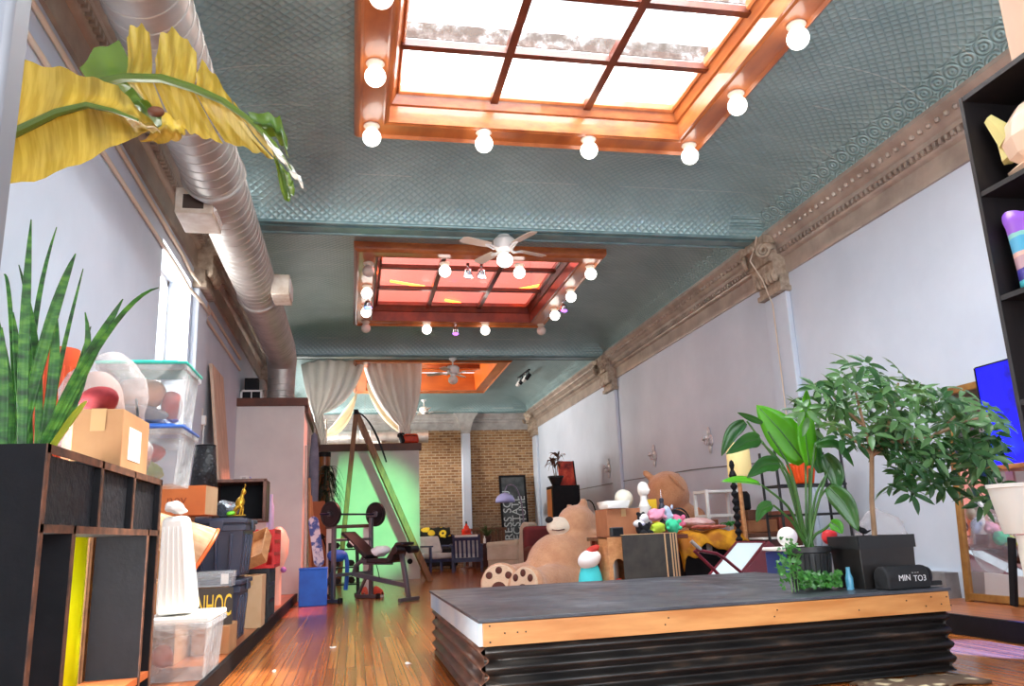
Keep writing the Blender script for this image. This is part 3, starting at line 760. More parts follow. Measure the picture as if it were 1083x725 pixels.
# ladder leaning to the loft
M_LADDER = mat('worn brown ladder wood', (156, 104, 56), .5, c2=(118, 76, 40), scale=7, stretch=(3, 3, .6))
ld = thing('wooden_ladder', 'tall brown wooden A-frame ladder standing before the green lit wall', 'ladder', (.6, 15.9, 0))
top = Vector((.04, 15.75, 3.23))
for dy in (-.2, .2):
    build('side_rail', MB().bar(top + Vector((0, dy * .7, 0)), Vector((1.46, 16.0 + dy, 0)), .11, .05, (0, 1, 0)), M_LADDER, ld, bevel=.006)
for i in range(1, 11):
    build('rung', MB().box(top.lerp(Vector((1.46, 16, 0)), i / 11.0), (.1, .36, .03)), M_LADDER, ld)
for dy in (-.14, .14):
    build('prop_leg', MB().bar(top + Vector((0, dy, 0)), Vector((-.26, 15.85 + dy * 1.4, 0)), .09, .05, (0, 1, 0)), M_LADDER, ld, bevel=.006)
build('hinge', MB().box(top, (.09, .42, .09)), M_BLACK, ld)
mb = MB()
for k in (0, .05):
    mb.tube(arc(top + Vector((.03, -.2, -.02)), (.32 + k, 15.5, 3.15 - k), (.62, 15.6, 2.25), 12), .015, 6)
build('strap', mb, M_BLKF, ld)
# ------------------------------------------------------------------ white post and big leaf close to the camera
struct('trim_32', MB().bx(-.78, -.512, 1.17, 1.24, 0, 4.19), mat('grey white post paint', (126, 128, 134), .5), bevel=.01)
M_BAN = leafmat('golden green banana leaf', (132, 118, 38), (166, 142, 52), (214, 176, 56), .4, 3, .42, .45)
M_BANG = leafmat('green banana leaf', (54, 90, 40), (84, 116, 50), (150, 170, 50), .4, 5, .3)
M_RIB = mat('green leaf rib', (84, 104, 34), .45)
M_POTB = mat('black plastic pot', (30, 31, 34), .45, bump=.1, bscale=30)
M_SOIL = mat('potting soil', (52, 38, 28), .95, bump=.6, bscale=40, bdist=.01)
bp = thing('banana_plant', 'big golden green banana leaves arching across the upper corner in front of the duct', 'plant', (-1.22, 1.8, PZ))
build('pot', MB(frame((-1.22, 1.8, PZ))).lathe([(.11, 0), (.15, .26), (.165, .27), (.165, .3), (.15, .3), (.14, .27)], seg=28), M_POTB, bp)
build('stem', MB().tube([(-1.22, 1.8, PZ + .2), (-1.24, 1.8, .8), (-1.2, 1.78, 1.3)], [.05, .045, .03], 10), M_RIB, bp)
def blade(rows_a, name, m, ribw=.008, y=1.8):
    """rows_a: list of (upper edge px, rib px, lower edge px); y per row"""
    rows = []
    for r in rows_a:
        yy = r[3]; A, B, C = PY(*r[0], yy + .03), PY(*r[1], yy), PY(*r[2], yy + .05)
        row = []
        for k in range(6):
            t = k / 5; p = A.lerp(B, t); p.y += .02 * sin(pi * t); row.append(p)
        for k in range(1, 6):
            t = k / 5; p = B.lerp(C, t); p.y += .02 * sin(pi * t); row.append(p)
        rows.append(row)
    return rows
def dense(rows, n=4):
    out = []
    for a, b in zip(rows[:-1], rows[1:]):
        for k in range(n):
            t = k / n; out.append([p.lerp(q, t) + Vector((0, .006 * sin((len(out)) * 1.3), .003 * sin(len(out) * 1.7))) for p, q in zip(a, b)])
    out.append(rows[-1]); return out
r1 = blade([((-30, 66), (-20, 152), (-30, 250), 1.72), ((24, 64), (14, 140), (10, 196), 1.7), ((64, 72), (60, 118), (60, 184), 1.68), ((98, 82), (92, 110), (110, 160), 1.66), ((124, 90), (120, 116), (140, 146), 1.64), ((140, 108), (146, 126), (162, 138), 1.62), ((166, 134), (168, 136), (168, 138), 1.6)], 'leaf', M_BAN)
lf = build('leaf', MB().grid(dense(r1)), M_BAN, bp, angle=180)
build('midrib', MB().tube([PY(-30, 158, 1.715), PY(14, 141, 1.69), PY(60, 119, 1.67), PY(92, 111, 1.65), PY(120, 117, 1.63), PY(146, 127, 1.61)], [.012, .011, .009, .007, .005, .003], 8), M_RIB, lf)
r2 = blade([((84, 72), (96, 88), (110, 92), 1.95), ((100, 52), (122, 86), (140, 100), 1.92), ((126, 42), (146, 82), (164, 118), 1.9)], 'leaf', M_BANG)
build('leaf', MB().grid(dense(r2)), M_BANG, bp, angle=180)
def strip(px, y0, name='leaf_strip', m=None):
    return MB().grid(dense(blade([(a, b, c, y0) for a, b, c in px], name, m)))
m2 = MB()
for seg in ([((134, 40), (132, 84), (150, 100)), ((138, 28), (142, 82), (162, 118)), ((150, 26), (150, 82), (170, 124)), ((158, 34), (160, 83), (178, 128))],
            [((164, 62), (161, 83), (182, 130)), ((170, 36), (172, 84), (194, 136)), ((182, 30), (184, 87), (206, 143)), ((198, 42), (196, 91), (222, 147)), ((208, 56), (204, 94), (236, 152))],
            [((207, 78), (205, 95), (238, 150)), ((214, 64), (220, 101), (258, 156)), ((228, 80), (236, 108), (276, 163)), ((244, 104), (250, 117), (290, 168))],
            [((246, 106), (250, 117), (291, 166)), ((258, 120), (262, 126), (292, 167)), ((280, 146), (284, 150), (294, 168))]):
    m2.grid(dense(blade([(a, b, c, 1.9 - .0015 * (b[0] - 130)) for a, b, c in seg], '', None)))
lf = build('leaf', m2, M_BAN, bp, angle=180)
build('midrib', MB().tube([PY(60, 120, 1.95), PY(110, 86, 1.9), PY(132, 82, 1.88), PY(172, 83, 1.84), PY(204, 93, 1.78), (PY(236, 107, 1.73)), PY(262, 125, 1.69), PY(290, 152, 1.65), PY(308, 180, 1.62)], [.012, .012, .011, .011, .01, .008, .006, .005, .003], 8), M_RIB, lf)
m3 = MB(); 
for seg in ([((262, 118), (268, 128), (276, 140)), ((284, 120), (286, 132), (292, 146)), ((296, 124), (297, 140), (300, 156)), ((304, 146), (303, 158), (306, 166))],
            [((288, 158), (292, 166), (296, 172)), ((292, 176), (300, 182), (306, 184)), ((298, 206), (304, 198), (310, 192)), ((303, 212), (308, 206), (312, 200))]):
    m3.grid(dense(blade([(a, b, c, 1.66) for a, b, c in seg], '', None)))
build('leaf_tip', m3, M_BANG, bp, angle=180)
m4 = MB(); m4.grid(dense(blade([((278, 140), (281, 146), (283, 150), 1.6), ((296, 160), (300, 168), (302, 174), 1.6), ((308, 176), (313, 184), (316, 192), 1.6), ((318, 186), (320, 192), (321, 198), 1.6)], '', None)))
build('dry_edge', m4, mat('dry white leaf edge', (232, 232, 222), .6), bp, angle=180)
r5 = blade([((118, 104), (122, 110), (116, 118), 1.7), ((140, 94), (146, 108), (140, 124), 1.68), ((156, 108), (160, 118), (156, 134), 1.66), ((168, 118), (170, 122), (168, 132), 1.64)], '', None)
build('leaf', MB().grid(dense(r5)), M_BANG, bp, angle=180)
r6 = blade([((150, 130), (160, 138), (142, 148), 1.72), ((176, 120), (176, 134), (158, 150), 1.74), ((190, 128), (186, 138), (176, 150), 1.76), ((196, 136), (192, 140), (188, 144), 1.77)], '', None)
build('leaf', MB().grid(dense(r6)), M_BAN, bp, angle=180)
build('bud', MB().sphere(PY(165, 118, 1.6), (.017, .012, .011)), mat('brown bud', (92, 50, 26), .7), bp)
# ------------------------------------------------------------------ black cubby shelf
SX0, SX1, SY0, SY1, SZ = -.99, -.80, 2.32, 3.66, 1.085
M_EDGE = mat('worn brown edge', (120, 78, 56), .6, c2=(70, 48, 38), scale=20)
M_TAR = mat('dark textured backing', (26, 27, 32), .5, bump=.8, bscale=24, bdist=.012)
sh = thing('cubby_shelf', 'black painted cubby shelf with worn brown edges under the snake plant', 'shelf', (-1.0, 3.0, PZ))
build('end_panel', MB().bx(SX0, SX1 - .004, SY0, SY0 + .025, PZ, SZ), M_BLACK, sh)
build('end_panel', MB().bx(SX0, SX1 - .004, SY1 - .025, SY1, PZ, SZ), M_BLACK, sh)
yd1 = at(106, 540, 0, SX1).y; yd2 = at(140.6, 545, 0, SX1).y; yl1 = at(76, 600, 0, SX1).y; yl2 = at(155, 600, 0, SX1).y
z1 = .875
build('top_board', MB().bx(SX0, SX1 - .004, yd1 - .02, SY1, SZ - .022, SZ), M_BLACK, sh)
build('middle_board', MB().bx(SX0, SX1 - .004, SY0 + .025, SY1 - .025, z1 - .022, z1), M_BLACK, sh)
build('bottom_board', MB().bx(SX0, SX1 - .004, SY0 + .025, SY1 - .025, PZ + .2, PZ + .225), mat('bare orange board', (186, 96, 46), .5, c2=(150, 76, 38), scale=6), sh)
build('plinth', MB().bx(SX0, SX1 - .03, SY0 + .025, SY1 - .025, PZ, PZ + .02), M_BLACK, sh)
for y in (yd1, yd2): build('divider', MB().bx(SX0, SX1 - .004, y - .01, y + .01, z1, SZ - .022), M_BLACK, sh)
for y in (yl1, yl2): build('divider', MB().bx(SX0, SX1 - .004, y - .011, y + .011, PZ + .02, z1 - .022), M_BLACK, sh)
for a, b in ((SY0 + .025, yd1 - .01), (yd1 + .01, yd2 - .01), (yd2 + .01, SY1 - .025)): build('recessed_panel', MB().bx(SX1 - .035, SX1 - .025, a, b, z1, SZ - .022), M_TAR, sh)
ed = MB()
for y, w in ((SY0 + .0125, .026), (SY1 - .0125, .026)): ed.bx(SX1 - .004, SX1, y - w / 2, y + w / 2, PZ, SZ)
ed.bx(SX1 - .004, SX1, SY0, SY1, SZ - .024, SZ).bx(SX1 - .004, SX1, SY0, SY1, z1 - .022, z1)
for y in (yd1, yd2): ed.bx(SX1 - .004, SX1, y - .01, y + .01, z1, SZ)
for y in (yl1, yl2): ed.bx(SX1 - .004, SX1, y - .011, y + .011, PZ, z1)
build('front_edge', ed, M_EDGE, sh)
M_YEL = leafmat('bright yellow plastic', (240, 240, 40), (232, 236, 30), (255, 255, 60), .4, 4, .6)
yw = thing('yellow_roll', 'bright yellow plastic sheets standing rolled behind the black cubby shelf', 'roll', (-1.15, 3.5, PZ))
build('outer_sheet', MB().lathe([(.13, 0), (.125, .84)], (-1.16, 3.5, PZ), None, 28, caps=False), M_YEL, yw, solid=.004)
build('inner_sheet', MB().lathe([(.07, 0), (.085, .9)], (-1.17, 3.51, PZ), (0, .03, 0), 24, caps=False), M_YEL, yw, solid=.004)
# snake plant in a trough inside the shelf
sn = thing('snake_plant', 'tall snake plant with upright green leaves on the black cubby shelf', 'plant', (-.905, 2.46, z1))
build('pot', MB(frame((-.905, 2.47, z1))).lathe([(.05, 0), (.058, .16), (.06, .165), (.06, .19), (.055, .19), (.052, .16)], seg=24), M_POTB, sn)
build('soil', MB(frame((-.905, 2.47, z1))).lathe([(.0, .165), (.054, .165)], seg=20), M_SOIL, sn)
def snake_mat():
    n = N('snake plant leaf'); tc = n.coord('Object', (1, 1, 1))
    w = n.new('ShaderNodeTexNoise'); mp = n.coord('Object', (10, 10, 26)); n.link(mp, w.inputs['Vector']); w.inputs['Scale'].default_value = 1.4; w.inputs['Detail'].default_value = 4
    n.link(n.ramp(w.outputs[0], [(.36, lin((20, 62, 16))), (.5, lin((44, 104, 26))), (.66, lin((86, 142, 40)))]), n.b.inputs['Base Color']); n.set(Roughness=.5); return n.m
M_SNAKE = snake_mat()
M_SNY = leafmat('yellowing leaf', (170, 176, 60), (140, 158, 50), (220, 220, 70), .4, 8, .35)
for (b, mid, t, w, yb, yt, m) in (
    ((28, 474), (26, 360), (33, 232), .022, 2.42, 2.38, 0), ((44, 474), (40, 380), (20, 280), .016, 2.44, 2.5, 0), ((10, 474), (8, 400), (-14, 300), .022, 2.45, 2.5, 0),
    ((40, 474), (36, 350), (60, 240), .012, 2.52, 2.58, 0), ((18, 474), (50, 350), (80, 268), .026, 2.46, 2.4, 0), ((46, 474), (56, 400), (58, 318), .024, 2.44, 2.46, 0),
    ((52, 474), (62, 390), (88, 284), .01, 2.5, 2.55, 0), ((50, 474), (86, 400), (90, 330), .018, 2.42, 2.4, 0), ((44, 474), (80, 400), (130, 316), .03, 2.4, 2.34, 0),
    ((56, 474), (112, 350), (168, 304), .011, 2.38, 2.3, 0), ((2, 474), (4, 410), (2, 346), .022, 2.42, 2.38, 0), ((60, 476), (74, 440), (92, 424), .014, 2.37, 2.35, 1), ((34, 476), (22, 400), (14, 330), .02, 2.5, 2.52, 0), ((66, 476), (72, 420), (96, 345), .014, 2.46, 2.44, 0), ((20, 474), (12, 330), (4, 290), .009, 2.52, 2.56, 0)):
    b = (14 + (b[0] - 14) * .85, b[1])
    P0, P1, P2 = PY(*b, yb), PY(*mid, (yb + yt) / 2), PY(*t, yt)
    P0.x = min(-.858, max(-.952, P0.x)); P0.y = min(2.53, max(2.405, P0.y))
    P1 = P1 * 2 - (P0 + P2) / 2
    p = arc(P0 + Vector((0, 0, -.06)), P1, P2, 12)
    rows = sock(p, lambda t, w=w: w * .56 * (.75 + .9 * t - 1.62 * t ** 3.2) + .0006, fold=.35)
    build('leaf', MB().grid(rows), M_SNY if m else M_SNAKE, sn, solid=.003, angle=180)
# things on the shelf top
M_TERRA = mat('orange terracotta plastic', (206, 82, 40), .45, c2=(186, 66, 30), scale=8)
op = thing('ribbed_pot', 'ribbed orange pot behind the snake plant leaves', 'pot', frame((-1.44, 4.2, 1.112)))
T = frame((-1.44, 4.2, 1.112)) @ Matrix.Diagonal((1, 1, 1.55, 1)); pf = [(.055, 0), (.06, .02), (.085, .3), (.085, .32)]
mb = MB(T).lathe([(.07, .0), (.09, .38), (.0935, .385), (.094, .43), (.085, .43), (.08, .39), (.0, .37)], seg=28)
build('body', mb, M_TERRA, op)
mb = MB(T)
for i in range(20):
    a = i * pi / 10; mb.bar((.073 * cos(a), .073 * sin(a), .02), (.091 * cos(a), .091 * sin(a), .37), .008)
build('rib', mb, M_TERRA, op)
M_BURG = mat('burgundy cloth', (150, 40, 48), .85, c2=(120, 28, 36), scale=10, bump=.4, bscale=16, bdist=.01)
one('folded_cloth', lump((-1.0, 3.36, SZ + .25), (.1, .1, .06), 3, .02, 9).add([], []), M_BURG, 'crumpled burgundy cloth tucked between the orange pot and the plastic bag', 'cloth') if False else None
M_CARD = mat('cardboard', (190, 142, 98), .8, c2=(176, 126, 84), scale=5, bump=.05, bscale=80)
M_CARDL = mat('pale cardboard', (216, 180, 140), .8, c2=(206, 168, 126), scale=5)
M_CARDO = mat('orange brown cardboard', (206, 112, 54), .75, c2=(192, 98, 46), scale=4)
M_PAPER = mat('white paper', (236, 234, 230), .7)
def carton(name, T, d, m, label, cat='box', tape=True, flaps=False, parts=()):
    t = thing(name, label, cat, T)
    x, y, z = d
    build('body', MB(T).box((0, 0, z / 2), (x, y, z)), m, t, bevel=.004)
    if tape: build('tape', MB(T).box((0, 0, z + .0008), (.05, y, .0016)).box((0, -y / 2 - .0008, z - .04), (.05, .0016, .08)), mat('parcel tape', (200, 160, 110), .3) if 'parcel tape' not in bpy.data.materials else bpy.data.materials['parcel tape'], t)
    if flaps:
        for s in (-1, 1): build('flap', MB(T).box((s * (x / 2 + .04), 0, z + .03), (.1, y * .98, .004), (0, -s * .7, 0)), m, t)
    return t
T = frame((-.905, 3.27, SZ)); c = carton('cardboard_box', T, (.17, .38, .215), M_CARD, 'tan cardboard box with white paper label on the black shelf beside the snake plant')
build('paper_label', MB(T).box((.086, -.02, .1), (.002, .17, .12)), M_PAPER, c)
one('crumpled_cloth', lump((-.95, 3.22, SZ + .268), (.07, .075, .042), 3, .02, 9), M_BURG, 'crumpled burgundy cloth lying on the tan cardboard box behind the snake plant', 'cloth')
# clear plastic things
def clear_mat(name, c, a=.4, rough=.15):
    n = N(name); n.set(Base_Color=lin(c), Roughness=rough); tr = n.new('ShaderNodeBsdfTransparent'); mx = n.new('ShaderNodeMixShader')
    fr = n.new('ShaderNodeLayerWeight'); fr.inputs['Blend'].default_value = .35
    f = n.math('ADD', n.math('MULTIPLY', fr.outputs['Facing'], .4), a)
    n.link(f, mx.inputs[0]); n.link(tr.outputs[0], mx.inputs[1]); n.link(n.b.outputs[0], mx.inputs[2]); n.link(mx.outputs[0], n.out.inputs[0])
    v = n.coord('Object'); n.bump(n.noise(v, 14, 4), .8, .03); return n.m
M_CLEAR = clear_mat('cloudy clear plastic', (226, 228, 230), .12)
M_BAGP = clear_mat('crinkled clear plastic bag', (222, 216, 216), .12, .1)
M_PEACH = mat('peach cloth', (224, 160, 120), .8, c2=(206, 136, 96), scale=6)
M_REDC = mat('red cloth', (206, 60, 44), .8, c2=(176, 44, 36), scale=8)
M_OLIVE = mat('olive green cloth', (150, 158, 60), .8, c2=(120, 132, 44), scale=8)
M_WOODP = mat('plain storage wood', (132, 92, 60), .6, c2=(108, 72, 46), scale=5, stretch=(1, 1, 5))
cab = thing('storage_cabinet', 'brown wooden cabinet behind the end of the black shelf under the plastic bins', 'cabinet', (-1.37, 4.2, PZ))
build('body', MB().bx(-1.68, -1.08, 3.72, 4.7, PZ, 1.11), M_WOODP, cab, bevel=.005)
for y in (3.97, 4.45): build('door', MB().bx(-1.082, -1.065, y - .22, y + .22, PZ + .06, 1.06), M_WOODP, cab, bevel=.004)
pb = thing('plastic_bag', 'bulging clear plastic bag of cloth beside the teal lidded bin', 'bag', (-1.14, 3.98, 1.11))
build('film', MB().sphere((-1.15, 3.95, 1.43), (.19, .2, .27), (0, .25, 0), 28, 20, lambda v: wob(wob(v, 7, .03, 2), 20, .012, 4)), M_BAGP, pb)
build('contents', MB().sphere((-1.14, 3.95, 1.28), (.15, .16, .16), (0, .3, 0), 18, 12, lambda v: wob(v, 8, .03, 5)), M_PEACH, pb)
build('contents', MB().sphere((-1.19, 3.97, 1.48), (.14, .15, .13), None, 18, 12, lambda v: wob(v, 8, .03, 9)), mat('grey brown cloth', (150, 126, 120), .8), pb)
build('drawstring', MB().tube([(-.98, 3.86, 1.47), (-.965, 3.84, 1.4), (-.97, 3.85, 1.36)], .006, 6), M_BLKF, pb)
pb = thing('plastic_bag', 'small clear bag of red and peach scraps lying beside the labelled cardboard box', 'bag', (-.9, 3.56, SZ))
build('film', MB().sphere((-.9, 3.56, SZ + .115), (.07, .075, .1), (0, -.2, 0), 22, 14, lambda v: wob(wob(v, 11, .02, 7), 26, .01, 3)), M_BAGP, pb)
build('contents', MB().sphere((-.9, 3.56, SZ + .06), (.055, .06, .05), None, 14, 10, lambda v: wob(v, 14, .02, 6)), M_REDC, pb)
def bin_(T, d, label, lidm, fills, rim=True):
    x, y, z = d; t = thing('storage_bin', label, 'storage bin', T)
    vs = MB(T); a, b = x / 2, y / 2; s = .9; w = .006
    o = [(-a * s, -b * s, 0), (a * s, -b * s, 0), (a * s, b * s, 0), (-a * s, b * s, 0), (-a, -b, z), (a, -b, z), (a, b, z), (-a, b, z)]
    vs.add(o, [(3, 2, 1, 0), (0, 1, 5, 4), (1, 2, 6, 5), (2, 3, 7, 6), (3, 0, 4, 7)])
    build('tub', vs, M_CLEAR, t, solid=w)
    for k in (-1, 1):
        mb = MB(T)
        for i in range(5):
            u = -.7 + i * .35; mb.bar((k * a * s * 1.005, u * b * s, .03), (k * a * 1.005, u * b, z - .05), .012)
        build('rib', mb, M_CLEAR, t)
    build('rim', MB(T).box((0, -b - .008, z - .015), (x + .03, .016, .03)).box((0, b + .008, z - .015), (x + .03, .016, .03)).box((-a - .008, 0, z - .015), (.016, y, .03)).box((a + .008, 0, z - .015), (.016, y, .03)), M_CLEAR, t, bevel=.004)
    if lidm:
        build('lid', MB(T).box((0, 0, z + .008), (x + .04, y + .04, .016)).box((0, 0, z + .024), (x - .05, y - .05, .018), None, .9), lidm, t, bevel=.006)
    for i, (c, r, m) in enumerate(fills):
        build('contents', MB(T).sphere(c, r, None, 16, 12, lambda v, i=i: wob(v, 8, .025, i + 2)), m, t)
    return t
M_TEAL = mat('teal plastic lid', (52, 190, 170), .35); M_BLUEL = mat('blue plastic lid', (60, 110, 200), .35)
bin_(frame((-1.06, 4.44, 1.112)), (.4, .40, .275), 'clear plastic bin with blue lid on the brown cabinet, lower of two', M_BLUEL, [((-.02, -.02, .17), (.13, .13, .06), M_REDC), ((-.04, -.03, .07), (.14, .13, .055), M_OLIVE)])
bin_(frame((-1.06, 4.44, 1.436)), (.4, .40, .28), 'clear plastic bin with teal lid stacked on the blue lidded bin', M_TEAL, [((-.04, 0, .16), (.13, .12, .09), M_PEACH), ((.1, .05, .1), (.05, .09, .08), M_REDC), ((-.02, -.02, .05), (.13, .13, .045), mat('grey cloth', (120, 112, 116), .8))])
# white tote on a clear tub
t = bin_(frame((-.95, 5.12, PZ)), (.34, .62, .3), 'clear plastic tub with loose white lid on the ledge, red thing inside', None, [((-.08, -.15, .12), (.06, .06, .07), mat('brown red plastic', (170, 70, 40), .5))])
M_BRIGHT = mat('bright white plastic', (246, 244, 238), .5)
build('lid', MB(frame((-.95, 5.12, PZ))).box((0, .02, .315), (.36, .64, .03)), M_BRIGHT, t, bevel=.008)
wt = thing('white_hamper', 'tall bright white plastic hamper on the clear tub beside the black shelf', 'hamper', (-1.0, 5.05, .43))
T = frame((-.985, 5.05, .44))
build('body', MB(T).box((-.01, 0, .27), (.2, .26, .54), (0, -.07, 0), .66), M_BRIGHT, wt, bevel=.03, seg=3)
mb = MB(T)
for k in range(5):
    a = -.07 + k * .035; mb.bar((a, -.131, .05), (a * .7 - .03, -.092, .48), .008)
build('rib', mb, M_BRIGHT, wt)
mb = MB(); mb.sphere((-1.03, 5.04, 1.026), (.07, .09, .03), (0, .35, 0), 22, 14, lambda v: wob(wob(v, 9, .03, 8), 24, .012, 2))
one('paper_bundle', mb, M_PAPER, 'crumpled white paper bundle on top of the tall white hamper', 'paper')
# wicker ribbed shell, boxes behind
hid = carton('cardboard_box', frame((-1.30, 5.73, PZ)), (.46, .5, .50), M_CARD, 'tan cardboard box on the ledge under the ribbed wicker shell')
wk = thing('wicker_basket', 'ribbed pale wicker shell with orange rim lying on its side beside the white hamper', 'basket', (-1.1, 5.75, .66))
M_WICK = mat('pale wicker', (216, 178, 142), .7, c2=(188, 140, 100), scale=9, stretch=(1, 6, 1)); M_ORIM = mat('orange rim', (222, 100, 30), .5)
rows = []
ax0, ax1 = Vector((-1.36, 5.62, 1.0)), Vector((-.97, 5.72, .765))
d_ = (ax1 - ax0).normalized(); Mx = align(ax0, d_)
for i in range(9):
    t_ = i / 8; rad = .06 + .1 * t_
    rows.append([Mx @ Vector(((rad + .006 * (k % 2)) * cos(k * 2 * pi / 40), (rad + .006 * (k % 2)) * sin(k * 2 * pi / 40), (ax1 - ax0).length * t_)) for k in range(41)])
build('shell', MB().grid(rows), M_WICK, wk, solid=.006, angle=180)
build('rim', MB().tube([rows[8][k] for k in range(40)], .013, 6, closed=True), M_ORIM, wk)
ob = thing('orange_box', 'orange brown cardboard box with scribbled word above the wicker shell', 'box', frame((-1.2, 6.2, 1.02)))
T = frame((-1.2, 6.27, 1.022), -.12)
build('body', MB(T).box((0, 0, .105), (.36, .3, .21)), M_CARDO, ob, bevel=.004)
build('side_panel', MB(T).box((.1805, 0, .105), (.003, .29, .2)), M_CARDL, ob)
build('lettering', text_mb('ney', .1, T @ Matrix.Translation((-.02, -.1515, .11)) @ Matrix.Rotation(pi / 2, 4, 'X'), .0006), mat('faint marker', (150, 70, 34), .8), ob)
carton('cardboard_box', frame((-1.36, 6.24, PZ)), (.4, .34, .92), M_CARD, 'tall tan cardboard box under the orange scribbled box')
# dark woven lampshade on books
LT = frame((-1.18, 6.82, 1.2245))
ls = thing('lampshade', 'black dotted tapered lampshade standing beside the clear bins', 'lampshade', LT)
def dots_mat():
    n = N('black dotted weave'); v = n.coord('Object'); vo = n.new('ShaderNodeTexVoronoi'); vo.inputs['Scale'].default_value = 36; n.link(v, vo.inputs['Vector'])
    n.link(n.ramp(vo.outputs['Distance'], [(.18, lin((70, 72, 80))), (.3, lin((24, 24, 28)))]), n.b.inputs['Base Color']); n.set(Roughness=.5); n.bump(vo.outputs['Distance'], .6, .01); return n.m
build('shade', MB(LT).lathe([(.105, 0), (.075, .37)], seg=28, caps=False), dots_mat(), ls, solid=.005)
build('ring', MB(LT).torus((0, 0, .372), .075, .006).torus((0, 0, 0.006), .106, .006), M_BLACK, ls)
bk = []
for i, (m, lab) in enumerate(((mat('dark red book', (96, 40, 34), .6), 'dark red flat book at the bottom of the pile under the lampshade'), (mat('grey book', (150, 150, 156), .6), 'grey flat book in the middle of the pile under the lampshade'), (mat('white book', (206, 206, 212), .6), 'white flat book on top of the pile under the lampshade'))):
    T = frame((-1.27, 6.8, 1.133 + .03 * i), .1 * (i - 1)); b = thing('book', lab, 'book', T, 'books piled under the lampshade')
    build('cover', MB(T).box((0, 0, .003), (.26, .34, .006)).box((0, 0, .025), (.26, .34, .004)).box((-.13, 0, .0145), (.005, .34, .027)), m, b); build('pages', MB(T).box((.003, 0, .0145), (.245, .33, .0165)), M_PAPER, b)
carton('dark_crate', frame((-1.43, 6.85, PZ)), (.3, .5, 1.03), M_WOODP, 'tall brown crate standing against the wall under the pile of books', 'crate', tape=False)
# leaning weathered board and the outlet on the wall
M_WEATH = mat('weathered board', (226, 196, 172), .8, c2=(190, 156, 134), scale=6, stretch=(2, 5, .5), bump=.4, bscale=14, bdist=.01)
one('weathered_board', MB().box((-1.51, 10.05, 1.49), (.035, .85, 2.82), (0, -.105, 0)), M_WEATH, 'tall weathered board leaning on the white wall beyond the window', 'board', bevel=.004)
wo = thing('wall_outlet', 'white wall outlet box with cord on the wall above the lampshade', 'outlet', (XL, 9.45, 2.1))
build('plate', MB().bx(XL, XL + .03, 9.2, 9.42, 2.08, 2.32), M_WHITEP, wo, bevel=.006)
build('plug', MB().bx(XL + .03, XL + .08, 9.27, 9.35, 2.12, 2.22), M_WHITEP, wo, bevel=.006)
build('cord', MB().tube([(XL + .06, 9.3, 2.12), (XL + .06, 9.28, 1.9), (XL + .03, 9.2, 1.6)], .007, 6), M_WHITEP, wo)
wo = thing('wall_outlet', 'small white outlet with violet cord on the white partition', 'outlet', (-1.5, 12.2, 1.7))
build('plate', MB().bx(-1.62, -1.5, 12.185, 12.2, 1.69, 1.78), M_WHITEP, wo, bevel=.004)
build('socket', MB().bx(-1.585, -1.535, 12.18, 12.186, 1.71, 1.76), M_GALV, wo)
build('cord', MB().tube(arc((-1.48, 12.17, 1.76), (-1.44, 12.16, 1.75), (-1.45, 12.17, 1.55)), .008, 6), mat('violet cord', (150, 140, 200), .5), wo)
# blue grey tubs
M_TUB = mat('dark blue grey tub plastic', (58, 66, 88), .35, c2=(72, 74, 92), scale=3)
def tub(T, d, label, lid=True):
    x, y, z = d; t = thing('storage_tub', label, 'storage tub', T, 'dark blue tubs on the ledge')
    a, b = x / 2, y / 2; s = .88
    mb = MB(T).add([(-a * s, -b * s, 0), (a * s, -b * s, 0), (a * s, b * s, 0), (-a * s, b * s, 0), (-a, -b, z), (a, -b, z), (a, b, z), (-a, b, z)], [(3, 2, 1, 0), (0, 1, 5, 4), (1, 2, 6, 5), (2, 3, 7, 6), (3, 0, 4, 7)])
    for k in (-1, 1):
        for u in (-.55, .0, .55):
            mb.bar((k * a * s * 1.0, u * b * s, .02), (k * a * 1.0, u * b, z - .09), .05, .02); mb.bar((u * a * s, k * b * s, .02), (u * a, k * b, z - .09), .05, .02)
    mb.box((0, 0, z - .04), (x + .025, y + .025, .05))
    build('tub', mb, M_TUB, t, bevel=.006)
    build('lid', MB(T).box((0, 0, z + .01), (x + .05, y + .05, .035)).box((0, 0, z + .03), (x - .06, y - .06, .016)), M_TUB, t, bevel=.008)
    for k in (-1, 1):
        build('latch', MB(T).box((0, k * (b + .028), z - .02), (.1, .016, .07)), M_TUB, t, bevel=.004); build('latch', MB(T).box((k * (a + .028), 0, z - .02), (.016, .1, .07)), M_TUB, t, bevel=.004)
tub(frame((-1.03, 6.83, PZ)), (.38, .62, .42), 'dark blue plastic tub on the ledge, lower of two')
tub(frame((-1.02, 6.85, .575)), (.40, .64, .40), 'dark blue plastic tub stacked on top of its twin below the gold figure')
# lettered sign and grey tray in front of tubs
sg = thing('lettered_panel', 'black panel with tall yellow letters between the white hamper and the tubs', 'sign', frame((-.93, 6.05, .30)))
T = frame((-.92, 5.93, .285), radians(15))
build('panel', MB(T).box((0, 0, .12), (.24, .02, .24)), mat('black brown panel', (46, 34, 18), .5), sg)
build('lettering', text_mb('NHOC', .12, T @ Matrix.Translation((0, -.011, .12)) @ Matrix.Rotation(pi / 2, 4, 'X') @ Matrix.Diagonal((.62, 1.7, 1, 1)), .001), mat('yellow lettering', (236, 200, 40), .5), sg)
carton('cardboard_box', frame((-.93, 6.1, PZ)), (.24, .38, .18), M_CARD, 'small tan cardboard box under the black panel with yellow letters')
one('wooden_block', MB().bx(-1.05, -.87, 6.03, 6.24, .282, .528), M_WOODP, 'plain wooden block behind the yellow lettered panel carrying the grey tray', 'block', bevel=.004)
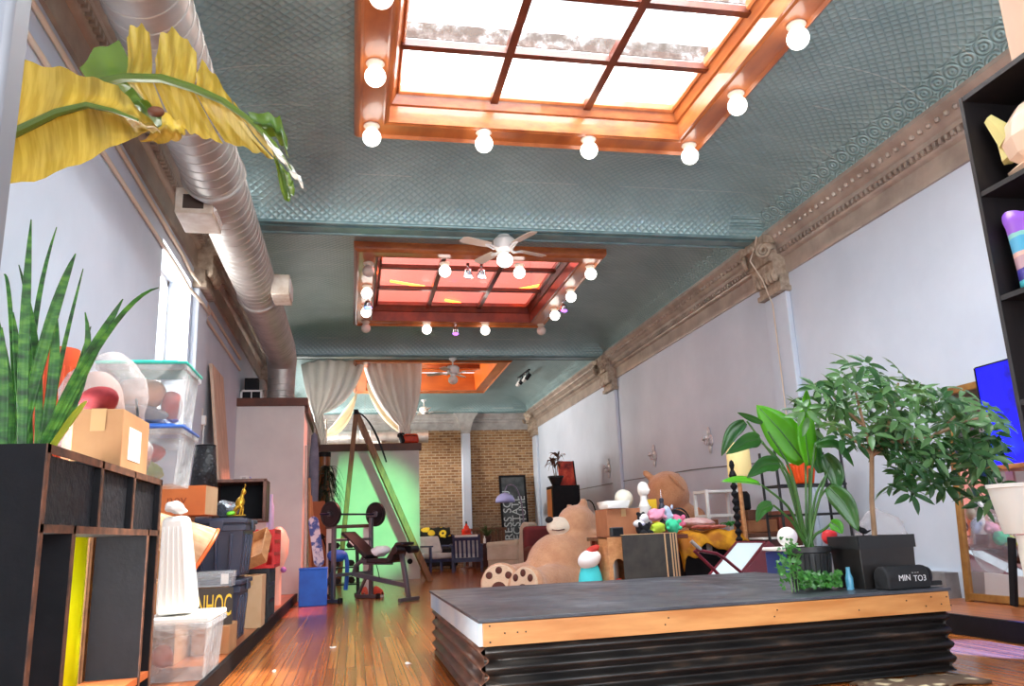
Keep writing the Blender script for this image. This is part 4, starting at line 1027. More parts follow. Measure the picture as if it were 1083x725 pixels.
gt = thing('clear_tray', 'small grey clear tray on top of the yellow lettered panel', 'tray', (-.95, 6.12, .53))
T = frame((-.95, 6.12, .53))
build('body', MB(T).add([(-.12, -.1, 0), (.12, -.1, 0), (.12, .1, 0), (-.12, .1, 0), (-.13, -.11, .1), (.13, -.11, .1), (.13, .11, .1), (-.13, .11, .1)], [(3, 2, 1, 0), (0, 1, 5, 4), (1, 2, 6, 5), (2, 3, 7, 6), (3, 0, 4, 7)]), M_CLEAR, gt, solid=.006)
build('label_strip', MB(T).box((.08, -.108, .05), (.05, .004, .07)), M_PAPER, gt)
# tub-top things
M_FOIL = mat('crinkled silver foil', (196, 208, 218), .22, .7, bump=1, bscale=16, bdist=.03)
one('foil_bag', lump((-1.0, 6.92, 1.105), (.1, .12, .07), 5, .03, 9), M_FOIL, 'crinkled silver foil bag on the dark blue tub', 'bag')
one('green_toy', lump((-.93, 6.6, 1.045), (.035, .03, .02), 2, .01, 20), mat('neon green plastic', (130, 230, 50), .4), 'small neon green plastic toy on the front of the tub lid', 'toy')
M_GOLD = mat('gold paint', (206, 160, 50), .3, .7)
gf = thing('gold_figurine', 'small gold animal figurine standing on the dark blue tub lid', 'figurine', (-.88, 6.7, 1.03))
mb = MB(); x0, y0, z0 = -.88, 6.7, 1.028
mb.sphere((x0, y0, z0 + .1), (.035, .025, .05), (0, .3, 0), 14, 10).sphere((x0 + .025, y0, z0 + .185), (.02, .018, .024), None, 12, 8)
mb.tube([(x0 + .01, y0, z0 + .13), (x0 + .02, y0, z0 + .18)], [.018, .012], 8).tube([(x0 + .02, y0, z0 + .2), (x0 + .04, y0 - .01, z0 + .235), (x0 + .03, y0, z0 + .25)], .006, 6)
for dx, dy, lx in ((-.02, -.015, -.07), (-.015, .015, -.04), (.015, -.015, .0), (.02, .015, .02)): mb.tube([(x0 + dx, y0 + dy, z0 + .07), (x0 + lx, y0 + dy, z0)], [.012, .008], 6)
build('body', mb, M_GOLD, gf, remesh=.006)
build('base', MB().box((x0 - .02, y0, z0 + .004), (.13, .07, .008)), M_GOLD, gf)
# framed wooden case
fc = thing('wooden_case', 'open dark brown wooden case on its side behind the gold figure', 'case', (-1.17, 8.9, 1.05))
T = frame((-1.16, 8.9, 1.03))
M_DKW = mat('dark brown wood', (104, 66, 52), .45, c2=(78, 46, 36), scale=5, stretch=(4, 1, 1))
build('shell', MB(T).box((0, 0, .015), (.54, .42, .03)).box((0, 0, .415), (.54, .42, .03)).box((-.255, 0, .215), (.03, .42, .37)).box((.255, 0, .215), (.03, .42, .37)).box((0, .2, .215), (.48, .02, .37)), M_DKW, fc, bevel=.006)
build('moulding', MB(T).box((0, -.215, .42), (.56, .02, .035)).box((.26, -.215, .215), (.035, .02, .43)).box((-.26, -.215, .215), (.035, .02, .43)), M_DKW, fc, bevel=.006)
build('lining', MB(T).box((0, .185, .215), (.47, .006, .36)), M_BLACK, fc)
carton('storage_chest', frame((-1.38, 8.95, PZ)), (.42, .62, .925), M_WOODP, 'brown storage chest on the ledge under the open wooden case', 'chest', tape=False)
# crates
M_CRB = mat('black crate plastic', (34, 34, 38), .45); M_CRR = mat('red crate plastic', (206, 34, 32), .4)
def crate(T, d, m, label):
    x, y, z = d; t = thing('milk_crate', label, 'crate', T, 'stacked plastic crates')
    mb = MB(T); a, b = x / 2, y / 2
    for zz in (.015, z * .36, z * .68, z - .02):
        for s in (-1, 1): mb.box((0, s * b, zz), (x, .014, .03)); mb.box((s * a, 0, zz), (.014, y, .03))
    for i in range(6):
        u = -1 + 2 * i / 5
        for s in (-1, 1): mb.box((u * a, s * b, z / 2), (.02, .012, z)); mb.box((s * a, u * b, z / 2), (.012, .02, z))
    build('lattice', mb, m, t)
    build('base', MB(T).box((0, 0, .008), (x, y, .014)), m, t)
    build('back_web', MB(T).box((0, b - .01, z / 2), (x * .96, .006, z * .9)).box((a - .012, 0, z * .3), (.006, y * .96, z * .55)), m, t)
crate(frame((-.95, 8.38, PZ)), (.34, .62, .48), M_CRB, 'black plastic milk crate on the ledge, lower of the two crates')
crate(frame((-.93, 8.40, .582)), (.38, .66, .36), M_CRR, 'red plastic milk crate stacked on the black crate beside the wooden tray')
one('crate_filler', lump((-.93, 8.38, .74), (.13, .24, .09), 4, .03, 6), mat('dark stuff', (60, 40, 60), .8), 'dark cloth bundle inside the red crate', 'cloth')
carton('cardboard_box', frame((-.88, 7.72, PZ)), (.2, .34, .44), M_CARDL, 'pale cardboard box between the dark tubs and the black crate')
tw = thing('wooden_tray', 'long pale wooden tray tilted against the red crate', 'tray', (-.84, 7.8, .55))
T = frame((-.83, 7.72, .74), 0) @ Euler((radians(32), radians(-20), radians(-12))).to_matrix().to_4x4()
M_PINE = mat('pale pine', (214, 156, 104), .5, c2=(190, 126, 78), scale=5, stretch=(5, 1, 5))
build('base', MB(T).box((0, 0, 0), (.17, .46, .012)), M_PINE, tw)
for s in (-1, 1): build('side', MB(T).box((s * .085, 0, .04), (.012, .46, .1)), M_PINE, tw)
for s in (-1, 1): build('end', MB(T).box((0, s * .225, .04), (.16, .012, .1)), M_PINE, tw)
vs = thing('peach_vase', 'rounded peach coloured jug with violet knob beside the red crate by the partition', 'jug', (-.72, 10.0, PZ))
T = frame((-.88, 10.2, PZ))
build('body', MB(T).lathe([(.05, 0), (.045, .35), (.07, .45), (.12, .58), (.125, .74), (.08, .85), (.03, .9), (0, .9)], seg=24), mat('peach ceramic', (236, 190, 168), .4), vs)
build('knob', MB(T).sphere((.07, -.04, .40), .035), mat('violet plastic', (150, 100, 170), .4), vs)
one('violet_bottle', MB(frame((-1.1, 11.4, PZ))).lathe([(.05, 0), (.05, 1.2), (.03, 1.26), (.03, 1.36), (.0, 1.36)], seg=16), mat('lavender plastic tube', (190, 186, 226), .4), 'slim lavender tube standing before the white partition by the crates', 'tube')
# ------------------------------------------------------------------ weight bench
M_GUN = mat('grey powder coated steel', (104, 104, 112), .35, .5)
M_IRON = mat('black iron', (30, 30, 34), .45, .3)
M_VINYL = mat('black vinyl', (26, 24, 30), .35)
M_RUB = mat('black rubber', (20, 20, 22), .7)
u = Vector((.74, -.67, 0)).normalized()
BT = frame((0, 11.65, 0), math.atan2(u.y, u.x))
wb = thing('weight_bench', 'grey steel weight bench with sloping black backrest before the green lit wall', 'weight bench', BT)
for s in (-1, 1):
    build('upright', MB(BT).bar((0, s * .38, .0), (0, s * .38, 1.12), .05, .05).bar((-.05, s * .38, 1.13), (-.06, s * .38, 1.18), .02, .05).bar((.085, s * .38, 1.13), (.095, s * .38, 1.2), .02, .05).bar((-.03, s * .38, 1.135), (.085, s * .38, 1.135), .02, .02), M_GUN, wb, bevel=.005)
    build('foot', MB(BT).bar((-.28, s * .38, .03), (.12, s * .38, .03), .05, .05).bar((-.24, s * .38, .05), (-.01, s * .38, .42), .035, .035), M_GUN, wb, bevel=.005)
    build('foot_cap', MB(BT).box((.13, s * .38, .035), (.04, .065, .07)), M_RUB, wb, bevel=.008)
build('crossbar', MB(BT).bar((0, -.38, .36), (0, .38, .36), .045).bar((0, -.38, .82), (0, .38, .82), .035), M_GUN, wb, bevel=.004)
build('main_beam', MB(BT).bar((0, 0, .36), (.96, 0, .2), .055, .06).tube([(.02, 0, .36), (.05, 0, .46), (.14, 0, .52), (.3, 0, .53)], .03, 8), M_GUN, wb, bevel=.004)
build('front_leg', MB(BT).bar((.86, 0, .62), (.98, 0, .03), .055, .05), M_GUN, wb, bevel=.004)
build('front_foot', MB(BT).bar((.98, -.2, .03), (.98, .2, .03), .05), M_GUN, wb, bevel=.005)
bk = build('backrest', MB(BT).prism([(-.11, .895), (-.085, .935), (.36, .605), (.34, .55)], -.14, .14, Matrix(((1, 0, 0, 0), (0, 0, -1, 0), (0, 1, 0, 0), (0, 0, 0, 1)))), M_VINYL, wb, bevel=.015)
sl = math.atan2(-.33, .445)
build('lettering', text_mb('Marcy', .07, BT @ Matrix.Translation((.13, -.02, .784)) @ Matrix.Rotation(-sl, 4, 'Y') , .001), M_PAPER, bk) if False else None
build('white_mark', MB(BT).box((.1, -.143, .77), (.1, .004, .014), (0, -sl, 0)), M_PAPER, bk)
build('seat', MB(BT).box((.56, 0, .53), (.4, .28, .06)).prism([(.7, .5), (.7, .56), (.86, .76), (.98, .76), (.98, .72), (.88, .71), (.8, .52)], -.13, .13, Matrix(((1, 0, 0, 0), (0, 0, -1, 0), (0, 1, 0, 0), (0, 0, 0, 1)))), M_VINYL, wb, bevel=.012)
build('support', MB(BT).bar((.2, 0, .5), (.7, 0, .49), .05, .04).bar((.12, 0, .5), (.25, 0, .66), .03), M_GUN, wb, bevel=.004)
for s in (-1, 1): build('foam_roller', MB(BT).cyl((.93, s * .07, .66), (.93, s * .24, .66), .05, seg=18), M_VINYL, wb, bevel=.006)
build('cable', MB(BT).tube(arc((.5, -.1, .5), (.56, -.12, .4), (.6, -.14, .3)), .006, 6), M_IRON, wb)
bb = thing('barbell', 'black barbell with two iron plates resting on the weight bench uprights', 'barbell', BT)
build('bar', MB(BT).cyl((.015, -.66, 1.165), (.015, .66, 1.165), .0135, seg=12), mat('dark blue steel bar', (36, 38, 70), .35, .6), bb)
for s in (-1, 1):
    Mx = BT @ Matrix.Translation((.015, s * .46, 1.165)) @ Matrix.Rotation(pi / 2, 4, 'X')
    pl = build('plate', MB().lathe([(.02, -.02), (.05, -.022), (.06, -.014), (.14, -.014), (.15, -.022), (.172, -.02), (.175, 0), (.172, .02), (.15, .022), (.14, .014), (.06, .014), (.05, .022), (.02, .02)], seg=40, M=Mx, caps=False), M_IRON, bb)
    build('collar', MB().lathe([(.028, .022), (.028, .05), (.014, .05)], seg=16, M=Mx).lathe([(.028, -.05), (.028, -.022)], seg=16, M=Mx), M_GUN, bb)
cl = BT @ Vector((.52, -.02, .565))
one('white_cloth', MB().sphere(cl + Vector((0, 0, .085)), (.14, .1, .07), None, 24, 16, lambda v: wob(wob(v, 9, .03, 3), 24, .012, 1)), mat('white crumpled cloth', (238, 238, 244), .8), 'crumpled white cloth lying on the bench seat', 'cloth')
# sneakers
M_COR = mat('coral knit', (236, 110, 84), .7, c2=(220, 92, 70), scale=12); M_SOLE = mat('grey white sole', (214, 206, 200), .6)
def sneaker(T, label):
    t = thing('sneaker', label, 'shoe', T, 'coral sneakers on the floor')
    sole = [(-.05, -.13), (-.03, -.155), (.03, -.155), (.05, -.12), (.045, 0), (.05, .08), (.035, .14), (0, .155), (-.035, .14), (-.05, .08), (-.042, 0)]
    build('sole', MB(T).prism(sole, 0, .03), M_SOLE, t, bevel=.006)
    rows = []
    for i in range(11):
        q = i / 10; y = -.15 + .3 * q; hw = (.035 + .015 * sin(pi * min(1, q * 1.1))) * (1 if .05 < q < .95 else .5); h = .03 + (.085 if q < .25 else .085 - .05 * (q - .25) / .75) * (1 if .05 < q < .97 else .5)
        rows.append([(hw * cos(a), y, .028 + (h - .0) * max(0, sin(a)) ** .8) for a in [pi * k / 10 for k in range(11)]])
    build('upper', MB(T).grid(rows), M_COR, t, solid=.004)
    build('opening', MB(T).lathe([(.0, 0), (.026, 0)], M=frame((0, -.085, .116)) @ Matrix.Diagonal((1, 1.6, 1, 1)), seg=18), M_BLKF, t)
    mb = MB(T)
    for k in range(4): mb.tube([(-.022, -.02 + k * .028, .115 - k * .012), (0, -.02 + k * .028, .12 - k * .012), (.022, -.02 + k * .028, .115 - k * .012)], .004, 5)
    build('laces', mb, M_SOLE, t)
sneaker(frame((.17, 12.24, 0), radians(176)), 'coral sneaker standing behind its fellow under the weight bench')
sneaker(frame((.37, 12.28, 0), radians(200)), 'coral sneaker with grey white sole in front of its fellow under the bench')
# blue box and things around it
bl = thing('blue_box', 'bright blue square storage cube on the floor beside the weight bench', 'storage cube', (-.5, 11.2, 0))
T = frame((-.51, 11.22, 0), .04)
M_BLUE = mat('bright blue fabric', (36, 112, 222), .6, c2=(30, 98, 206), scale=6)
build('body', MB(T).box((0, 0, .23), (.36, .36, .46)), M_BLUE, bl, bevel=.012)
build('lid', MB(T).box((0, 0, .468), (.372, .372, .02)), M_BLUE, bl, bevel=.006)
# dumbbell rack with blue bag
dr = thing('dumbbell_rack', 'black tiered dumbbell rack behind the weight bench', 'rack', (-.12, 12.5, 0))
T = frame((-.13, 12.55, 0), .1)
for s in (-1, 1): build('side_frame', MB(T).bar((s * .2, -.12, 0), (s * .2, .1, .78), .05, .04).bar((s * .2, -.2, .02), (s * .2, .2, .02), .05, .04), M_IRON, dr, bevel=.005)
for k, z in enumerate((.18, .42, .68)):
    y = -.07 + .085 * k
    build('tier', MB(T).box((0, y, z), (.42, .1, .02)), M_IRON, dr, bevel=.004)
def dumbbell(T, label, L=.1, r=.05):
    t = thing('dumbbell', label, 'dumbbell', T, 'black dumbbells on the rack')
    build('handle', MB(T).cyl((0, -L, r), (0, L, r), .014, seg=10), M_GUN, t)
    for s in (-1, 1): build('head', MB(T).lathe([(r * .85, -.03), (r, -.02), (r, .02), (r * .85, .03)], seg=6, M=T and frame((0, s * L, r)) @ Matrix.Rotation(pi / 2, 4, 'X')), M_RUB, t)
for k, (z, w_) in enumerate(((.193, 'bottom'), (.433, 'middle'), (.693, 'top'))):
    for j, (x, w2) in enumerate(((-.11, 'blue box end'), (.1, 'sneaker end'))):
        dumbbell(T @ frame((x, -.07 + .085 * k, z)), 'black hex dumbbell on the %s tier of the rack at the %s' % (w_, w2))
one('blue_bag', MB().sphere((-.19, 12.2, .07), (.01, .01, .01)), M_BLUE, 'x', 'bag') if False else None
bg2 = thing('gym_bag', 'blue sports bag hanging on the front of the dumbbell rack', 'bag', (-.2, 12.2, .3))
build('body', MB().sphere((-.22, 12.24, .60), (.15, .10, .09), None, 22, 14, lambda v: wob(v, 8, .02, 2)), M_BLUE, bg2)
build('strap', MB().tube(arc((-.1, 12.2, .6), (-.06, 12.18, .45), (-.1, 12.2, .12)), .03, 8), M_BLUE, bg2)
# white legged stand with wood top
ws = thing('wooden_stand', 'white legged stand with brown top rail behind the barbell', 'stand', (.1, 13.0, 0))
for x, y in ((-.36, 13.0), (.2, 13.0)): build('leg', MB().bx(x - .045, x + .045, y - .04, y + .04, 0, 1.0), M_WHITEP, ws, bevel=.005)
build('top_rail', MB().bx(-.42, .25, 12.94, 13.07, 1.0, 1.05), M_TRIMB, ws, bevel=.006)
# dracaena
M_DRAC = leafmat('dark drooping leaf', (26, 46, 34), (36, 60, 40), (50, 80, 40), .35, 8, .15)
dp = thing('dracaena', 'tall dark drooping dracaena in a pot beside the brown ladder', 'plant', (-.45, 14.2, 0))
T = frame((-.45, 14.2, 0))
build('pot', MB(T).lathe([(.13, 0), (.18, .32), (.2, .33), (.2, .38), (.17, .38), (.16, .3), (0, .3)], seg=28), M_POTB, dp)
build('trunk', MB(T).tube([(0, 0, .28), (.02, 0, .9), (-.03, .02, 1.5), (0, 0, 2.02)], [.035, .03, .028, .02], 10), mat('ridged trunk', (110, 84, 46), .8, bump=.6, bscale=40), dp)
mb = MB(T); r2 = random.Random(5)
for k in range(58):
    a = r2.uniform(0, 2 * pi); z = r2.uniform(1.45, 2.06); L = r2.uniform(.2, .34)
    p = arc((0, 0, z), (cos(a) * L * .6, sin(a) * L * .6, z + r2.uniform(.1, .2)), (cos(a) * L, sin(a) * L, z - r2.uniform(.1, .4)), 7)
    mb.grid(sock(p, lambda t: .016 * (1 - t ** 2) + .003, fold=.3))
build('foliage', mb, M_DRAC, dp, solid=.002, angle=180)
# planks, cardboard and poles leaning by the partition
M_PALEW = mat('pale plank', (206, 196, 186), .7); M_TANW = mat('tan plank', (170, 128, 84), .6, c2=(146, 106, 66), scale=5)
g_ = 'boards leaning beside the partition'
def lean(name, p0, p1, w, d, m, label, cat, group=g_):
    p0, p1 = Vector(p0), Vector(p1)
    return one(name, MB().bar(p0, p1, w, d, (0, 1, 0)), m, label, cat, group, bevel=.003)
lean('plank', (-.66, 12.12, .03), (-.69, 12.13, 2.2), .03, .06, M_PALEW, 'narrow pale plank upright against the partition edge', 'plank')
lean('plank', (-.60, 12.32, .03), (-.655, 12.55, 1.75), .035, .06, M_TANW, 'narrow tan plank leaning between the pale plank and grey roll', 'plank')
lean('plank', (-.50, 12.42, .03), (-.64, 12.8, 1.5), .03, .05, M_TANW, 'tan stick leaning beside the curved arrow cardboard', 'plank')
ca = thing('cardboard_sheet', 'brown cardboard sheet with a curved black arrow leaning by the dracaena', 'cardboard', (-.42, 12.95, 0))
T = frame((-.50, 13.05, .02)) @ Matrix.Rotation(radians(-6), 4, 'X')
M_BRC = mat('brown cardboard', (170, 104, 68), .8, c2=(156, 92, 58), scale=4)
build('sheet', MB(T).prism([(-.14, 0), (.2, 0), (.06, 1.42), (-.14, 1.42)], -.006, .006, Matrix(((1, 0, 0, 0), (0, 0, 1, 0), (0, 1, 0, 0), (0, 0, 0, 1)))), M_BRC, ca)
build('arrow_print', MB(T).tube([(.1, -.008, .42), (.105, -.008, .55), (.085, -.008, .72), (.04, -.008, .85)], .012, 6).prism([(-.02, .8), (.01, .93), (.08, .86)], -.009, -.007, Matrix(((1, 0, 0, 0), (0, 0, 1, 0), (0, 1, 0, 0), (0, 0, 0, 1)))), M_BLACK, ca)
gr = thing('rolled_mat', 'long grey blue rolled cloth hanging upright beside the partition', 'roll', (-.62, 13.4, 0))
build('roll', MB().lathe([(.05, .9), (.075, 1.1), (.08, 2.1), (.05, 2.5), (.01, 2.55)], (-.73 + .1, 13.35, 0), None, 18), mat('grey blue cloth', (126, 134, 152), .85, c2=(104, 112, 132), scale=6), gr)
build('pole', MB().cyl((-.63, 13.35, 0), (-.63, 13.35, 2.62), .014, seg=8), M_GALV, gr)
sb = thing('skateboard_deck', 'blue and white deck board leaning in front of the cardboard sheet', 'deck', (-.5, 12.2, 0))
T = frame((-.47, 12.1, .5)) @ Euler((radians(-14), radians(-8), .1)).to_matrix().to_4x4()
dk = [(.075 * cos(a), .36 * sin(a)) for a in [i * 2 * pi / 24 for i in range(24)]]
dk = [(x, (.28 if y > 0 else -.28) + y * .25) if abs(y) > .0 else (x, y) for x, y in dk]
build('deck', MB(T).prism(dk, -.006, .006, Matrix(((1, 0, 0, 0), (0, 0, 1, 0), (0, 1, 0, .33), (0, 0, 0, 1)))), mat('blue white graphic', (60, 90, 170), .5, c2=(214, 220, 236), scale=9, lo=.45, hi=.55), sb, bevel=.003)
at_ = thing('amber_tube', 'tall brown and amber cylinder standing behind the drooping dracaena', 'tube', (-.53, 14.8, 0))
build('cylinder', MB().lathe([(.11, 0), (.11, 2.38), (.095, 2.38), (.095, 2.3)], (-.52, 14.9, 0), None, 24), mat('amber brown lacquer', (146, 92, 36), .3, c2=(110, 62, 26), scale=3, stretch=(6, 6, .4)), at_)
build('cap', MB().lathe([(.113, 2.3), (.113, 2.385), (.1, 2.385)], (-.52, 14.9, 0), None, 24, caps=False), M_BLACK, at_)
one('round_outlet', MB().lathe([(.055, 0), (.055, .012), (.03, .02), (0, .02)], (1.15, 16.998, .35), (pi / 2, 0, 0), 20), M_BLACK, 'round black outlet low on the green lit wall behind the bench', 'outlet')
# ------------------------------------------------------------------ back of the room
M_NAVY = mat('blue grey painted wood', (70, 78, 116), .5, c2=(56, 62, 96), scale=6)
M_CUSH = mat('white cushion cloth', (232, 230, 230), .85, c2=(214, 212, 214), scale=6, bump=.1, bscale=40)
def armchair(T, label):
    t = thing('slat_armchair', label, 'armchair', T, 'blue framed armchairs by the brick wall')
    for s in (-1, 1):
        for y, h in ((-.32, .58), (.3, .58)): build('leg', MB(T).box((s * .33, y, h / 2), (.05, .06, h)), M_NAVY, t, bevel=.004)
        build('armrest', MB(T).box((s * .33, -.02, .60), (.08, .76, .035)), M_NAVY, t, bevel=.006)
        build('side_rail', MB(T).box((s * .33, 0, .26), (.04, .62, .07)), M_NAVY, t)
    mb = MB(T); B = frame((0, .26, .3), 0, radians(-26))
    for s in (-1, 1): mb.box((s * .29, 0, .3), (.05, .04, .62), None) if False else mb.add(*_unit(.05, .04, .62), B @ Matrix.Translation((s * .29, 0, .28)))
    for k in range(5): mb.add(*_unit(.045, .02, .5), B @ Matrix.Translation((-.2 + k * .1, 0, .26)))
    for z in (.0, .5): mb.add(*_unit(.6, .035, .07), B @ Matrix.Translation((0, 0, z)))
    build('slat_back', mb, M_NAVY, t)
    build('front_rail', MB(T).box((0, -.31, .27), (.62, .04, .08)).box((0, .3, .27), (.62, .04, .08)), M_NAVY, t)
    build('seat_cushion', MB(T).box((0, -.04, .37), (.6, .66, .13)), M_CUSH, t, bevel=.04, seg=3)
    build('back_cushion', MB(T @ B).box((0, -.09, .32), (.6, .13, .44)), M_CUSH, t, bevel=.045, seg=3)
armchair(frame((1.98, 20.0, 0), radians(24)), 'blue framed armchair with white cushions facing the room before the sunflower throw')
armchair(frame((2.62, 19.0, 0), radians(170)), 'blue framed armchair with white cushions seen from its slatted back')
# dark sofa with sunflower throw
M_DSOFA = mat('dark sofa cloth', (40, 36, 40), .8); M_BSOFA = mat('brown sofa leather', (104, 62, 48), .5, c2=(84, 48, 38), scale=5)
def sofa(T, w, m, label, h=.85, parts_cush=2):
    t = thing('sofa', label, 'sofa', T)
    build('base', MB(T).box((0, 0, .24), (w, .8, .3)), m, t, bevel=.03)
    build('back', MB(T).box((0, .34, .5), (w, .2, h - .1)), m, t, bevel=.06, seg=3)
    for s in (-1, 1): build('arm', MB(T).box((s * (w / 2 - .08), -.02, .38), (.18, .8, .5)), m, t, bevel=.06, seg=3)
    cw = (w - .34) / parts_cush
    for k in range(parts_cush): build('seat_cushion', MB(T).box((-w / 2 + .17 + cw * (k + .5), -.08, .46), (cw - .01, .62, .16)), m, t, bevel=.04, seg=3)
    for sx in (-1, 1):
        for sy in (-1, 1): build('foot', MB(T).lathe([(.03, 0), (.025, .1)], (sx * (w / 2 - .1), sy * .3, 0), None, 10), M_BLACK, t)
    return t
sofa(frame((1.8, 21.4, 0)), 1.7, M_DSOFA, 'dark sofa under the sunflower throw against the brick wall')
def sunflower_mat():
    n = N('black yellow ringed cloth'); v = n.coord('Object'); vo = n.new('ShaderNodeTexVoronoi'); vo.inputs['Scale'].default_value = 4.2; n.link(v, vo.inputs['Vector'])
    n.link(n.ramp(vo.outputs['Distance'], [(.2, lin((30, 22, 16))), (.24, lin((240, 206, 50))), (.4, lin((236, 200, 40))), (.45, lin((24, 26, 22)))]), n.b.inputs['Base Color']); n.set(Roughness=.85); return n.m
rows = []
for i in range(10):
    q = i / 9
    rows.append([(1.02 + 1.5 * k / 24, 21.58 + .3 * (q - .5) - .03 * sin(k * .9) * (1 - q), 1.0 + .05 * sin(q * pi) - (.42 * max(0, .45 - q)) + .02 * sin(k * 1.1 + i)) for k in range(25)])
one('throw_blanket', MB().grid(rows), sunflower_mat(), 'black throw with yellow sunflower rings over the back of the dark sofa', 'blanket', solid=.012, angle=180)
one('round_pillow', MB().sphere((1.25, 21.22, .72), (.17, .1, .17), (.4, 0, 0)), M_DSOFA, 'dark round pillow at the loft end of the dark sofa', 'pillow')
# side table, red vase, brown chest, wicker
M_DKT = mat('dark red brown chest', (92, 46, 38), .5, c2=(70, 34, 30), scale=5)
ch = thing('wooden_chest', 'low dark red brown chest between the slatted armchair and the white armchair', 'chest', (3.3, 20.2, 0))
build('body', MB().bx(2.95, 3.75, 19.95, 20.5, .06, .56), M_DKT, ch, bevel=.01)
build('lid', MB().bx(2.92, 3.78, 19.92, 20.53, .56, .62), M_DKT, ch, bevel=.012)
for x in (3.0, 3.7): build('foot', MB().bx(x - .04, x + .04, 19.97, 20.05, 0, .06), M_DKT, ch)
rv = thing('red_vase', 'glossy red stepped vase in front of the white column', 'vase', (2.93, 20.7, .8))
M_REDG = mat('glossy red glaze', (226, 48, 26), .2, coat=.5)
build('body', MB().lathe([(.1, 0), (.17, .04), (.175, .12), (.14, .16), (.12, .18), (.13, .23), (.12, .28), (.07, .31), (.06, .36), (.03, .38), (.025, .42), (.0, .42)], (2.87, 20.9, .70), None, 28), M_REDG, rv)
build('stopper', MB().lathe([(.03, 0), (.015, .06), (.0, .07)], (2.87, 20.9, 1.12), None, 12), M_BLACK, rv)
stt = thing('side_table', 'small dark side table under the red vase', 'table', (2.87, 20.9, 0))
build('top', MB().lathe([(.24, .66), (.25, .67), (.25, .69), (.24, .70)], (2.87, 20.9, 0), None, 28), M_DKT, stt)
build('pedestal', MB().lathe([(.2, 0), (.19, .03), (.04, .06), (.035, .66)], (2.87, 20.9, 0), None, 20), M_DKT, stt)
M_WICKB = mat('brown wicker weave', (122, 84, 62), .8, c2=(92, 60, 44), scale=30, bump=.8, bscale=50, bdist=.01)
ws_ = thing('wicker_settee', 'brown slatted wicker settee behind the low chest by the brick wall', 'settee', (3.5, 21.2, 0))
build('seat', MB().bx(3.08, 4.0, 20.85, 21.4, .3, .42), M_WICKB, ws_, bevel=.02)
for i in range(9): build('back_slat', MB().bx(3.09 + i * .1, 3.17 + i * .1, 21.38, 21.42, .42, .95), M_WICKB, ws_)
build('top_rail', MB().bx(3.06, 4.02, 21.37, 21.44, .93, 1.0), M_WICKB, ws_, bevel=.01)
for x in (3.1, 3.98):
    for y in (20.88, 21.38): build('leg', MB().bx(x - .03, x + .03, y - .03, y + .03, 0, .32), M_WICKB, ws_)
def fern(T, label, n, L, m, potm, pr=.1, ph=.14, seed=3, w=.012, name='potted_plant'):
    t = thing(name, label, 'plant', T)
    build('pot', MB(T).lathe([(pr * .7, 0), (pr, ph), (pr * 1.08, ph + .005), (pr * 1.08, ph + .03), (pr * .95, ph + .03), (pr * .9, ph - .01), (0, ph - .01)], seg=22), potm, t)
    rr = random.Random(seed); mb = MB(T)
    for k in range(n):
        a = rr.uniform(0, 2 * pi); l = L * rr.uniform(.6, 1); up = rr.uniform(.3, 1) * L
        mb.grid(sock(arc((0, 0, ph), (cos(a) * l * .4, sin(a) * l * .4, ph + up), (cos(a) * l, sin(a) * l, ph + up * rr.uniform(.2, .9)), 6), lambda q: w * (1 - q ** 2) + .002))
    build('foliage', mb, m, t, solid=.002, angle=180); return t
M_FERN = leafmat('olive fern leaf', (70, 92, 50), (96, 116, 64), (130, 150, 60), .6, 8, .2)
fern(frame((3.3, 20.25, .62)), 'thin green fern on the low chest beside the red vase', 26, .42, M_FERN, M_DKT)
bo = thing('bottle', 'small white and clear bottle on the low chest', 'bottle', (3.18, 20.05, .62))
build('body', MB().lathe([(.035, 0), (.035, .1), (.015, .14), (.015, .18), (0, .18)], (3.2, 20.05, .62), None, 16), M_WHITEP, bo); build('cap', MB().lathe([(.018, .18), (.018, .21), (0, .21)], (3.2, 20.05, .62), None, 12), M_BLACK, bo)
# white upholstered armchair
wc = thing('upholstered_armchair', 'cream upholstered high-back armchair turned away beside the giant teddy bear', 'armchair', (3.45, 17.9, 0))
T = frame((3.42, 17.9, 0), radians(-118))
M_CREAM = mat('cream upholstery', (244, 232, 212), .85, c2=(230, 216, 192), scale=5, bump=.1, bscale=60)
build('seat', MB(T).box((0, -.05, .27), (.72, .72, .34)).box((0, -.1, .47), (.5, .6, .12)), M_CREAM, wc, bevel=.04, seg=3)
build('back', MB(T).add([(-.36, .26, .1), (.36, .26, .1), (.36, .42, .1), (-.36, .42, .1), (-.38, .36, .98), (.38, .36, .98), (.38, .56, .98), (-.38, .56, .98)], [(3, 2, 1, 0), (4, 5, 6, 7), (0, 1, 5, 4), (1, 2, 6, 5), (2, 3, 7, 6), (3, 0, 4, 7)]).cyl((-.39, .47, .97), (.39, .47, .97), .085, seg=18), M_CREAM, wc, bevel=.03, seg=3)
for s in (-1, 1): build('arm', MB(T).box((s * .33, -.05, .42), (.13, .72, .3)).cyl((s * .33, -.42, .58), (s * .33, .3, .62), .075, seg=16), M_CREAM, wc, bevel=.02)
build('skirt', MB(T).box((0, -.02, .07), (.74, .78, .14)), M_CREAM, wc, bevel=.01)
sofa(frame((4.35, 19.3, 0), radians(-80)), 1.4, M_BSOFA, 'brown leather sofa behind the cream armchair', .95)
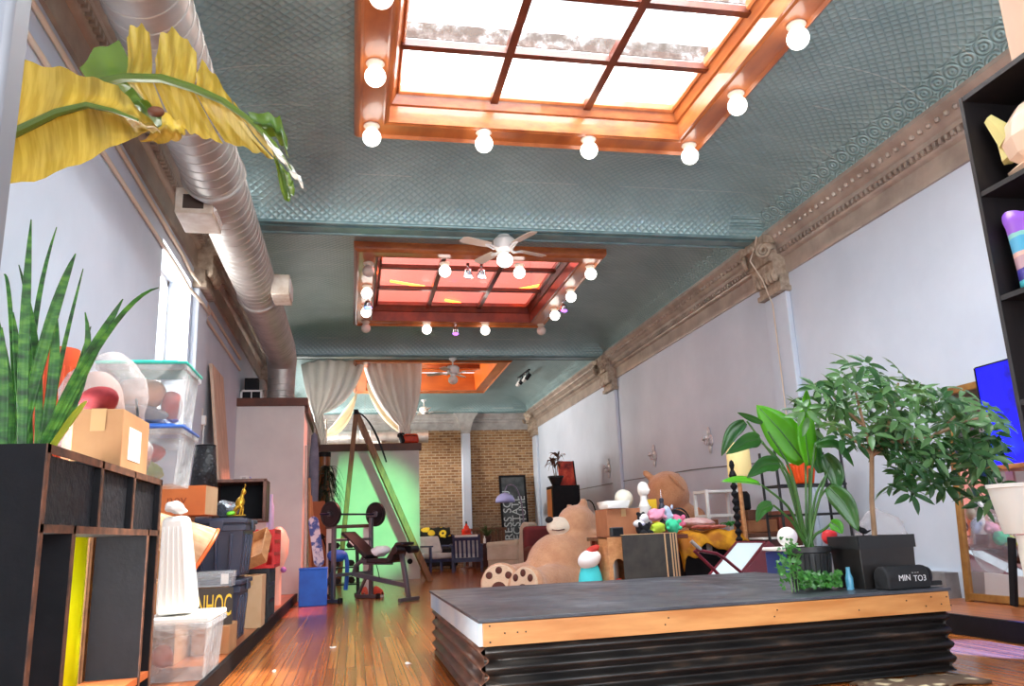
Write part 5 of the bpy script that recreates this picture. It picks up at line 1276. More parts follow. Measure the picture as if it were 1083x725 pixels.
# chalkboard
cbt = thing('chalkboard', 'tall framed chalkboard with sideways lettering leaning on the brick wall', 'sign', (4.3, 21.9, 0))
a, b, c, d = PY(527, 506, 22.18), PY(554, 504, 22.18), PY(530, 566, 21.75), PY(557, 566, 21.75)
x0, x1 = 4.03, 4.72
T = frame((4.37, 21.78, .02)) @ Matrix.Rotation(radians(-9), 4, 'X')
M_SLATE = mat('grey slate', (52, 56, 58), .7, c2=(78, 84, 86), scale=5)
build('board', MB(T).box((0, 0, 1.2), (.66, .03, 2.38)), M_SLATE, cbt)
build('frame', MB(T).box((-.35, 0, 1.2), (.06, .05, 2.44)).box((.35, 0, 1.2), (.06, .05, 2.44)).box((0, 0, 2.4), (.76, .05, .06)).box((0, 0, .03), (.76, .05, .06)), M_BLACK, cbt, bevel=.006)
M_CHALK = mat('chalk', (196, 204, 204), .9)
for k, (w_, sz, off) in enumerate((('DRESS SOU', .32, -.19), ('ECSTATI', .3, .04), ('COSTUME', .28, .23))):
    L = T @ Matrix.Translation((off, -.017, 1.2)) @ Matrix.Rotation(pi / 2, 4, 'X') @ Matrix.Rotation(pi / 2, 4, 'Z')
    build('lettering', text_mb(w_, sz, L, .001), M_CHALK, cbt)
# arc floor lamp
al = thing('arc_lamp', 'arching floor lamp with pale violet dome shade before the chalkboard', 'floor lamp', (4.62, 21.0, 0))
build('base', MB().lathe([(.16, 0), (.16, .03), (.03, .04)], (4.45, 21.2, 0), None, 24), M_CHROME, al)
build('arm', MB().tube([(4.45, 21.2, .03), (4.45, 21.2, 1.1)] + arc((4.45, 21.2, 1.1), (4.42, 21.2, 2.25), (4.03, 21.15, 2.08), 8)[1:] + [(3.96, 21.14, 1.94)], .018, 8), mat('violet grey tube', (120, 104, 124), .4, .3), al)
M_VIOL = mat('pale violet dome', (176, 176, 232), .35)
build('shade', MB().lathe([(.26, -.2), (.25, -.12), (.2, -.03), (.1, .03), (.02, .05), (0, .05)], (3.96, 21.14, 1.84), None, 28, caps=False), M_VIOL, al, solid=.006)
# black cabinet by the wall, plant and painting on it
kc = thing('black_cabinet', 'tall black cabinet with orange and green side panel by the white wall', 'cabinet', (4.2, 16.2, 0))
build('body', MB().bx(3.98, 4.55, 15.95, 16.5, 0, 1.74), M_BLACK, kc, bevel=.008)
build('side_inlay', MB().bx(3.974, 3.981, 16.06, 16.46, .98, 1.68), mat('orange lacquer', (255, 165, 85), .4), kc)
build('side_inlay', MB().bx(3.973, 3.981, 16.06, 16.46, .84, .98), mat('green lacquer', (110, 190, 110), .4), kc)
build('side_inlay', MB().bx(3.972, 3.981, 16.06, 16.46, .3, .7), mat('dark green lacquer', (60, 120, 84), .4), kc)
build('door', MB().bx(4.02, 4.51, 15.94, 15.952, .05, 1.69), M_BLACK, kc, bevel=.004)
pn = thing('potted_plant', 'small red brown leaved plant in a black pot on the tall black cabinet', 'plant', (4.1, 16.1, 1.74))
T = frame((4.1, 16.12, 1.742))
build('pot', MB(T).lathe([(.08, 0), (.15, .16), (.165, .165), (.165, .2), (.14, .2), (.13, .16), (0, .16)], seg=4 * 6), M_POTB, pn)
mb = MB(T); r3 = random.Random(4)
stems = MB(T)
for (dx, h) in ((-.05, .5), (.05, .6), (.0, .42)):
    stems.tube(arc((dx * .3, 0, .15), (dx * .8, 0, h * .6), (dx * 1.4, .0, h), 6), .009, 6)
    for k in range(14):
        a = r3.uniform(0, 2 * pi); L = r3.uniform(.12, .24)
        mb.grid(sock(arc((dx * 1.4, 0, h - .04 * (k % 3)), (dx * 1.4 + cos(a) * L * .6, sin(a) * L * .6, h + .12), (dx * 1.4 + cos(a) * L, sin(a) * L, h - r3.uniform(-.08, .12)), 5), lambda q: .018 * sin(pi * min(1, q * .9 + .08)) + .002))
build('stem', stems, mat('thin grey stem', (130, 104, 84), .7), pn)
build('foliage', mb, leafmat('red brown leaf', (116, 52, 42), (86, 74, 50), (150, 60, 40), .5, 9, .2), pn, solid=.002, angle=180)
def redart():
    n = N('red abstract painting'); v = n.coord('Object'); w = n.noise(v, 3.5, 5)
    n.link(n.ramp(w, [(.35, lin((120, 30, 24))), (.48, lin((214, 62, 40))), (.58, lin((236, 96, 60))), (.7, lin((240, 200, 110)))]), n.b.inputs['Base Color']); n.set(Roughness=.5); return n.m
pa = thing('painting', 'red and orange painting standing on the tall black cabinet', 'painting', (4.45, 16.3, 1.74))
T = frame((4.42, 16.3, 1.745), radians(14)) @ Matrix.Rotation(radians(-8), 4, 'X')
build('canvas', MB(T).box((-.03, 0, .26), (.36, .03, .52)), redart(), pa)
build('edge', MB(T).box((.165, .005, .26), (.03, .05, .53)), M_BLACK, pa)
gn = thing('gooseneck_lamp', 'black gooseneck lamp beside the tall black cabinet', 'lamp', (4.42, 15.7, 0))
hp_ = PY(605, 533, 15.6)
build('base', MB().lathe([(.13, 0), (.13, .03), (.02, .04)], (4.75, 15.6, 0), None, 20), M_BLACK, gn)
build('neck', MB().tube([(4.75, 15.6, .03), (4.75, 15.6, 1.15)] + arc((4.75, 15.6, 1.15), (4.72, 15.6, 1.5), (4.52, 15.6, 1.38), 6)[1:], .012, 8), M_BLACK, gn)
build('head', MB().lathe([(.03, .05), (.06, 0), (.13, -.14), (.12, -.16)], (4.5, 15.6, 1.33), (0, .25, 0), 20, caps=False), M_BLACK, gn, solid=.006)
fern(frame((4.28, 15.55, .9)), 'bright green potted plant in front of the tall black cabinet above the bear', 24, .24, leafmat('fresh green leaf', (50, 120, 50), (80, 150, 60), (120, 190, 60), .5, 8, .3), M_POTB, .1, .12, 8, .02)
one('plant_stand', MB().lathe([(.16, 0), (.15, .03), (.04, .06), (.035, .84), (.15, .87), (.16, .9)], (4.28, 15.55, 0), None, 22), M_BLACK, 'black pedestal under the green plant by the tall black cabinet', 'stand')
# wall sconces
M_SILV = mat('antique white metal', (224, 220, 220), .35, .3, c2=(180, 176, 178), scale=20)
def sconce(y, label):
    T = frame((XR, y, 2.02)); t = thing('wall_sconce', label, 'sconce', T, 'ornate white sconces')
    build('backplate', MB(T).lathe([(.09, 0), (.1, .012), (.07, .03), (.03, .04), (0, .045)], rot=(0, -pi / 2, 0), seg=20).sphere((-.02, 0, .12), (.02, .05, .08), None, 12, 8).sphere((-.02, 0, -.12), (.02, .04, .07), None, 12, 8), M_SILV, t)
    for s in (-1, 1):
        build('arm', MB(T).tube(arc((-.03, 0, -.02), (-.08, s * .03, -.1), (-.08, s * .05, .0), 8), .011, 6), M_SILV, t)
        build('candle_cup', MB(T).lathe([(.015, 0), (.035, .02), (.03, .03)], (-.08, s * .05, 0), None, 14).cyl((-.08, s * .05, .02), (-.08, s * .05, .07), .012, seg=10), M_SILV, t)
sconce(10.81, 'ornate white wall sconce above the yellow cloth table, nearest the leafy tree')
sconce(13.04, 'ornate white wall sconce on the plain wall directly above the slumped teddy bear')
sconce(15.6, 'ornate white wall sconce beside the second pilaster')
# ------------------------------------------------------------------ teddy bears
def fur_mat(name, c, c2):
    n = N(name); v = n.coord('Object')
    n.link(n.ramp(n.noise(v, 5, 6, .7), [(.35, lin(c)), (.65, lin(c2))]), n.b.inputs['Base Color']); n.set(Roughness=.95)
    n.b.inputs['Sheen Weight'].default_value = .4; n.b.inputs['Sheen Roughness'].default_value = .6
    n.bump(n.noise(v, 55, 4), .8, .02); return n.m
M_FUR = fur_mat('honey plush fur', (204, 144, 106), (224, 170, 130)); M_FUR2 = fur_mat('brown plush fur', (204, 134, 88), (222, 158, 112))
M_MUZ = fur_mat('cream plush fur', (248, 228, 204), (252, 238, 218)); M_SOLEP = fur_mat('tan plush sole', (224, 190, 158), (236, 206, 176)); M_PAD = mat('dark brown plush pad', (92, 48, 40), .85)
def cap(mb, p, q, r0, r1, n=7):
    p, q = Vector(p), Vector(q)
    for i in range(n): t = i / (n - 1); mb.sphere(p.lerp(q, t), r0 + (r1 - r0) * t, None, 16, 10)
B0 = Vector((2.45, 9.9, 0)); tb = thing('teddy_bear', 'giant honey brown teddy bear reclining on the floor with feet toward the ladder', 'teddy bear', B0)
mb = MB()
mb.sphere(PY(592, 594, 9.8), (.42, .36, .36), (0, -.3, 0), 28, 18).sphere(PY(606, 580, 9.85), (.33, .3, .32), None, 24, 16).sphere(PY(612, 574, 9.9), (.25, .24, .22), None, 24, 16)
hd = PY(609, 553, 9.85)
mb.sphere(hd, (.235, .24, .225), (0, .1, 0), 28, 18).sphere(hd + Vector((.08, .02, .0)), (.2, .2, .2), None, 24, 16)
ear = PY(617, 534, 9.85); mb.sphere(ear, (.06, .045, .11), (0, .1, 0), 16, 12)
ear2 = PY(603, 539, 10.1); mb.sphere(ear2, (.06, .045, .09), (0, -.2, 0), 16, 12)
mb.sphere((B0.x + .12, 9.95, .2), (.5, .38, .2), None, 24, 14)
f1 = Vector((1.68, 9.45, .245)); f2 = Vector((1.92, 9.15, .225))
cap(mb, (2.35, 9.95, .26), f1 + Vector((.12, .12, 0)), .24, .21); cap(mb, (2.5, 9.6, .24), f2 + Vector((.16, .12, 0)), .23, .2)
sh1 = PY(626, 574, 9.75); cap(mb, sh1, PY(632, 604, 9.6), .17, .15)
cap(mb, PY(626, 603, 9.6), Vector((2.5, 9.45, .16)), .14, .15)
sole1 = Vector((-.5, -.86, .1)).normalized(); sole2 = Vector((-.8, -.58, .1)).normalized()
for f, r, sole in ((f1, .25, sole1), (f2, .235, sole2)):
    mb.lathe([(0, -.16), (r * .8, -.15), (r, -.06), (r, .02), (r * .85, .05), (0, .055)], seg=26, M=align(f, sole))
body = build('body', mb, M_FUR, tb, remesh=.028, relax=6)
mz = hd + Vector((-.24, -.1, -.04))
build('muzzle', MB().sphere(mz, (.17, .135, .125), (0, .15, .3), 24, 16).sphere(mz + Vector((.0, -.0, -.065)), (.125, .11, .07), None, 20, 12), M_MUZ, tb)
build('nose', MB().sphere(mz + Vector((-.135, -.045, .09)), (.05, .055, .042), None, 16, 10), M_BLKF, tb)
build('mouth', MB().tube([mz + Vector((-.12, -.1, -.03)), mz + Vector((-.05, -.132, -.04)), mz + Vector((.03, -.135, -.03))], .007, 6), M_PAD, tb)
for f, r, sole in ((f1, .25, sole1), (f2, .235, sole2)):
    A = align(f, sole)
    build('sole', MB().lathe([(0, .062), (r * .84, .058), (r * .9, .035)], seg=28, M=A, caps=False), M_SOLEP, tb)
    for k in range(3):
        a = radians(40 + 50 * k); c = A @ Vector((cos(a) * r * .62, sin(a) * r * .62, .062)); build('toe_pad', MB().lathe([(.0, .012), (.03, .009), (.042, 0)], seg=16, M=align(c, sole)), M_PAD, tb)
    build('heel_pad', MB().lathe([(.0, .012), (r * .3, .009), (r * .38, 0)], seg=20, M=align(A @ Vector((0, -r * .25, .06)), sole)), M_PAD, tb)
# second bear, slumped against the wall on a chest
hd = PY(706, 519, 10.3); bd_ = PY(718, 556, 10.45)
tb2 = thing('teddy_bear', 'large brown teddy bear slumped face down against the white wall above the soft toys', 'teddy bear', (bd_.x, 10.45, .45))
mb = MB().sphere(hd, (.28, .27, .27), (0, -.2, 0), 28, 18).sphere(hd + Vector((-.1, -.06, .04)), (.2, .18, .18), None, 22, 14).sphere(hd + Vector((.1, .05, -.06)), (.22, .22, .22), None, 22, 14)
mb.sphere(PY(685, 502, 10.3), (.055, .05, .09), (0, -.9, 0), 14, 10).sphere(hd + Vector((.2, .16, .18)), (.05, .08, .09), (0, .7, 0), 14, 10)
mb.sphere(bd_, (.32, .3, .36), None, 26, 18); mb.sphere((bd_.x, 10.4, .64), (.4, .34, .19), None, 24, 14)
cap(mb, bd_ + Vector((-.22, -.1, .12)), bd_ + Vector((-.32, -.25, -.2)), .13, .12); cap(mb, bd_ + Vector((.22, -.1, .12)), bd_ + Vector((.28, -.25, -.2)), .13, .12)
cap(mb, (bd_.x - .2, 10.25, .6), (bd_.x - .35, 9.9, .6), .16, .15); cap(mb, (bd_.x + .15, 10.25, .6), (bd_.x + .2, 9.88, .6), .16, .15)
build('body', mb, M_FUR2, tb2, remesh=.028, relax=6)
build('fold', MB().tube([hd + Vector((-.06, -.25, .2)), hd + Vector((.03, -.28, .1)), hd + Vector((.14, -.24, .0))], [.012, .03, .014], 8), M_FUR2, tb2)
one('storage_chest', MB().bx(bd_.x - .5, bd_.x + .42, 9.7, 10.75, 0, .43), M_DKT, 'dark chest under the slumped brown teddy bear', 'chest', bevel=.01)
# ------------------------------------------------------------------ table of soft toys
M_RBW = mat('red brown table wood', (128, 66, 46), .45, c2=(100, 50, 36), scale=5, stretch=(1, 5, 5))
tt = thing('wooden_table', 'red brown wooden table carrying the cardboard box and soft toys', 'table', (2.95, 7.95, 0))
build('top', MB().bx(2.44, 3.26, 7.62, 8.4, .70, .74).bx(2.44, 3.08, 7.5, 7.62, .70, .74), M_RBW, tt, bevel=.006)
for x in (2.5, 3.08):
    for y in (7.56, 8.34): build('leg', MB().bx(x - .03, x + .03, y - .03, y + .03, 0, .7), M_RBW, tt)
build('apron', MB().bx(2.5, 3.08, 7.56, 7.58, .6, .7).bx(2.5, 3.08, 8.32, 8.34, .6, .7).bx(2.5, 2.52, 7.56, 8.34, .6, .7).bx(3.06, 3.08, 7.56, 8.34, .6, .7), M_RBW, tt)
T = frame((2.70, 8.1, .741)); cb_ = carton('cardboard_box', T, (.36, .4, .275), mat('brown carton', (184, 122, 84), .8, c2=(170, 108, 72), scale=4), 'large brown cardboard box on the table of soft toys below the white globe')
one('white_tray', MB(frame((2.63, 8.0, 1.022))).add([(-.1, -.15, 0), (.1, -.15, 0), (.1, .15, 0), (-.1, .15, 0), (-.12, -.17, .07), (.12, -.17, .07), (.12, .17, .07), (-.12, .17, .07)], [(3, 2, 1, 0), (0, 1, 5, 4), (1, 2, 6, 5), (2, 3, 7, 6), (3, 0, 4, 7)]), M_BRIGHT, 'shallow white tray on the large brown cardboard box', 'tray', solid=.008)
gb = thing('globe_lampshade', 'cream white globe shade on the large brown cardboard box', 'lampshade', (2.83, 8.2, 1.018))
build('globe', MB().sphere((2.84, 8.27, 1.125), (.1, .1, .1), None, 28, 18), mat('cream opal globe', (236, 232, 214), .3), gb)
build('fitter', MB().lathe([(.045, 0), (.04, .02)], (2.84, 8.27, 1.018), None, 18), M_PORC, gb)
mh = thing('mannequin_head', 'white mannequin head beside the cream globe', 'mannequin', (2.94, 8.1, 1.0))
hp_ = PY(680, 517, 8.05)
build('head', MB().sphere(hp_, (.06, .07, .08), None, 20, 14).sphere(hp_ + Vector((.02, -.045, -.015)), (.035, .03, .05), None, 14, 10).lathe([(.06, -.18), (.055, -.17), (.036, -.12), (.034, -.05)], hp_, None, 18).sphere(hp_ + Vector((.04, -.07, -.015)), (.012, .012, .018), None, 8, 6), M_BRIGHT, mh, remesh=.008, relax=3)
build('plinth', MB().lathe([(.07, 0), (.07, hp_.z - .18 - .741)], (hp_.x, hp_.y, .741), None, 18), M_PAPER, mh)
one('pink_cloth', lump((2.775, 8.02, 1.05), (.05, .05, .04), 2, .02, 12), mat('rose pink cloth', (226, 120, 140), .85), 'small rose pink cloth beside the white tray on the cardboard box', 'cloth') if False else None
one('yellow_box', MB(frame((3.13, 8.3, .741))).box((0, 0, .185), (.13, .14, .37)), mat('bright yellow board', (240, 196, 36), .5), 'bright yellow box standing behind the soft toys', 'box', bevel=.004)
M_DKST = mat('dark blue grey resin', (50, 54, 70), .4)
st_ = thing('statuette', 'dark standing statuette with pointed top behind the soft toys', 'statuette', (3.19, 8.08, .741))
T = frame((3.19, 8.08, .741))
build('figure', MB(T).lathe([(.05, 0), (.05, .03), (.03, .05), (.035, .15), (.045, .25), (.03, .3), (.018, .32), (.026, .345), (.02, .37), (.0, .38)], seg=18).tube([(-.04, 0, .26), (-.06, -.02, .2), (-.03, -.04, .16)], .012, 6).tube([(.04, 0, .26), (.06, -.02, .2), (.03, -.04, .16)], .012, 6), M_DKST, st_)
build('spike', MB(T).cyl((0, 0, .37), (0, 0, .46), .006, .002, seg=8), M_CHROME, st_)
sp = thing('small_speaker', 'small dark grey speaker at the front of the toy table', 'speaker', (2.47, 7.6, .741))
T = frame((2.52, 7.62, .741)); build('cabinet', MB(T).box((0, 0, .045), (.12, .08, .09)), mat('dark grey plastic', (54, 58, 66), .5), sp, bevel=.008); build('grille', MB(T).box((0, -.042, .045), (.1, .004, .07)), M_BLACK, sp)
def plush(name, T, label, m, parts, cat='soft toy', group='soft toys heaped on the table'):
    t = thing(name, label, cat, T, group)
    build('body', parts[0](MB(T)), m, t, remesh=.009, relax=3)
    for nm, fn, mm in parts[1:]: build(nm, fn(MB(T)), mm, t)
    return t
M_BLKP = mat('black plush', (24, 24, 30), .9, bump=.4, bscale=50); M_WHP = mat('white plush', (236, 234, 236), .9, bump=.4, bscale=50)
def quad(mb, s, armz=.16):
    mb.sphere((0, 0, s * .55), (s * .5, s * .45, s * .55), None, 18, 12).sphere((0, -.02, s * 1.3), (s * .42, s * .4, s * .38), None, 18, 12)
    for k in (-1, 1):
        mb.sphere((k * s * .45, -s * .3, s * .7), (s * .17, s * .17, s * .38), (0, k * .5, 0), 12, 8).sphere((k * s * .35, -s * .5, s * .2), (s * .2, s * .35, s * .2), None, 12, 8).sphere((k * s * .3, 0, s * 1.62), s * .16, None, 10, 8)
    return mb
plush('panda_toy', frame((2.78, 7.62, .741), radians(30)), 'black and white panda soft toy at the front of the toy table', M_BLKP, [lambda mb: quad(mb, .13), ('face', lambda mb: mb.sphere((0, -.03, .165), (.053, .05, .048), None, 16, 10), M_WHP), ('shoulders', lambda mb: mb.sphere((-.03, .0, .115), (.062, .06, .04), None, 16, 10), M_WHP)])
def blob(name, px, y, r, m, label, s=1, z=None, **k):
    p = PY(*px, y)
    if z is not None: p.z = z + r[2]
    t = thing(name, label, 'soft toy', (p.x, p.y, p.z - r[2]), 'soft toys heaped on the table')
    mb = MB().sphere(p, r, None, 22, 14, lambda v: wob(wob(v, 9, r[0] * .35, s), 22, r[0] * .12, s + 3))
    for q in (-1, 1): mb.sphere(p + Vector((q * r[0] * .75, -.01 * s, r[2] * (.5 + .1 * q * (s % 3)))), (r[0] * .32, r[1] * .3, r[2] * .3), None, 12, 8).sphere(p + Vector((q * r[0] * .85, -r[1] * .5, -r[2] * .3)), (r[0] * .3, r[1] * .35, r[2] * .26), None, 12, 8)
    build('body', mb, m, t, remesh=.008, relax=3)
M_PINKP = mat('pink plush', (240, 130, 170), .9, bump=.4, bscale=50)
blob('stuffed_toy', (695, 551), 7.83, (.085, .07, .07), mat('baby pink plush', (244, 160, 190), .9, bump=.4, bscale=50), 'baby pink soft toy between the panda and the yellow box', 2, z=.866)
blob('stuffed_toy', (695, 560), 7.66, (.065, .06, .06), mat('lime yellow plush', (206, 232, 70), .9, bump=.4, bscale=50), 'lime yellow soft toy at the front edge beside the panda', 3, z=.741)
blob('stuffed_toy', (712, 559), 7.62, (.075, .06, .075), mat('mint green plush', (70, 216, 160), .9, bump=.4, bscale=50), 'mint green soft toy at the front edge beside the lime one', 4, z=.748)
blob('stuffed_toy', (706, 548), 7.9, (.05, .05, .09), mat('pale blue plush', (200, 214, 240), .9, bump=.4, bscale=50), 'pale blue soft toy in front of the dark statuette', 5, z=.86)
blob('stuffed_toy', (714, 544), 8.1, (.085, .07, .09), M_PINKP, 'hot pink soft toy on top of the heap beside the black bag', 6, z=.775)
one('toy_crate', MB().bx(2.9, 3.13, 7.75, 7.95, .741, .858), M_RBW, 'low wooden crate raising the pink and blue soft toys', 'crate', bevel=.004)
# yellow cloth table
yt = thing('storage_chest', 'black chest under the yellow cloth beside the table of soft toys', 'trunk', (3.75, 8.3, 0))
build('body', MB().bx(3.32, 3.98, 7.92, 8.72, 0, .6), M_BLACK, yt, bevel=.01)
build('lid', MB().bx(3.31, 3.99, 7.91, 8.73, .6, .68), M_BLACK, yt, bevel=.012)
for x in (3.6, 3.88): build('latch', MB().bx(x - .03, x + .03, 7.9, 7.912, .54, .64), M_GALV, yt)
rows = []
for i in range(17):
    v = i / 16; y = 7.82 + .86 * v
    row = []
    for k in range(29):
        q = k / 28; x = 3.27 + .74 * q
        z = .74 + .018 * sin(k * .8 + i * .5) + .015 * sin(i * 1.1 + k * .3)
        edge = max(0, .1 - v) / .1; le = max(0, .05 - q) / .05
        z -= (.15 + .04 * sin(k * .4) + (.06 if q < .25 else 0)) * edge ** 1.2 + .16 * le
        row.append((x, y, z))
    rows.append(row)
one('yellow_cloth', MB().grid(rows), mat('golden yellow cloth', (226, 160, 24), .8, c2=(170, 100, 20), scale=5, lo=.42, hi=.62), 'golden yellow patterned cloth draped over the black chest', 'cloth', solid=.01, angle=180)
one('pink_cushion', MB().sphere((3.62, 8.22, .845), (.2, .2, .055), (0, .08, 0), 24, 14, lambda v: wob(v, 6, .01, 3)), mat('pale pink cushion cloth', (236, 206, 204), .85, c2=(206, 150, 146), scale=7), 'pale pink flat cushion on the yellow cloth', 'cushion')
one('red_scarf', MB().sphere((3.64, 7.95, .80), (.2, .055, .022), None, 22, 12, lambda v: wob(v, 12, .012, 5)), mat('rust red knit', (170, 74, 62), .9, c2=(200, 120, 110), scale=20), 'rust red knitted scarf lying along the front of the pink cushion', 'scarf')
t_ = thing('artificial_plant', 'small bright green artificial plant lying on the yellow cloth', 'plant', (3.88, 8.12, .775))
mb = MB(frame((3.93, 8.05, .775))); r4 = random.Random(9)
for k in range(40):
    a = r4.uniform(0, 2 * pi); l = r4.uniform(.05, .13); mb.grid(sock(arc((0, 0, .02), (cos(a) * l * .5, sin(a) * l * .5, .09), (cos(a) * l, sin(a) * l, r4.uniform(.01, .07)), 4), lambda q: .014 * sin(pi * min(1, q + .1)) + .001))
M_FRESH = leafmat('fresh green', (30, 130, 50), (60, 160, 70), (90, 190, 70), .5, 9, .2)
build('foliage', mb, M_FRESH, t_, solid=.002, angle=180)
hb = thing('black_handbag', 'black handbag with pink trim behind the pink cushion', 'bag', (3.5, 8.5, .78))
build('body', MB().sphere((3.5, 8.5, .89), (.15, .08, .11), None, 22, 14, lambda v: wob(v, 7, .012, 6)), M_VINYL, hb); build('trim', MB().sphere((3.39, 8.43, .9), (.03, .05, .06)), M_PINKP, hb); build('handle', MB().tube(arc((3.46, 8.5, .98), (3.58, 8.44, 1.07), (3.66, 8.48, .9), 8), .01, 6), M_VINYL, hb)
# panels leaning in a row
M_GREYB = mat('scuffed dark grey panel', (66, 62, 56), .7, c2=(48, 44, 42), scale=7)
M_EDG = mat('pale wood edge', (206, 166, 120), .6)
labs = ['large scuffed dark grey panel at the front of the panels leaning behind the stage', 'second dark panel edge behind the large scuffed panel', 'third dark panel edge in the row behind the scuffed panel', 'last dark panel edge in the row, beside the black chest']
for i, lab in enumerate(labs):
    dx = .055 * i + (.03 if i else 0); y = 7.02 + .07 * i
    t = thing('wall_panel', lab, 'panel', (2.57 + dx, y, 0), 'dark panels leaning in a row')
    T = frame((2.575 + dx, y, 0)) @ Matrix.Rotation(radians(-2), 4, 'X')
    build('face', MB(T).box((0, 0, .378), (.40, .018, .756)), M_GREYB, t)
    build('edge', MB(T).box((.206, 0, .378), (.013, .02, .76)).box((0, 0, .759), (.42, .02, .006)), M_EDG, t)
one('metal_strut', MB().bar((2.98, 7.3, 0), (2.955, 7.32, .72), .018), M_GALV, 'thin grey metal strut standing beyond the row of dark panels', 'strut')
# pine cabinet with arched opening and flask
pc = thing('pine_cabinet', 'small pine cabinet with arched dark opening beside the scuffed panel', 'cabinet', (2.33, 7.3, 0))
x0, x1 = 2.29, 2.48
arch = [(x0, 0), (x0, .74), (x1, .74), (x1, 0), (x1 - .04, 0), (x1 - .04, .46)] + [((x0 + x1) / 2 + .06 * cos(a), .46 + .09 * sin(a)) for a in [pi * k / 8 for k in range(1, 8)]] + [(x0 + .04, .46), (x0 + .04, 0)]
build('front', MB().prism(arch, 0, .015, Matrix(((1, 0, 0, 0), (0, 0, -1, 7.22), (0, 1, 0, 0), (0, 0, 0, 1)))), M_PINE, pc)
build('carcass', MB().bx(x0, x0 + .012, 7.22, 7.5, 0, .74).bx(x1 - .012, x1, 7.22, 7.5, 0, .74).bx(x0, x1, 7.22, 7.5, .728, .74).bx(x0, x1, 7.49, 7.5, 0, .74), M_PINE, pc)
fk = thing('steel_flask', 'grey steel flask with orange red lower half in the pine cabinet opening', 'flask', (2.35, 7.32, .0))
build('upper', MB().lathe([(.05, .36), (.055, .38), (.055, .5), (.03, .55), (0, .56)], (2.36, 7.32, 0), None, 20), M_GALV, fk); build('lower', MB().lathe([(.055, 0), (.055, .36), (.05, .37)], (2.385, 7.32, 0), None, 20), mat('orange red enamel', (206, 60, 30), .4), fk)
# plush by the bear, maroon sofa
sofa(frame((3.2, 11.4, 0)), 1.5, mat('maroon upholstery', (112, 34, 36), .8, c2=(90, 26, 30), scale=5), 'maroon sofa behind the giant teddy bear', .92)
one('red_pillow', MB().box((2.72, 8.6, .58), (.28, .16, .14), (0, -.35, .2)), M_REDC, 'bright red pillow behind the white and turquoise toy', 'pillow', bevel=.05, seg=3)
one('pillow_box', MB().bx(2.52, 2.9, 8.48, 8.75, 0, .47), M_DKT, 'dark box under the bright red pillow', 'box', bevel=.006)
pl_ = thing('stuffed_toy', 'white and turquoise soft toy on the floor between the bear and the pine cabinet', 'soft toy', (2.17, 7.42, 0))
build('body', MB().sphere((2.17, 7.42, .28), (.12, .1, .28), None, 22, 14).sphere((2.12, 7.34, .07), (.07, .09, .07), None, 14, 10).sphere((2.16, 7.53, .09), (.08, .1, .08), None, 14, 10), mat('turquoise plush', (70, 206, 214), .9, bump=.4, bscale=50), pl_, remesh=.014, relax=3)
build('head', MB().sphere((2.165, 7.4, .55), (.115, .1, .085), (0, -.4, 0), 20, 14), M_WHP, pl_)
build('cap', MB().sphere((2.19, 7.41, .625), (.09, .08, .035), (0, -.5, 0), 18, 12), M_REDC, pl_)
# folding chair and mirror wedge
M_MAR = mat('maroon enamel', (112, 30, 44), .35, c2=(96, 24, 38), scale=5)
fo = thing('folding_chair', 'maroon tubular folding chair tipped over behind the stage', 'chair', (3.3, 7.0, 0))
a = lambda x, y, Y=6.5: PY(x, y, Y)
build('frame_tube', MB().tube([a(736, 581), a(746, 583), a(758, 585), a(766, 590), a(784, 605), a(800, 618)], .014, 8).tube([a(734, 582, 6.45), a(755, 602, 6.45), a(772, 620, 6.45)], .014, 8), M_MAR, fo)
build('foot_tube', MB().tube([a(731, 572), a(741, 581)], .017, 8), M_GALV, fo)
build('seat', MB().box((3.1, 6.5, .14), (.34, .3, .03), (0, .7, 0)), M_MAR, fo, bevel=.008)
mw = thing('tilted_mirror', 'white faced maroon sided wedge mirror tilted behind the stage', 'mirror', (3.65, 7.35, 0))
A, Bq, Cq, D = PY(779, 573, 7.3), PY(809, 573, 7.3), PY(785, 604, 7.0), PY(753, 604, 7.0)
off = Vector((0, .0, -.02)); nrm = (Bq - A).cross(D - A).normalized()
if nrm.y > 0: nrm = -nrm
E_ = PY(825, 604, 7.15)
def slab(mb, pts, n, th):
    k = len(pts); return mb.add([p for p in pts] + [p - n * th for p in pts], [tuple(range(k)), tuple(reversed(range(k, 2 * k)))] + [(i, (i + 1) % k, k + (i + 1) % k, k + i) for i in range(k)])
D2 = D + (D - A) * .9; C2 = Cq + (Cq - Bq) * .9
build('glass', slab(MB(), [A, Bq, C2, D2], nrm, .012), mat('white mirror face', (226, 240, 242), .15), mw)
mb = MB()
for p, q in ((A, Bq), (Bq, C2), (C2, D2), (D2, A)): mb.bar(p - nrm * .005, q - nrm * .005, .02, .022, nrm)
build('border', mb, M_MAR, mw)
sd_ = [Bq + Vector((.015, 0, 0)), PY(817, 578, 7.3), PY(822, 588, 7.28), E_, Vector((E_.x + .04, 7.1, .02)), C2 + Vector((.015, 0, 0))]
build('side', slab(MB(), sd_, (sd_[1] - sd_[0]).cross(sd_[-1] - sd_[0]).normalized() * (1), .03), M_MAR, mw)
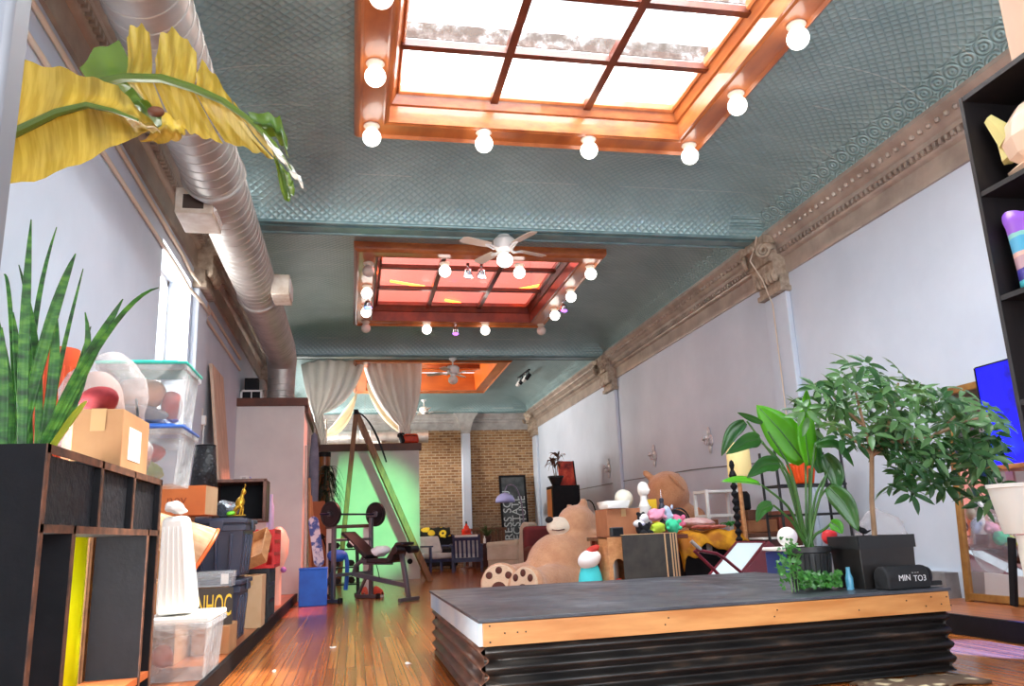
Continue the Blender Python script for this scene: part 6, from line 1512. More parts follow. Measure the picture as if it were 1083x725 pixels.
# boxes, rack and lamps along the wall
M_DBR = mat('dark brown wood grain', (112, 64, 40), .5, c2=(84, 46, 30), scale=5, stretch=(1, 5, 5)); M_TANB = mat('tan wood', (166, 108, 66), .55, c2=(140, 86, 52), scale=5)
bc = thing('brown_cabinet', 'long brown wooden cabinet by the wall behind the wooden lamp', 'cabinet', (4.35, 8.2, 0))
build('body', MB().bx(4.12, 4.75, 8.05, 8.6, 0, .72), M_DBR, bc, bevel=.008)
for x in (4.28, 4.58): build('drawer', MB().bx(x - .14, x + .14, 8.035, 8.052, .5, .68), M_DBR, bc, bevel=.004)
one('tan_box', MB().bx(4.16, 4.5, 8.1, 8.45, .722, .85), M_TANB, 'tan wooden box on the brown cabinet behind the wooden lamp', 'box', bevel=.006)
one('brown_box', MB().bx(4.18, 4.46, 8.12, 8.42, .852, .96), M_DBR, 'small dark brown box on top of the tan wooden box', 'box', bevel=.006)
one('black_jar', MB().lathe([(.06, 0), (.075, .02), (.075, .16), (.05, .2), (0, .2)], (4.2, 7.98 + .25, .962), None, 18), M_BLACK, 'black jar at the end of the stacked boxes by the spindle post', 'jar')
one('red_brown_box', MB().box((4.66, 8.3, .83), (.2, .26, .22), None, .8), mat('red brown leatherette', (132, 60, 44), .5), 'red brown slanted box on the brown cabinet behind the drooping leaf', 'box', bevel=.006)
wr_ = thing('wire_rack', 'white square framed rack by the wall behind the spindle post', 'rack', (4.4, 9.35, 0))
mb = MB()
for x in (4.22, 4.66):
    for y in (9.2, 9.55): build('post', MB().bx(x - .018, x + .018, y - .018, y + .018, 0, 1.24), M_WHITEP, wr_, bevel=.003)
for z in (.25, .6, .93, 1.22): build('shelf', MB().bx(4.22, 4.66, 9.19, 9.215, z - .015, z + .015).bx(4.22, 4.66, 9.54, 9.565, z - .015, z + .015).bx(4.2, 4.225, 9.2, 9.55, z - .015, z + .015).bx(4.655, 4.68, 9.2, 9.55, z - .015, z + .015).bx(4.23, 4.65, 9.21, 9.54, z - .004, z + .004), M_WHITEP, wr_)
one('wooden_box', MB().bx(3.95, 4.2, 8.9, 9.2, 0, .88), M_DBR, 'brown wooden box between the yellow cloth and the white rack', 'box', bevel=.006)
spn = thing('spindle_post', 'black turned spindle post standing beside the white rack', 'post', (3.78, 7.6, 0))
T = frame((3.80, 7.62, 0)); pr = [(.14, 0), (.14, .03), (.05, .06), (.03, .1)]
z = .1
while z < 1.24:
    pr += [(.017, z + .005), (.034, z + .03), (.036, z + .045), (.017, z + .07)]; z += .075
pr += [(.03, 1.27), (.04, 1.3), (.025, 1.34), (.015, 1.36), (.028, 1.4), (.02, 1.44), (.0, 1.46)]
build('post', MB(T).lathe(pr, seg=18), M_BLACK, spn)
build('foot', MB(T).lathe([(.16, 0), (.15, .02), (.1, .035)], seg=24), M_BLACK, spn)
fl = thing('floor_lamp', 'wooden pole floor lamp with cream cylinder shade behind the drooping leaves', 'floor lamp', (4.02, 7.85, 0))
T = frame((4.0, 7.85, 0))
build('base', MB(T).lathe([(.15, 0), (.15, .03), (.03, .05)], seg=28), M_PINE, fl)
build('pole', MB(T).cyl((0, 0, .04), (-.02, 0, 1.3), .022, seg=12), M_PINE, fl)
build('shade', MB(T).lathe([(.12, 1.30), (.125, 1.31), (.12, 1.62), (.1, 1.655), (.0, 1.665)], seg=28), mat('cream paper shade', (238, 216, 150), .6, emit=(255, 225, 150), es=.15), fl)
# ------------------------------------------------------------------ low stage
A, B, C, D = Vector((.567, 3.77, 0)), Vector((3.166, 3.96, 0)), Vector((3.2, 6.2, 0)), Vector((.556, 6.03, 0))
ZS = .43
sg_ = thing('low_stage', 'low wooden stage with dark top, tan edge boards and corrugated black skirt', 'stage', (A + C) / 2)
def corr_mat(nm='dark corrugated metal', cc=((26, 25, 26), (46, 42, 40), (92, 74, 62), (132, 118, 108))):
    n = N(nm); v = n.coord('Object', (1, 1, 6))
    n.link(n.ramp(n.noise(v, 3.5, 5), [(.35, lin(cc[0])), (.58, lin(cc[1])), (.72, lin(cc[2])), (.85, lin(cc[3]))]), n.b.inputs['Base Color']); n.set(Roughness=.38, Metallic=.35); return n.m
def top_mat():
    n = N('worn dark stage top'); v = n.coord('Object')
    n.link(n.ramp(n.noise(v, 2.2, 7, .65), [(.35, lin((48, 50, 57))), (.6, lin((76, 79, 87))), (.78, lin((124, 128, 136)))]), n.b.inputs['Base Color'])
    n.link(n.ramp(n.noise(v, 5, 4), [(.3, (.28, .28, .28, 1)), (.7, (.5, .5, .5, 1))]), n.b.inputs['Roughness']); n.bump(n.noise(v, 30, 4), .1, .004); return n.m
M_CORR = corr_mat(); M_RUST = corr_mat('rusty corrugated metal', ((58, 44, 40), (104, 66, 48), (140, 92, 66), (150, 140, 136)))
M_EDGELIT = mat('edge board lit pale blue', (222, 230, 236), .5, c2=(150, 196, 230), scale=1.2)  # pale blue daylight on the left side board is put into its colour
M_TANE = mat('tan edge board', (214, 154, 92), .45, c2=(190, 124, 64), scale=4, stretch=(.5, 4, 4))
ctr = (A + C) / 2
def ins(p, d): 
    v = (p - ctr); v.z = 0; return p - v.normalized() * d
def poly(pts, z0, z1): return MB().prism([(p.x, p.y) for p in pts], z0, z1)
build('top', poly([ins(p, -.012) for p in (A, B, C, D)], ZS - .016, ZS), top_mat(), sg_, bevel=.003)
build('core', poly([ins(p, .06) for p in (A, B, C, D)], .02, ZS - .016), M_BLACK, sg_)
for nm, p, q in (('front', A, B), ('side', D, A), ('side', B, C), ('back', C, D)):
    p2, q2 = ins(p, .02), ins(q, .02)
    build('edge_board', MB().bar(p2 + Vector((0, 0, ZS - .068)), q2 + Vector((0, 0, ZS - .068)), .10, .035, (q - p).cross(Vector((0, 0, 1)))), M_EDGELIT if p is D else M_TANE, sg_)
    d = (q - p).normalized(); n_ = Vector((d.y, -d.x, 0)); rows = []; p3, q3 = ins(p, .03), ins(q, .03)
    for k in range(73):
        z = .012 + (ZS - .13) * k / 72; o = n_ * (.018 * cos(2 * pi * z / .071)) 
        rows.append([p3.lerp(q3, t) + o + Vector((0, 0, z)) for t in (0, .25, .5, .75, 1)])
    build('corrugated_skirt', MB().grid(rows), M_RUST if p is D else M_CORR, sg_, solid=.004)
mb = MB(); d = (B - A).normalized(); n_ = Vector((d.y, -d.x, 0))
nails = [(.03, .33), (.03, .40), (.1, .365), (.16, .365), (.2, .365), (.9, .35), (.92, .38), (1.5, .35), (1.52, .38), (2.0, .35), (2.3, .38), (2.42, .345), (2.46, .39), (2.52, .35), (2.56, .385), (2.58, .34)]
for t, z in nails: mb.sphere(ins(A, .02) + d * t + n_ * .02 + Vector((0, 0, z)), (.004, .004, .004), None, 6, 4)
build('nail', mb, M_IRON, sg_)
rows = [[(2.45 + .62 * k / 12 + .02 * sin(i * 2.0), 3.78 - .0 + (3.72 - 3.95) * i / 5 + .02 * sin(k * .9) + .1, .004 + .012 * abs(sin(k * 1.3 + i))) for k in range(13)] for i in range(6)]
def rug_mat():
    n = N('cream patterned cloth'); v = n.coord('Object'); vo = n.new('ShaderNodeTexVoronoi'); vo.inputs['Scale'].default_value = 9; n.link(v, vo.inputs['Vector'])
    n.link(n.ramp(vo.outputs['Distance'], [(.25, lin((214, 196, 160))), (.4, lin((96, 74, 56)))]), n.b.inputs['Base Color']); n.set(Roughness=.9); return n.m
one('patterned_rug', MB().grid(rows), rug_mat(), 'cream patterned cloth crumpled on the floor along the stage front corner', 'rug', solid=.01, angle=180)
# ------------------------------------------------------------------ plants on the stage
M_BOPL = leafmat('bright paddle leaf', (70, 146, 28), (104, 186, 44), (170, 235, 50), .35, 5, .42)
M_BOPD = leafmat('dark paddle leaf', (34, 84, 34), (56, 112, 42), (90, 150, 40), .3, 6, .25)
M_STEM = mat('green stalk', (70, 112, 50), .4, c2=(52, 92, 40), scale=8)
bo_ = thing('paddle_plant', 'green paddle leaved plant with long stalks in a ribbed black pot on the stage', 'plant', (2.62, 4.36, ZS))
PT = frame((2.60, 4.36, ZS))
prof = [(.1, 0), (.118, .2), (.126, .205), (.126, .235), (.112, .235), (.108, .2), (0, .195)]
build('pot', MB(PT).lathe(prof, seg=36), M_POTB, bo_)
mb = MB(PT)
for i in range(24):
    a = i * pi / 12; mb.bar((.101 * cos(a), .101 * sin(a), .01), (.119 * cos(a), .119 * sin(a), .195), .007)
build('pot_rib', mb, M_POTB, bo_)
base = Vector((2.60, 4.36, ZS + .19))
def paddle(stalk, tip_pts, w, m, y0, y1, fold=.3, up=None, sr=.008):
    """stalk: pixels from the pot to the leaf base; tip_pts: pixels of the leaf midrib"""
    sp_ = [base + Vector((random.Random(sum(stalk[0])).uniform(-.03, .03), random.Random(sum(stalk[-1])).uniform(-.03, .03), 0))]
    k = len(stalk)
    for i, q in enumerate(stalk): sp_.append(PY(*q, 4.36 + (y0 - 4.36) * (i + 1) / k))
    fine = []
    for i in range(len(sp_) - 1):
        for j in range(4): fine.append(sp_[i].lerp(sp_[i + 1], j / 4))
    fine.append(sp_[-1])
    for _ in range(3): fine = [fine[0]] + [(fine[i - 1] + fine[i] * 2 + fine[i + 1]) / 4 for i in range(1, len(fine) - 1)] + [fine[-1]]
    o = build('stalk', MB().tube(fine, [sr * (1.3 - .6 * i / len(fine)) for i in range(len(fine))], 8), M_STEM, bo_)
    L = [PY(*q, y0 + (y1 - y0) * i / (len(tip_pts) - 1)) for i, q in enumerate(tip_pts)]
    f2 = []
    for i in range(len(L) - 1):
        for j in range(6): f2.append(L[i].lerp(L[i + 1], j / 6))
    f2.append(L[-1])
    for _ in range(4): f2 = [f2[0]] + [(f2[i - 1] + f2[i] * 2 + f2[i + 1]) / 4 for i in range(1, len(f2) - 1)] + [f2[-1]]
    lf = build('leaf', MB().grid(sock(f2, lambda t: w * (max(0, sin(pi * min(1, .06 + t * .94) ** .8)) ** .8) + .001, fold=fold, up=up)), m, bo_, solid=.002, angle=180)
    build('midrib', MB().tube(f2, [.005 * (1 - i / len(f2)) + .001 for i in range(len(f2))], 6), M_STEM, lf)
paddle([(853, 560), (852, 490)], [(851, 488), (826, 455), (800, 428)], .105, M_BOPL, 4.4, 4.46, .12)
paddle([(856, 560), (856, 495)], [(856, 492), (851, 455), (853, 410)], .06, M_BOPL, 4.3, 4.26, .2, (0, -1, .2))
paddle([(850, 560), (838, 495), (812, 456)], [(806, 447), (792, 441), (780, 436)], .018, M_BOPD, 4.3, 4.26, .5)
paddle([(850, 562), (836, 495), (818, 468)], [(783, 444), (771, 455), (766, 482)], .045, M_BOPD, 4.3, 4.2, .4) if False else None
paddle([(850, 562), (834, 495), (806, 468)], [(803, 464), (790, 466), (768, 480)], .045, M_BOPD, 4.28, 4.22, .55)
paddle([(848, 563), (832, 500), (808, 470), (790, 445)], [(788, 446), (774, 456), (763, 482)], .04, M_BOPD, 4.4, 4.44, .4)
paddle([(849, 563), (840, 510), (828, 493)], [(824, 490), (808, 490), (790, 505)], .045, M_BOPD, 4.26, 4.2, .5)
paddle([(846, 565), (836, 535), (806, 513)], [(804, 512), (786, 509), (763, 509)], .05, M_BOPL, 4.22, 4.2, .3, (0, -.5, .9))
paddle([(846, 566), (838, 550), (818, 534)], [(816, 533), (806, 537), (800, 552)], .032, M_BOPD, 4.24, 4.2, .4)
paddle([(856, 562), (858, 500), (862, 470)], [(862, 472), (884, 470), (903, 493)], .055, M_BOPD, 4.22, 4.16, .35, (0, -.6, .8))
paddle([(858, 562), (868, 520), (880, 485)], [(872, 480), (884, 500), (886, 520)], .055, M_BOPD, 4.36, 4.34, .4)
paddle([(858, 563), (866, 525), (876, 515)], [(876, 514), (894, 532), (908, 562)], .06, M_BOPD, 4.22, 4.16, .35)
paddle([(860, 565), (872, 560), (880, 552)], [(878, 552), (886, 556), (891, 564)], .035, M_BOPL, 4.22, 4.18, .3)
paddle([(857, 562), (862, 520), (880, 492)], [(868, 500), (860, 470), (866, 452)], .04, M_BOPD, 4.42, 4.5, .4)
build('soil', MB(PT).lathe([(0, .198), (.107, .198)], seg=24), M_SOIL, bo_)
# trailing ivy round the pots
iv = thing('ivy_plant', 'trailing green ivy around the foot of the black pots on the stage', 'plant', (2.5, 4.2, ZS))
r5 = random.Random(21); mb = MB(); vines = MB()
def ivy_leaf(mb, p, s, nrm, rr):
    M_ = align(p, nrm) @ Matrix.Rotation(rr.uniform(0, 6.3), 4, 'Z')
    pts = [(0, -.5), (.3, -.55), (.55, -.1), (.3, .1), (.0, .7), (-.3, .1), (-.55, -.1), (-.3, -.55)]
    mb.add([(x * s, y * s, .12 * s * (x * x)) for x, y in pts], [tuple(range(8))], M_)
for k in range(420):
    px = r5.uniform(822, 890); top_ = 604 if px > 846 else 566
    py = r5.uniform(top_, 622) if px > 846 else r5.triangular(566, 622, 600)
    if 846 < px < 886 and py < 604: continue
    p = PY(px, py, 4.36 - .2 * r5.random() - (.06 if py > 604 else 0)); p.z = max(p.z, ZS + .026)
    ivy_leaf(mb, p, r5.uniform(.016, .03), (r5.uniform(-.5, .5), r5.uniform(-1, -.2), r5.uniform(.1, .9)), r5)
for k in range(3):
    x = 2.36 + .03 * k; vines.tube(arc((2.49 + .012 * k, 4.28, ZS + .2), (x, 4.2, ZS + .2), (x - .05, 4.08 + .02 * (k % 3), ZS + .012), 6), .003, 5)
build('foliage', mb, leafmat('ivy leaf', (36, 92, 34), (70, 134, 50), (110, 170, 60), .4, 14, .2), iv, angle=180); build('vine', vines, M_STEM, iv)
# schefflera tree in the square planter
st = thing('umbrella_tree', 'leafy umbrella tree with bare trunk in the wide black planter on the stage', 'plant', (2.945, 4.265, ZS))
T = frame((2.945, 4.265, ZS), radians(4))
def planter(mb, x, y, z, t=.02, tp=.94):
    o = [(-x * tp, -y * tp, 0), (x * tp, -y * tp, 0), (x * tp, y * tp, 0), (-x * tp, y * tp, 0), (-x, -y, z), (x, -y, z), (x, y, z), (-x, y, z)]
    i_ = [(-x + t, -y + t, z), (x - t, -y + t, z), (x - t, y - t, z), (-x + t, y - t, z), (-x + t, -y + t, z - .05), (x - t, -y + t, z - .05), (x - t, y - t, z - .05), (-x + t, y - t, z - .05)]
    f = [(3, 2, 1, 0), (0, 1, 5, 4), (1, 2, 6, 5), (2, 3, 7, 6), (3, 0, 4, 7)]
    f += [(4 + k, 4 + (k + 1) % 4, 8 + (k + 1) % 4, 8 + k) for k in range(4)] + [(8 + k, 8 + (k + 1) % 4, 12 + (k + 1) % 4, 12 + k) for k in range(4)]
    return mb.add(o + i_, f)
build('planter', planter(MB(T), .185, .13, .285), mat('black brown planter', (32, 30, 30), .4, c2=(44, 38, 36), scale=4), st, bevel=.004)
build('planter_band', MB(T).box((0, -.132, .25), (.374, .012, .07)).box((0, .132, .25), (.374, .012, .07)).box((-.187, 0, .25), (.012, .264, .07)).box((.187, 0, .25), (.012, .264, .07)), M_POTB, st)
build('soil', MB(T).box((0, 0, .235), (.32, .21, .01)), M_SOIL, st)
M_BARK = mat('pale brown bark', (172, 138, 108), .8, c2=(146, 112, 84), scale=10, bump=.3, bscale=40)
Y0 = 4.28
tp_ = PY(922, 478, Y0)
tr_ = build('trunk', MB().tube([PY(925, 566, Y0), PY(922, 530, Y0), PY(922, 500, Y0), tp_], [.015, .014, .013, .013], 10), M_BARK, st)
brs = [[(922, 478), (914, 450), (905, 415)], [(922, 480), (936, 462), (944, 430), (950, 405)], [(922, 482), (950, 463), (985, 462), (1010, 440)], [(936, 462), (975, 470), (1000, 480), (1030, 490)], [(985, 462), (1020, 445), (1045, 440)], [(914, 450), (890, 430), (875, 410)], [(922, 480), (900, 462), (880, 450)], [(950, 463), (960, 490), (965, 505)]]
mb = MB()
for i, b in enumerate(brs):
    dy = (-.1, .05, -.12, .1, .02, .12, -.05, -.15)[i]
    pts = [PY(*q, Y0 + dy * j / (len(b) - 1)) for j, q in enumerate(b)]; mb.tube(pts, [.011 - .006 * j / len(pts) for j in range(len(pts))], 6)
build('branch', mb, M_BARK, st)
r6 = random.Random(33); fl1 = MB(); fl2 = MB()
zones = [((870, 432), 26, 34, 26), ((905, 410), 40, 26, 34), ((955, 425), 30, 34, 30), ((985, 445), 34, 34, 18), ((1015, 440), 28, 34, 26), ((1040, 470), 22, 44, 34), ((960, 478), 34, 24, 26), ((1000, 490), 38, 30, 30), ((910, 450), 34, 22, 24), ((1035, 515), 22, 20, 14), ((968, 512), 24, 14, 8), ((930, 440), 20, 30, 14)]
for (cx, cy), rx, ry, n in zones:
    for k in range(int(n * .78)):
        a = r6.uniform(0, 2 * pi); q = sqrt(r6.random()); px, py = cx + rx * q * cos(a), cy + ry * q * sin(a)
        yy = Y0 + r6.uniform(-.3, .35); p = PY(px, py, yy)
        if yy < 3.9 or p.x > 4.6 or (yy < 4.02 and p.x > 3.25): continue
        L = r6.uniform(.085, .125); nl = r6.choice((5, 6, 7)); down = r6.uniform(.2, .9); rot = r6.uniform(0, 6.3)
        ax = Vector((r6.uniform(-.7, .7), r6.uniform(-1, .1), r6.uniform(.25, 1))).normalized(); F_ = align(p, ax)
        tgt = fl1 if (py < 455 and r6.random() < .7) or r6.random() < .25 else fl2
        for j in range(nl):
            b = rot + j * 2 * pi / nl
            d0 = F_ @ Vector((.02 * cos(b), .02 * sin(b), 0)); d1 = F_ @ Vector((L * .6 * cos(b), L * .6 * sin(b), .015 - .02 * down)); d2 = F_ @ Vector((L * 1.15 * cos(b), L * 1.15 * sin(b), -.05 * down))
            tgt.grid(sock(arc(d0, d1, d2, 4), lambda t: .018 * sin(pi * min(1, .1 + t * .9)) ** .7 + .001, fold=.25, up=ax))
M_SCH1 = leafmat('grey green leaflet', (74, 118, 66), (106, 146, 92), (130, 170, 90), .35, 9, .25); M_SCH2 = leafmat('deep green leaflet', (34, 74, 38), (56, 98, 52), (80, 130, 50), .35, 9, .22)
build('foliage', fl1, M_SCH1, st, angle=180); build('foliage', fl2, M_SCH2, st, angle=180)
# black bag with lettering
bgx = thing('black_case', 'black soft case with white letters lying before the wide planter on the stage', 'case', (3.0, 4.12, ZS))
T = frame((2.965, 4.05, ZS), radians(5))
build('body', MB(T).cyl((-.15, 0, .062), (.13, 0, .062), .06, seg=24).box((-.01, .0, .04), (.28, .115, .08)), M_BLKF, bgx, bevel=.012, seg=3)
build('end_cap', MB(T).lathe([(.058, 0), (.05, .02), (.02, .028), (0, .028)], M=align(T @ Vector((.13, 0, .062)), T.to_3x3() @ Vector((1, 0, 0))) if False else frame((.13, 0, .062)) @ Matrix.Rotation(pi / 2, 4, 'Y'), seg=22), M_BLKF, bgx)
build('strap', MB(T).tube(arc((.12, -.02, .11), (.2, -.02, .11), (.155, -.02, .02), 8), .004, 6), M_BLKF, bgx)
build('tab', MB(T).box((.19, -.01, .02), (.09, .03, .025)), M_BLKF, bgx, bevel=.005)
LM = T @ Matrix.Translation((0, -.0625, .06)) @ Matrix.Rotation(pi / 2, 4, 'X')
M_WLET = mat('white lettering', (220, 220, 224), .6)
build('lettering', text_mb('MIN', .044, LM @ Matrix.Translation((-.045, 0, 0)), .0008), M_WLET, bgx)
build('lettering', text_mb('TO3', .044, LM @ Matrix.Translation((.055, -.006, 0)), .0008), M_WLET, bgx)
build('small_lettering', text_mb('~ ~ ~', .02, LM @ Matrix.Translation((.03, .026, -.002)), .0006), M_WLET, bgx)
one('blue_bottle', MB(frame((2.72, 4.18, ZS))).lathe([(.02, 0), (.022, .06), (.012, .09), (.012, .12), (0, .12)], seg=14), mat('pale blue plastic', (90, 160, 190), .3), 'small pale blue bottle between the two black pots on the stage', 'bottle')
one('bird_figurine', MB(frame((2.84, 4.17, ZS + .285))).sphere((0, 0, .03), (.03, .015, .017), (0, .4, 0), 12, 8).sphere((-.022, 0, .048), .011, None, 8, 6).cyl((0, 0, 0), (0, 0, .03), .004, seg=6).cyl((.02, 0, .02), (.05, 0, .03), .008, .003, 6), M_BLACK, 'small black bird figurine on the edge of the wide planter', 'figurine')
# ------------------------------------------------------------------ behind the stage by the wall
rk = thing('metal_rack', 'black metal tube rack behind the stage holding the orange pot', 'rack', (3.75, 6.55, 0))
xa, xb = PY(826, 520, 7.35).x, PY(896, 520, 7.35).x
for x in (xa, xb):
    for y in (7.35, 7.66): build('post', MB().cyl((x, y, 0), (x - .02, y, 1.52), .014, seg=10), M_IRON, rk)
for z in (.35, .88, 1.17): build('shelf', MB().bar((xa, 7.35, z), (xb, 7.35, z), .022).bar((xa, 7.66, z), (xb, 7.66, z), .022).bar((xa, 7.35, z), (xa, 7.66, z), .02).bar((xb, 7.35, z), (xb, 7.66, z), .02).bx(xa, xb, 7.36, 7.65, z - .004, z + .004), M_IRON, rk)
opt = thing('ribbed_pot', 'bright orange fluted pot on the metal rack behind the paddle plant', 'pot', (3.6, 6.6, 1.141))
pc_ = PY(848, 500, 7.5)
T = frame((pc_.x, 7.5, 1.183)); fp = []
for z, r in ((0, .09), (.02, .1), (.18, .13), (.2, .135)): fp.append([T @ Vector(((r + .008 * (k % 2)) * cos(k * pi / 24), (r + .008 * (k % 2)) * sin(k * pi / 24), z)) for k in range(49)])
build('body', MB().grid(fp), mat('bright orange plastic', (240, 84, 24), .4), opt, solid=.006, angle=20)
build('rim', MB(T).torus((0, 0, .2), .137, .01), mat('orange rim plastic', (232, 80, 26), .4), opt)
build('base', MB(T).lathe([(.0, 0), (.09, 0), (.09, .01), (0, .01)], seg=24), M_TERRA, opt)
wbx = PY(829, 564, 6.35)
bt = thing('blue_tub', 'dark blue tub with white lid behind the stage under the white ball', 'tub', (wbx.x, 6.4, 0))
T = frame((wbx.x + .06, 6.36, 0)); build('body', MB(T).box((0, 0, .29), (.34, .3, .58), None, 1.0), mat('dark blue plastic', (30, 50, 120), .4), bt, bevel=.015); build('lid', MB(T).box((0, 0, .595), (.37, .33, .03)), M_BRIGHT, bt, bevel=.008)
one('white_ball', MB().sphere((wbx.x, 6.3, .61 + .082), .082, None, 28, 18), M_BRIGHT, 'white ball resting on the dark blue tub beside the paddle plant', 'ball')
one('white_board', MB().box((PY(813, 566, 7.85).x, 7.85, .66), (.3, .3, .02)), M_BRIGHT, 'small white board on a dark box behind the white ball', 'board', bevel=.003)
bxp = PY(813, 566, 7.85).x
one('dark_box', MB().bx(bxp - .13, bxp + .13, 7.72, 7.98, 0, .649), M_DKT, 'dark box under the small white board', 'box', bevel=.005)
rb = PY(868, 566, 6.2)
one('red_bow', MB().sphere((rb.x + .02, 6.12, .68), (.06, .05, .06), None, 18, 12, lambda v: wob(v, 14, .02, 3)).sphere((rb.x + .05, 6.1, .60), (.05, .04, .06), None, 14, 10), mat('red ribbon', (206, 36, 40), .5), 'crumpled red ribbon bow behind the paddle plant pot', 'bow')
one('grey_bin', MB(frame((rb.x + .05, 6.12, 0))).lathe([(.07, 0), (.09, .52), (.095, .54), (.085, .545), (.0, .545)], seg=24), mat('grey plastic bin', (120, 120, 126), .5), 'grey bin under the crumpled red ribbon bow', 'bin')
pbx = PY(905, 562, 6.25)
one('clear_bag', MB().sphere((pbx.x + .22, 6.25, .64), (.22, .13, .24), None, 24, 16, lambda v: wob(wob(v, 6, .05, 2), 16, .02, 7)), M_BAGP, 'crumpled clear plastic bag on the ledge stone behind the wide planter', 'bag')
one('bag_box', MB().bx(pbx.x + .0, pbx.x + .45, 6.1, 6.4, .132, .38), M_PALEW, 'pale box under the crumpled clear bag behind the wide planter', 'box', bevel=.006)
# ------------------------------------------------------------------ mirror, blue screen, console
mr = thing('leaning_mirror', 'tall gold framed mirror leaning on the white wall behind the leafy tree', 'mirror', (4.95, 5.5, .13))
T = frame((4.93, 5.5, .135)) @ Matrix.Rotation(radians(4), 4, 'Y')
M_GOLDF = mat('old gold frame', (176, 128, 66), .4, .4, c2=(146, 100, 50), scale=10)
build('glass', MB(T).box((0, 0, .87), (.012, .84, 1.66)), mat('mirror glass', (226, 224, 230), .03, 1.0), mr)
build('frame', MB(T).box((-.005, .44, .87), (.045, .06, 1.76)).box((-.005, -.44, .87), (.045, .06, 1.76)).box((-.005, 0, 1.72), (.045, .9, .06)).box((-.005, 0, .03), (.045, .9, .06)), M_GOLDF, mr, bevel=.008)
bp1 = at(1034, 391, 0, 4.62); bp2 = at(1072, 384, 0, 4.62)
cs = thing('console_table', 'wooden console table under the glowing blue screen', 'table', (4.7, 4.7, .13))
build('top', MB().bx(4.42, 4.86, 4.0, 5.02, 1.105, 1.14), mat('honey wood', (198, 132, 76), .45, c2=(176, 108, 58), scale=5, stretch=(3, 1, 3)), cs, bevel=.006)
for x in (4.46, 4.82): build('leg', MB().bx(x - .025, x + .025, 4.04, 4.09, .13, 1.105), M_DKW, cs)
build('leg', MB().bx(4.795, 4.845, 4.93, 4.98, .13, 1.105), M_DKW, cs)
build('apron', MB().bx(4.8, 4.82, 4.09, 4.93, .98, 1.105), M_DKW, cs)
def screen_mat():
    n = N('glowing blue screen'); v = n.coord('Object'); c = n.ramp(n.noise(v, 3, 4), [(.3, lin((4, 4, 70))), (.55, lin((8, 9, 160))), (.75, lin((16, 30, 215)))])
    n.link(c, n.b.inputs['Base Color']); n.link(c, n.b.inputs['Emission Color']); n.b.inputs['Emission Strength'].default_value = 3.5; n.set(Roughness=.3); return n.m
bs = thing('blue_screen', 'upright deep blue glowing screen on the console table beside the black bookcase', 'screen', (4.6, 4.6, 1.14))
build('panel', MB().bx(4.60, 4.64, 4.2, bp1.y, 1.141, 1.88), screen_mat(), bs)
build('edge', MB().bx(4.595, 4.645, bp1.y, bp1.y + .012, 1.141, 1.885).bx(4.595, 4.645, 4.2, bp1.y, 1.88, 1.89), M_BLACK, bs)
one('pink_board', MB().bx(4.70, 4.72, 5.03, 5.1, .134, 1.83).bx(4.70, 4.72, 4.98, 5.03, 1.142, 1.83), mat('dusty pink board', (196, 150, 150), .6), 'narrow dusty pink board standing behind the blue screen', 'board')
one('marker_case', MB().box((4.78, 5.28, .39), (.03, .06, .5), (.18, 0, 0)), M_BLACK, 'slim black case leaning against the lower part of the gold framed mirror', 'case', bevel=.008)
# white bucket lamp
ub = PY(1066, 530, 3.75)
ul = thing('white_urn', 'white bucket shaped urn on a slim white stand beside the mirror', 'urn', (ub.x + .02, 3.95, 0))
T = frame((ub.x + .12, 3.8, 0))
build('bucket', MB(T).lathe([(.0, .70), (.1, .70), (.108, .72), (.142, .94), (.15, .945), (.15, .965), (.135, .965), (.1, .73), (0, .725)], seg=36), M_BRIGHT, ul)
build('neck', MB(T).lathe([(.05, .69), (.045, .64), (.05, .6), (.045, .5), (.04, .1), (.1, .05), (.12, 0)], seg=28), M_BRIGHT, ul)
# tall black bookcase
tk = thing('tall_bookcase', 'tall black open bookcase close beside the camera', 'bookcase', (3.1, 2.4, 0))
bx0, bx1, by0, by1, bz = 2.885, 3.2, 1.75, 3.0, 2.78
M_BKC = mat('black brown bookcase', (26, 22, 24), .45, c2=(34, 28, 28), scale=6, stretch=(4, 4, 1))
build('end_panel', MB().bx(bx0, bx1, by1 - .022, by1, 0, bz), M_BKC, tk, bevel=.002); build('end_panel', MB().bx(bx0, bx1, by0, by0 + .022, 0, bz), M_BKC, tk, bevel=.002)
build('back_panel', MB().bx(bx1 - .012, bx1, by0 + .022, by1 - .022, .02, bz), M_BKC, tk)
zs = [.04, .53, 1.0, 1.28, 1.76, 2.27, bz - .012]
for z in zs: build('shelf', MB().bx(bx0 + .004, bx1 - .012, by0 + .022, by1 - .022, z - .012, z + .012), M_BKC, tk)
# faceted animal bank
pg = thing('faceted_figurine', 'cream faceted animal figurine with a pale horn on the top bookcase shelf', 'figurine', (3.05, 2.6, 2.282))
pgc = PY(1075, 140, 2.62); T = frame((2.985, 2.70, 2.298)) @ Matrix.Diagonal((.7, .85, .95, 1))
M_PIG = mat('cream pink ceramic', (240, 206, 178), .3); M_HORN = mat('pale yellow ceramic', (228, 214, 140), .3)
build('body', MB(T).sphere((0, 0, .17), (.13, .22, .17), None, 9, 6).sphere((-.02, -.2, .26), (.1, .12, .11), None, 8, 5).sphere((0, .05, .02), (.11, .18, .03), None, 8, 4), M_PIG, pg, angle=8)
build('horn', MB(T).cyl((-.02, .17, .2), (-.06, .245, .345), .07, .03, 6).cyl((-.02, .19, .1), (0, .215, .28), .045, .05, 6), M_HORN, pg, angle=8)
build('ear', MB(T).cyl((-.09, -.18, .33), (-.12, -.19, .42), .04, .012, 5).cyl((.05, -.18, .33), (.07, -.19, .42), .04, .012, 5), M_PIG, pg, angle=8)
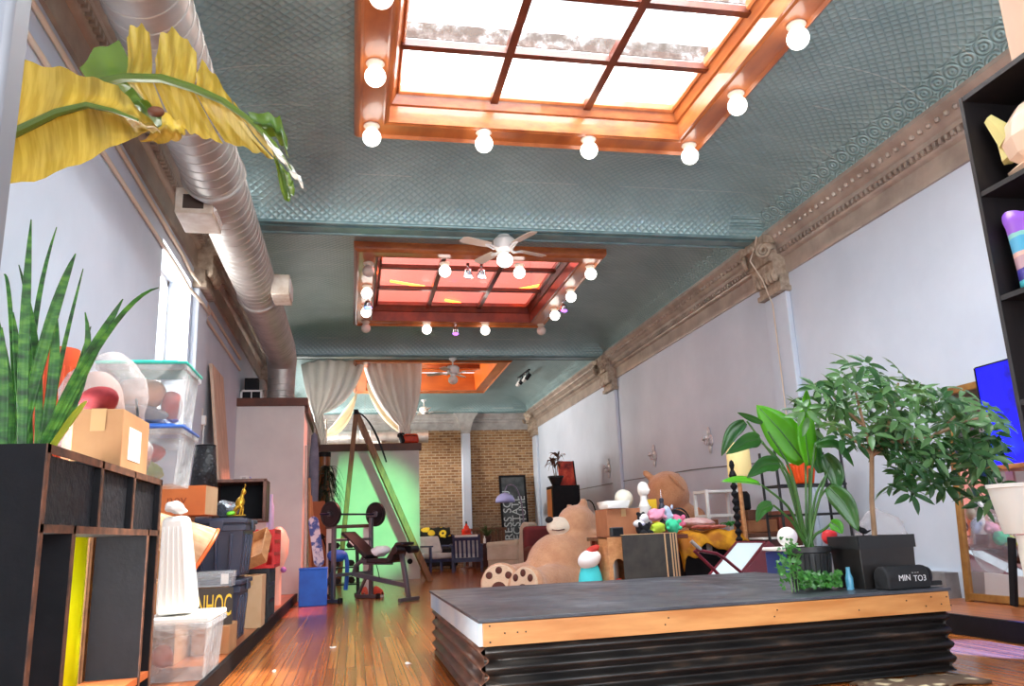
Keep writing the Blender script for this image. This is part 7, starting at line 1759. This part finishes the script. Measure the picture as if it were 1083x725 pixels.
build('eye', MB(T).sphere((-.115, -.2, .27), .016, None, 8, 6), M_BLACK, pg)
# striped vase
def stripes():
    n = N('violet blue striped glaze'); tc = n.new('ShaderNodeTexCoord'); sp = n.new('ShaderNodeSeparateXYZ'); n.link(tc.outputs['Object'], sp.inputs[0])
    z = n.math('ADD', n.math('DIVIDE', sp.outputs[2], .36), n.math('MULTIPLY', n.noise(tc.outputs['Object'], 16, 2), .05))
    n.link(n.ramp(z, [(0, lin((80, 200, 210))), (.14, lin((60, 50, 150))), (.28, lin((196, 160, 170))), (.44, lin((240, 196, 180))), (.5, lin((90, 180, 220))), (.68, lin((150, 220, 210))), (.74, lin((160, 100, 220))), (1, lin((150, 84, 214)))], 'CONSTANT'), n.b.inputs['Base Color']); n.set(Roughness=.3); return n.m
sv = thing('striped_vase', 'violet and blue striped vase with notched rim on the bookcase shelf below the figurine', 'vase', (3.06, 2.7, 1.772))
T = frame((2.995, 2.85, 1.774)); rows = []
for z, r in ((0, .07), (.02, .078), (.1, .08), (.2, .085), (.3, .092), (.36, .1)):
    rows.append([T @ Vector((r * cos(k * pi / 18), r * sin(k * pi / 18), z - (.035 * (1 - abs(cos(k * pi / 9 + .3)) ** .7) if z > .33 else 0))) for k in range(37)])
build('body', MB().grid(rows), stripes(), sv, solid=.008)
build('base', MB(T).lathe([(0, .002), (.072, .002), (.072, .012), (0, .012)], seg=24), M_VIOL, sv)
one('storage_box', MB(frame((3.04, 2.33, bz), .0)).box((0, 0, .19), (.28, .72, .38)), mat('beige fabric box', (226, 190, 164), .8), 'beige fabric box on top of the tall black bookcase', 'box', bevel=.01)
# scraps on the floor
for i, (px, py, lab) in enumerate(((352, 685, 'white paper scrap on the floorboards in the middle of the aisle'), (432, 702, 'small white scrap on the floorboards near the stage corner'), (290, 710, 'small pale scrap on the floorboards beside the dark ledge riser'))):
    p = at(px, py, 2, 0); one('paper_scrap', MB().sphere((p.x, p.y, .006), (.03 - .008 * i, .02, .006), None, 8, 5, lambda v, i=i: wob(v, 40, .008, i)), M_PAPER, lab, 'paper')
# ------------------------------------------------------------------ light
wd = bpy.data.worlds.new('daylight'); SC.world = wd; wd.use_nodes = True
bg = wd.node_tree.nodes['Background']; bg.inputs[0].default_value = (.86, .93, 1, 1); bg.inputs[1].default_value = 2.0
def area(name, loc, rot, sx, sy, power, c=(1, 1, 1)):
    d = bpy.data.lights.new(name, 'AREA'); d.shape = 'RECTANGLE'; d.size = sx; d.size_y = sy; d.energy = power; d.color = c
    o = bpy.data.objects.new(name, d); COL.objects.link(o); o.location = loc; o.rotation_euler = rot; return o
area('daylight_shop_window', (1.7, YF - .25, 2.3), (radians(90), 0, 0), 5.8, 3.3, 440, (.88, .94, 1))
area('daylight_near_skylight', (1.7, 5.0, 5.75), (0, 0, 0), 2.9, 3.4, 420, (.9, .96, 1))
area('daylight_side_window', (XL - .35, 7.85, 2.7), (0, radians(-90), 0), 1.5, 1.2, 60, (1, .98, .95))
area('added_loft_fill', (XL - .35, 19.4, 3.25), (0, radians(-90), 0), .75, 3.5, 320, (1, .97, .92))  # unseen loft opening, added to brighten the back of the room
def point(name, loc, power, c, r=.05):
    d = bpy.data.lights.new(name, 'POINT'); d.energy = power; d.color = c; d.shadow_soft_size = r
    o = bpy.data.objects.new(name, d); COL.objects.link(o); o.location = loc; return o
point('orange_skylight_lamp', (1.7, 18.6, 4.75), 30, (1, .72, .4), .1)
d = bpy.data.lights.new('green_stage_light', 'SPOT'); d.energy = 950; d.color = (.2, 1, .34); d.spot_size = radians(31); d.spot_blend = .7; d.shadow_soft_size = .06
o = bpy.data.objects.new('green_stage_light', d); COL.objects.link(o); o.location = (1.3, 11.6, 1.45)
o.rotation_euler = (Vector((.25, 17, 1.25)) - o.location).to_track_quat('-Z', 'Y').to_euler()
sd = bpy.data.lights.new('sun', 'SUN'); sd.energy = 8; sd.angle = radians(3); sd.color = (1, .95, .86)
o = bpy.data.objects.new('sun', sd); COL.objects.link(o); o.rotation_euler = Vector((-.5, -.13, -.8)).to_track_quat('-Z', 'Y').to_euler()
SC.view_settings.view_transform = 'Standard'; SC.view_settings.look = 'None'; SC.view_settings.gamma = 1; SC.view_settings.exposure = 0.4
SC.view_settings.use_curve_mapping = False
point('rose_skylight_neon_glow', (1.2, 11.3, 5.3), 3, (1, .3, .26), .1)
point('rose_skylight_neon_glow_far', (2.3, 12.8, 5.3), 3, (1, .3, .26), .1)
area('added_roll_backlight', (XL - .33, 3.1, .68), (0, radians(-90), 0), .6, 1.15, 110, (1, .98, .92))  # unseen low opening, added to make the yellow roll glow
area('daylight_middle_skylight', (1.7, 11.9, 5.75), (0, 0, 0), 2.8, 3.2, 11, (1, .95, .92))
d = bpy.data.lights.new('added_blue_spot', 'SPOT'); d.energy = 9000; d.color = (.04, .1, 1); d.spot_size = radians(16); d.spot_blend = .25; d.shadow_soft_size = .03  # unseen spot, added to throw a blue patch on the floor
o = bpy.data.objects.new('added_blue_spot', d); COL.objects.link(o); o.location = (4.95, 2.6, 1.7)
o.rotation_euler = (Vector((4.0, 4.42, 0)) - o.location).to_track_quat('-Z', 'Y').to_euler()
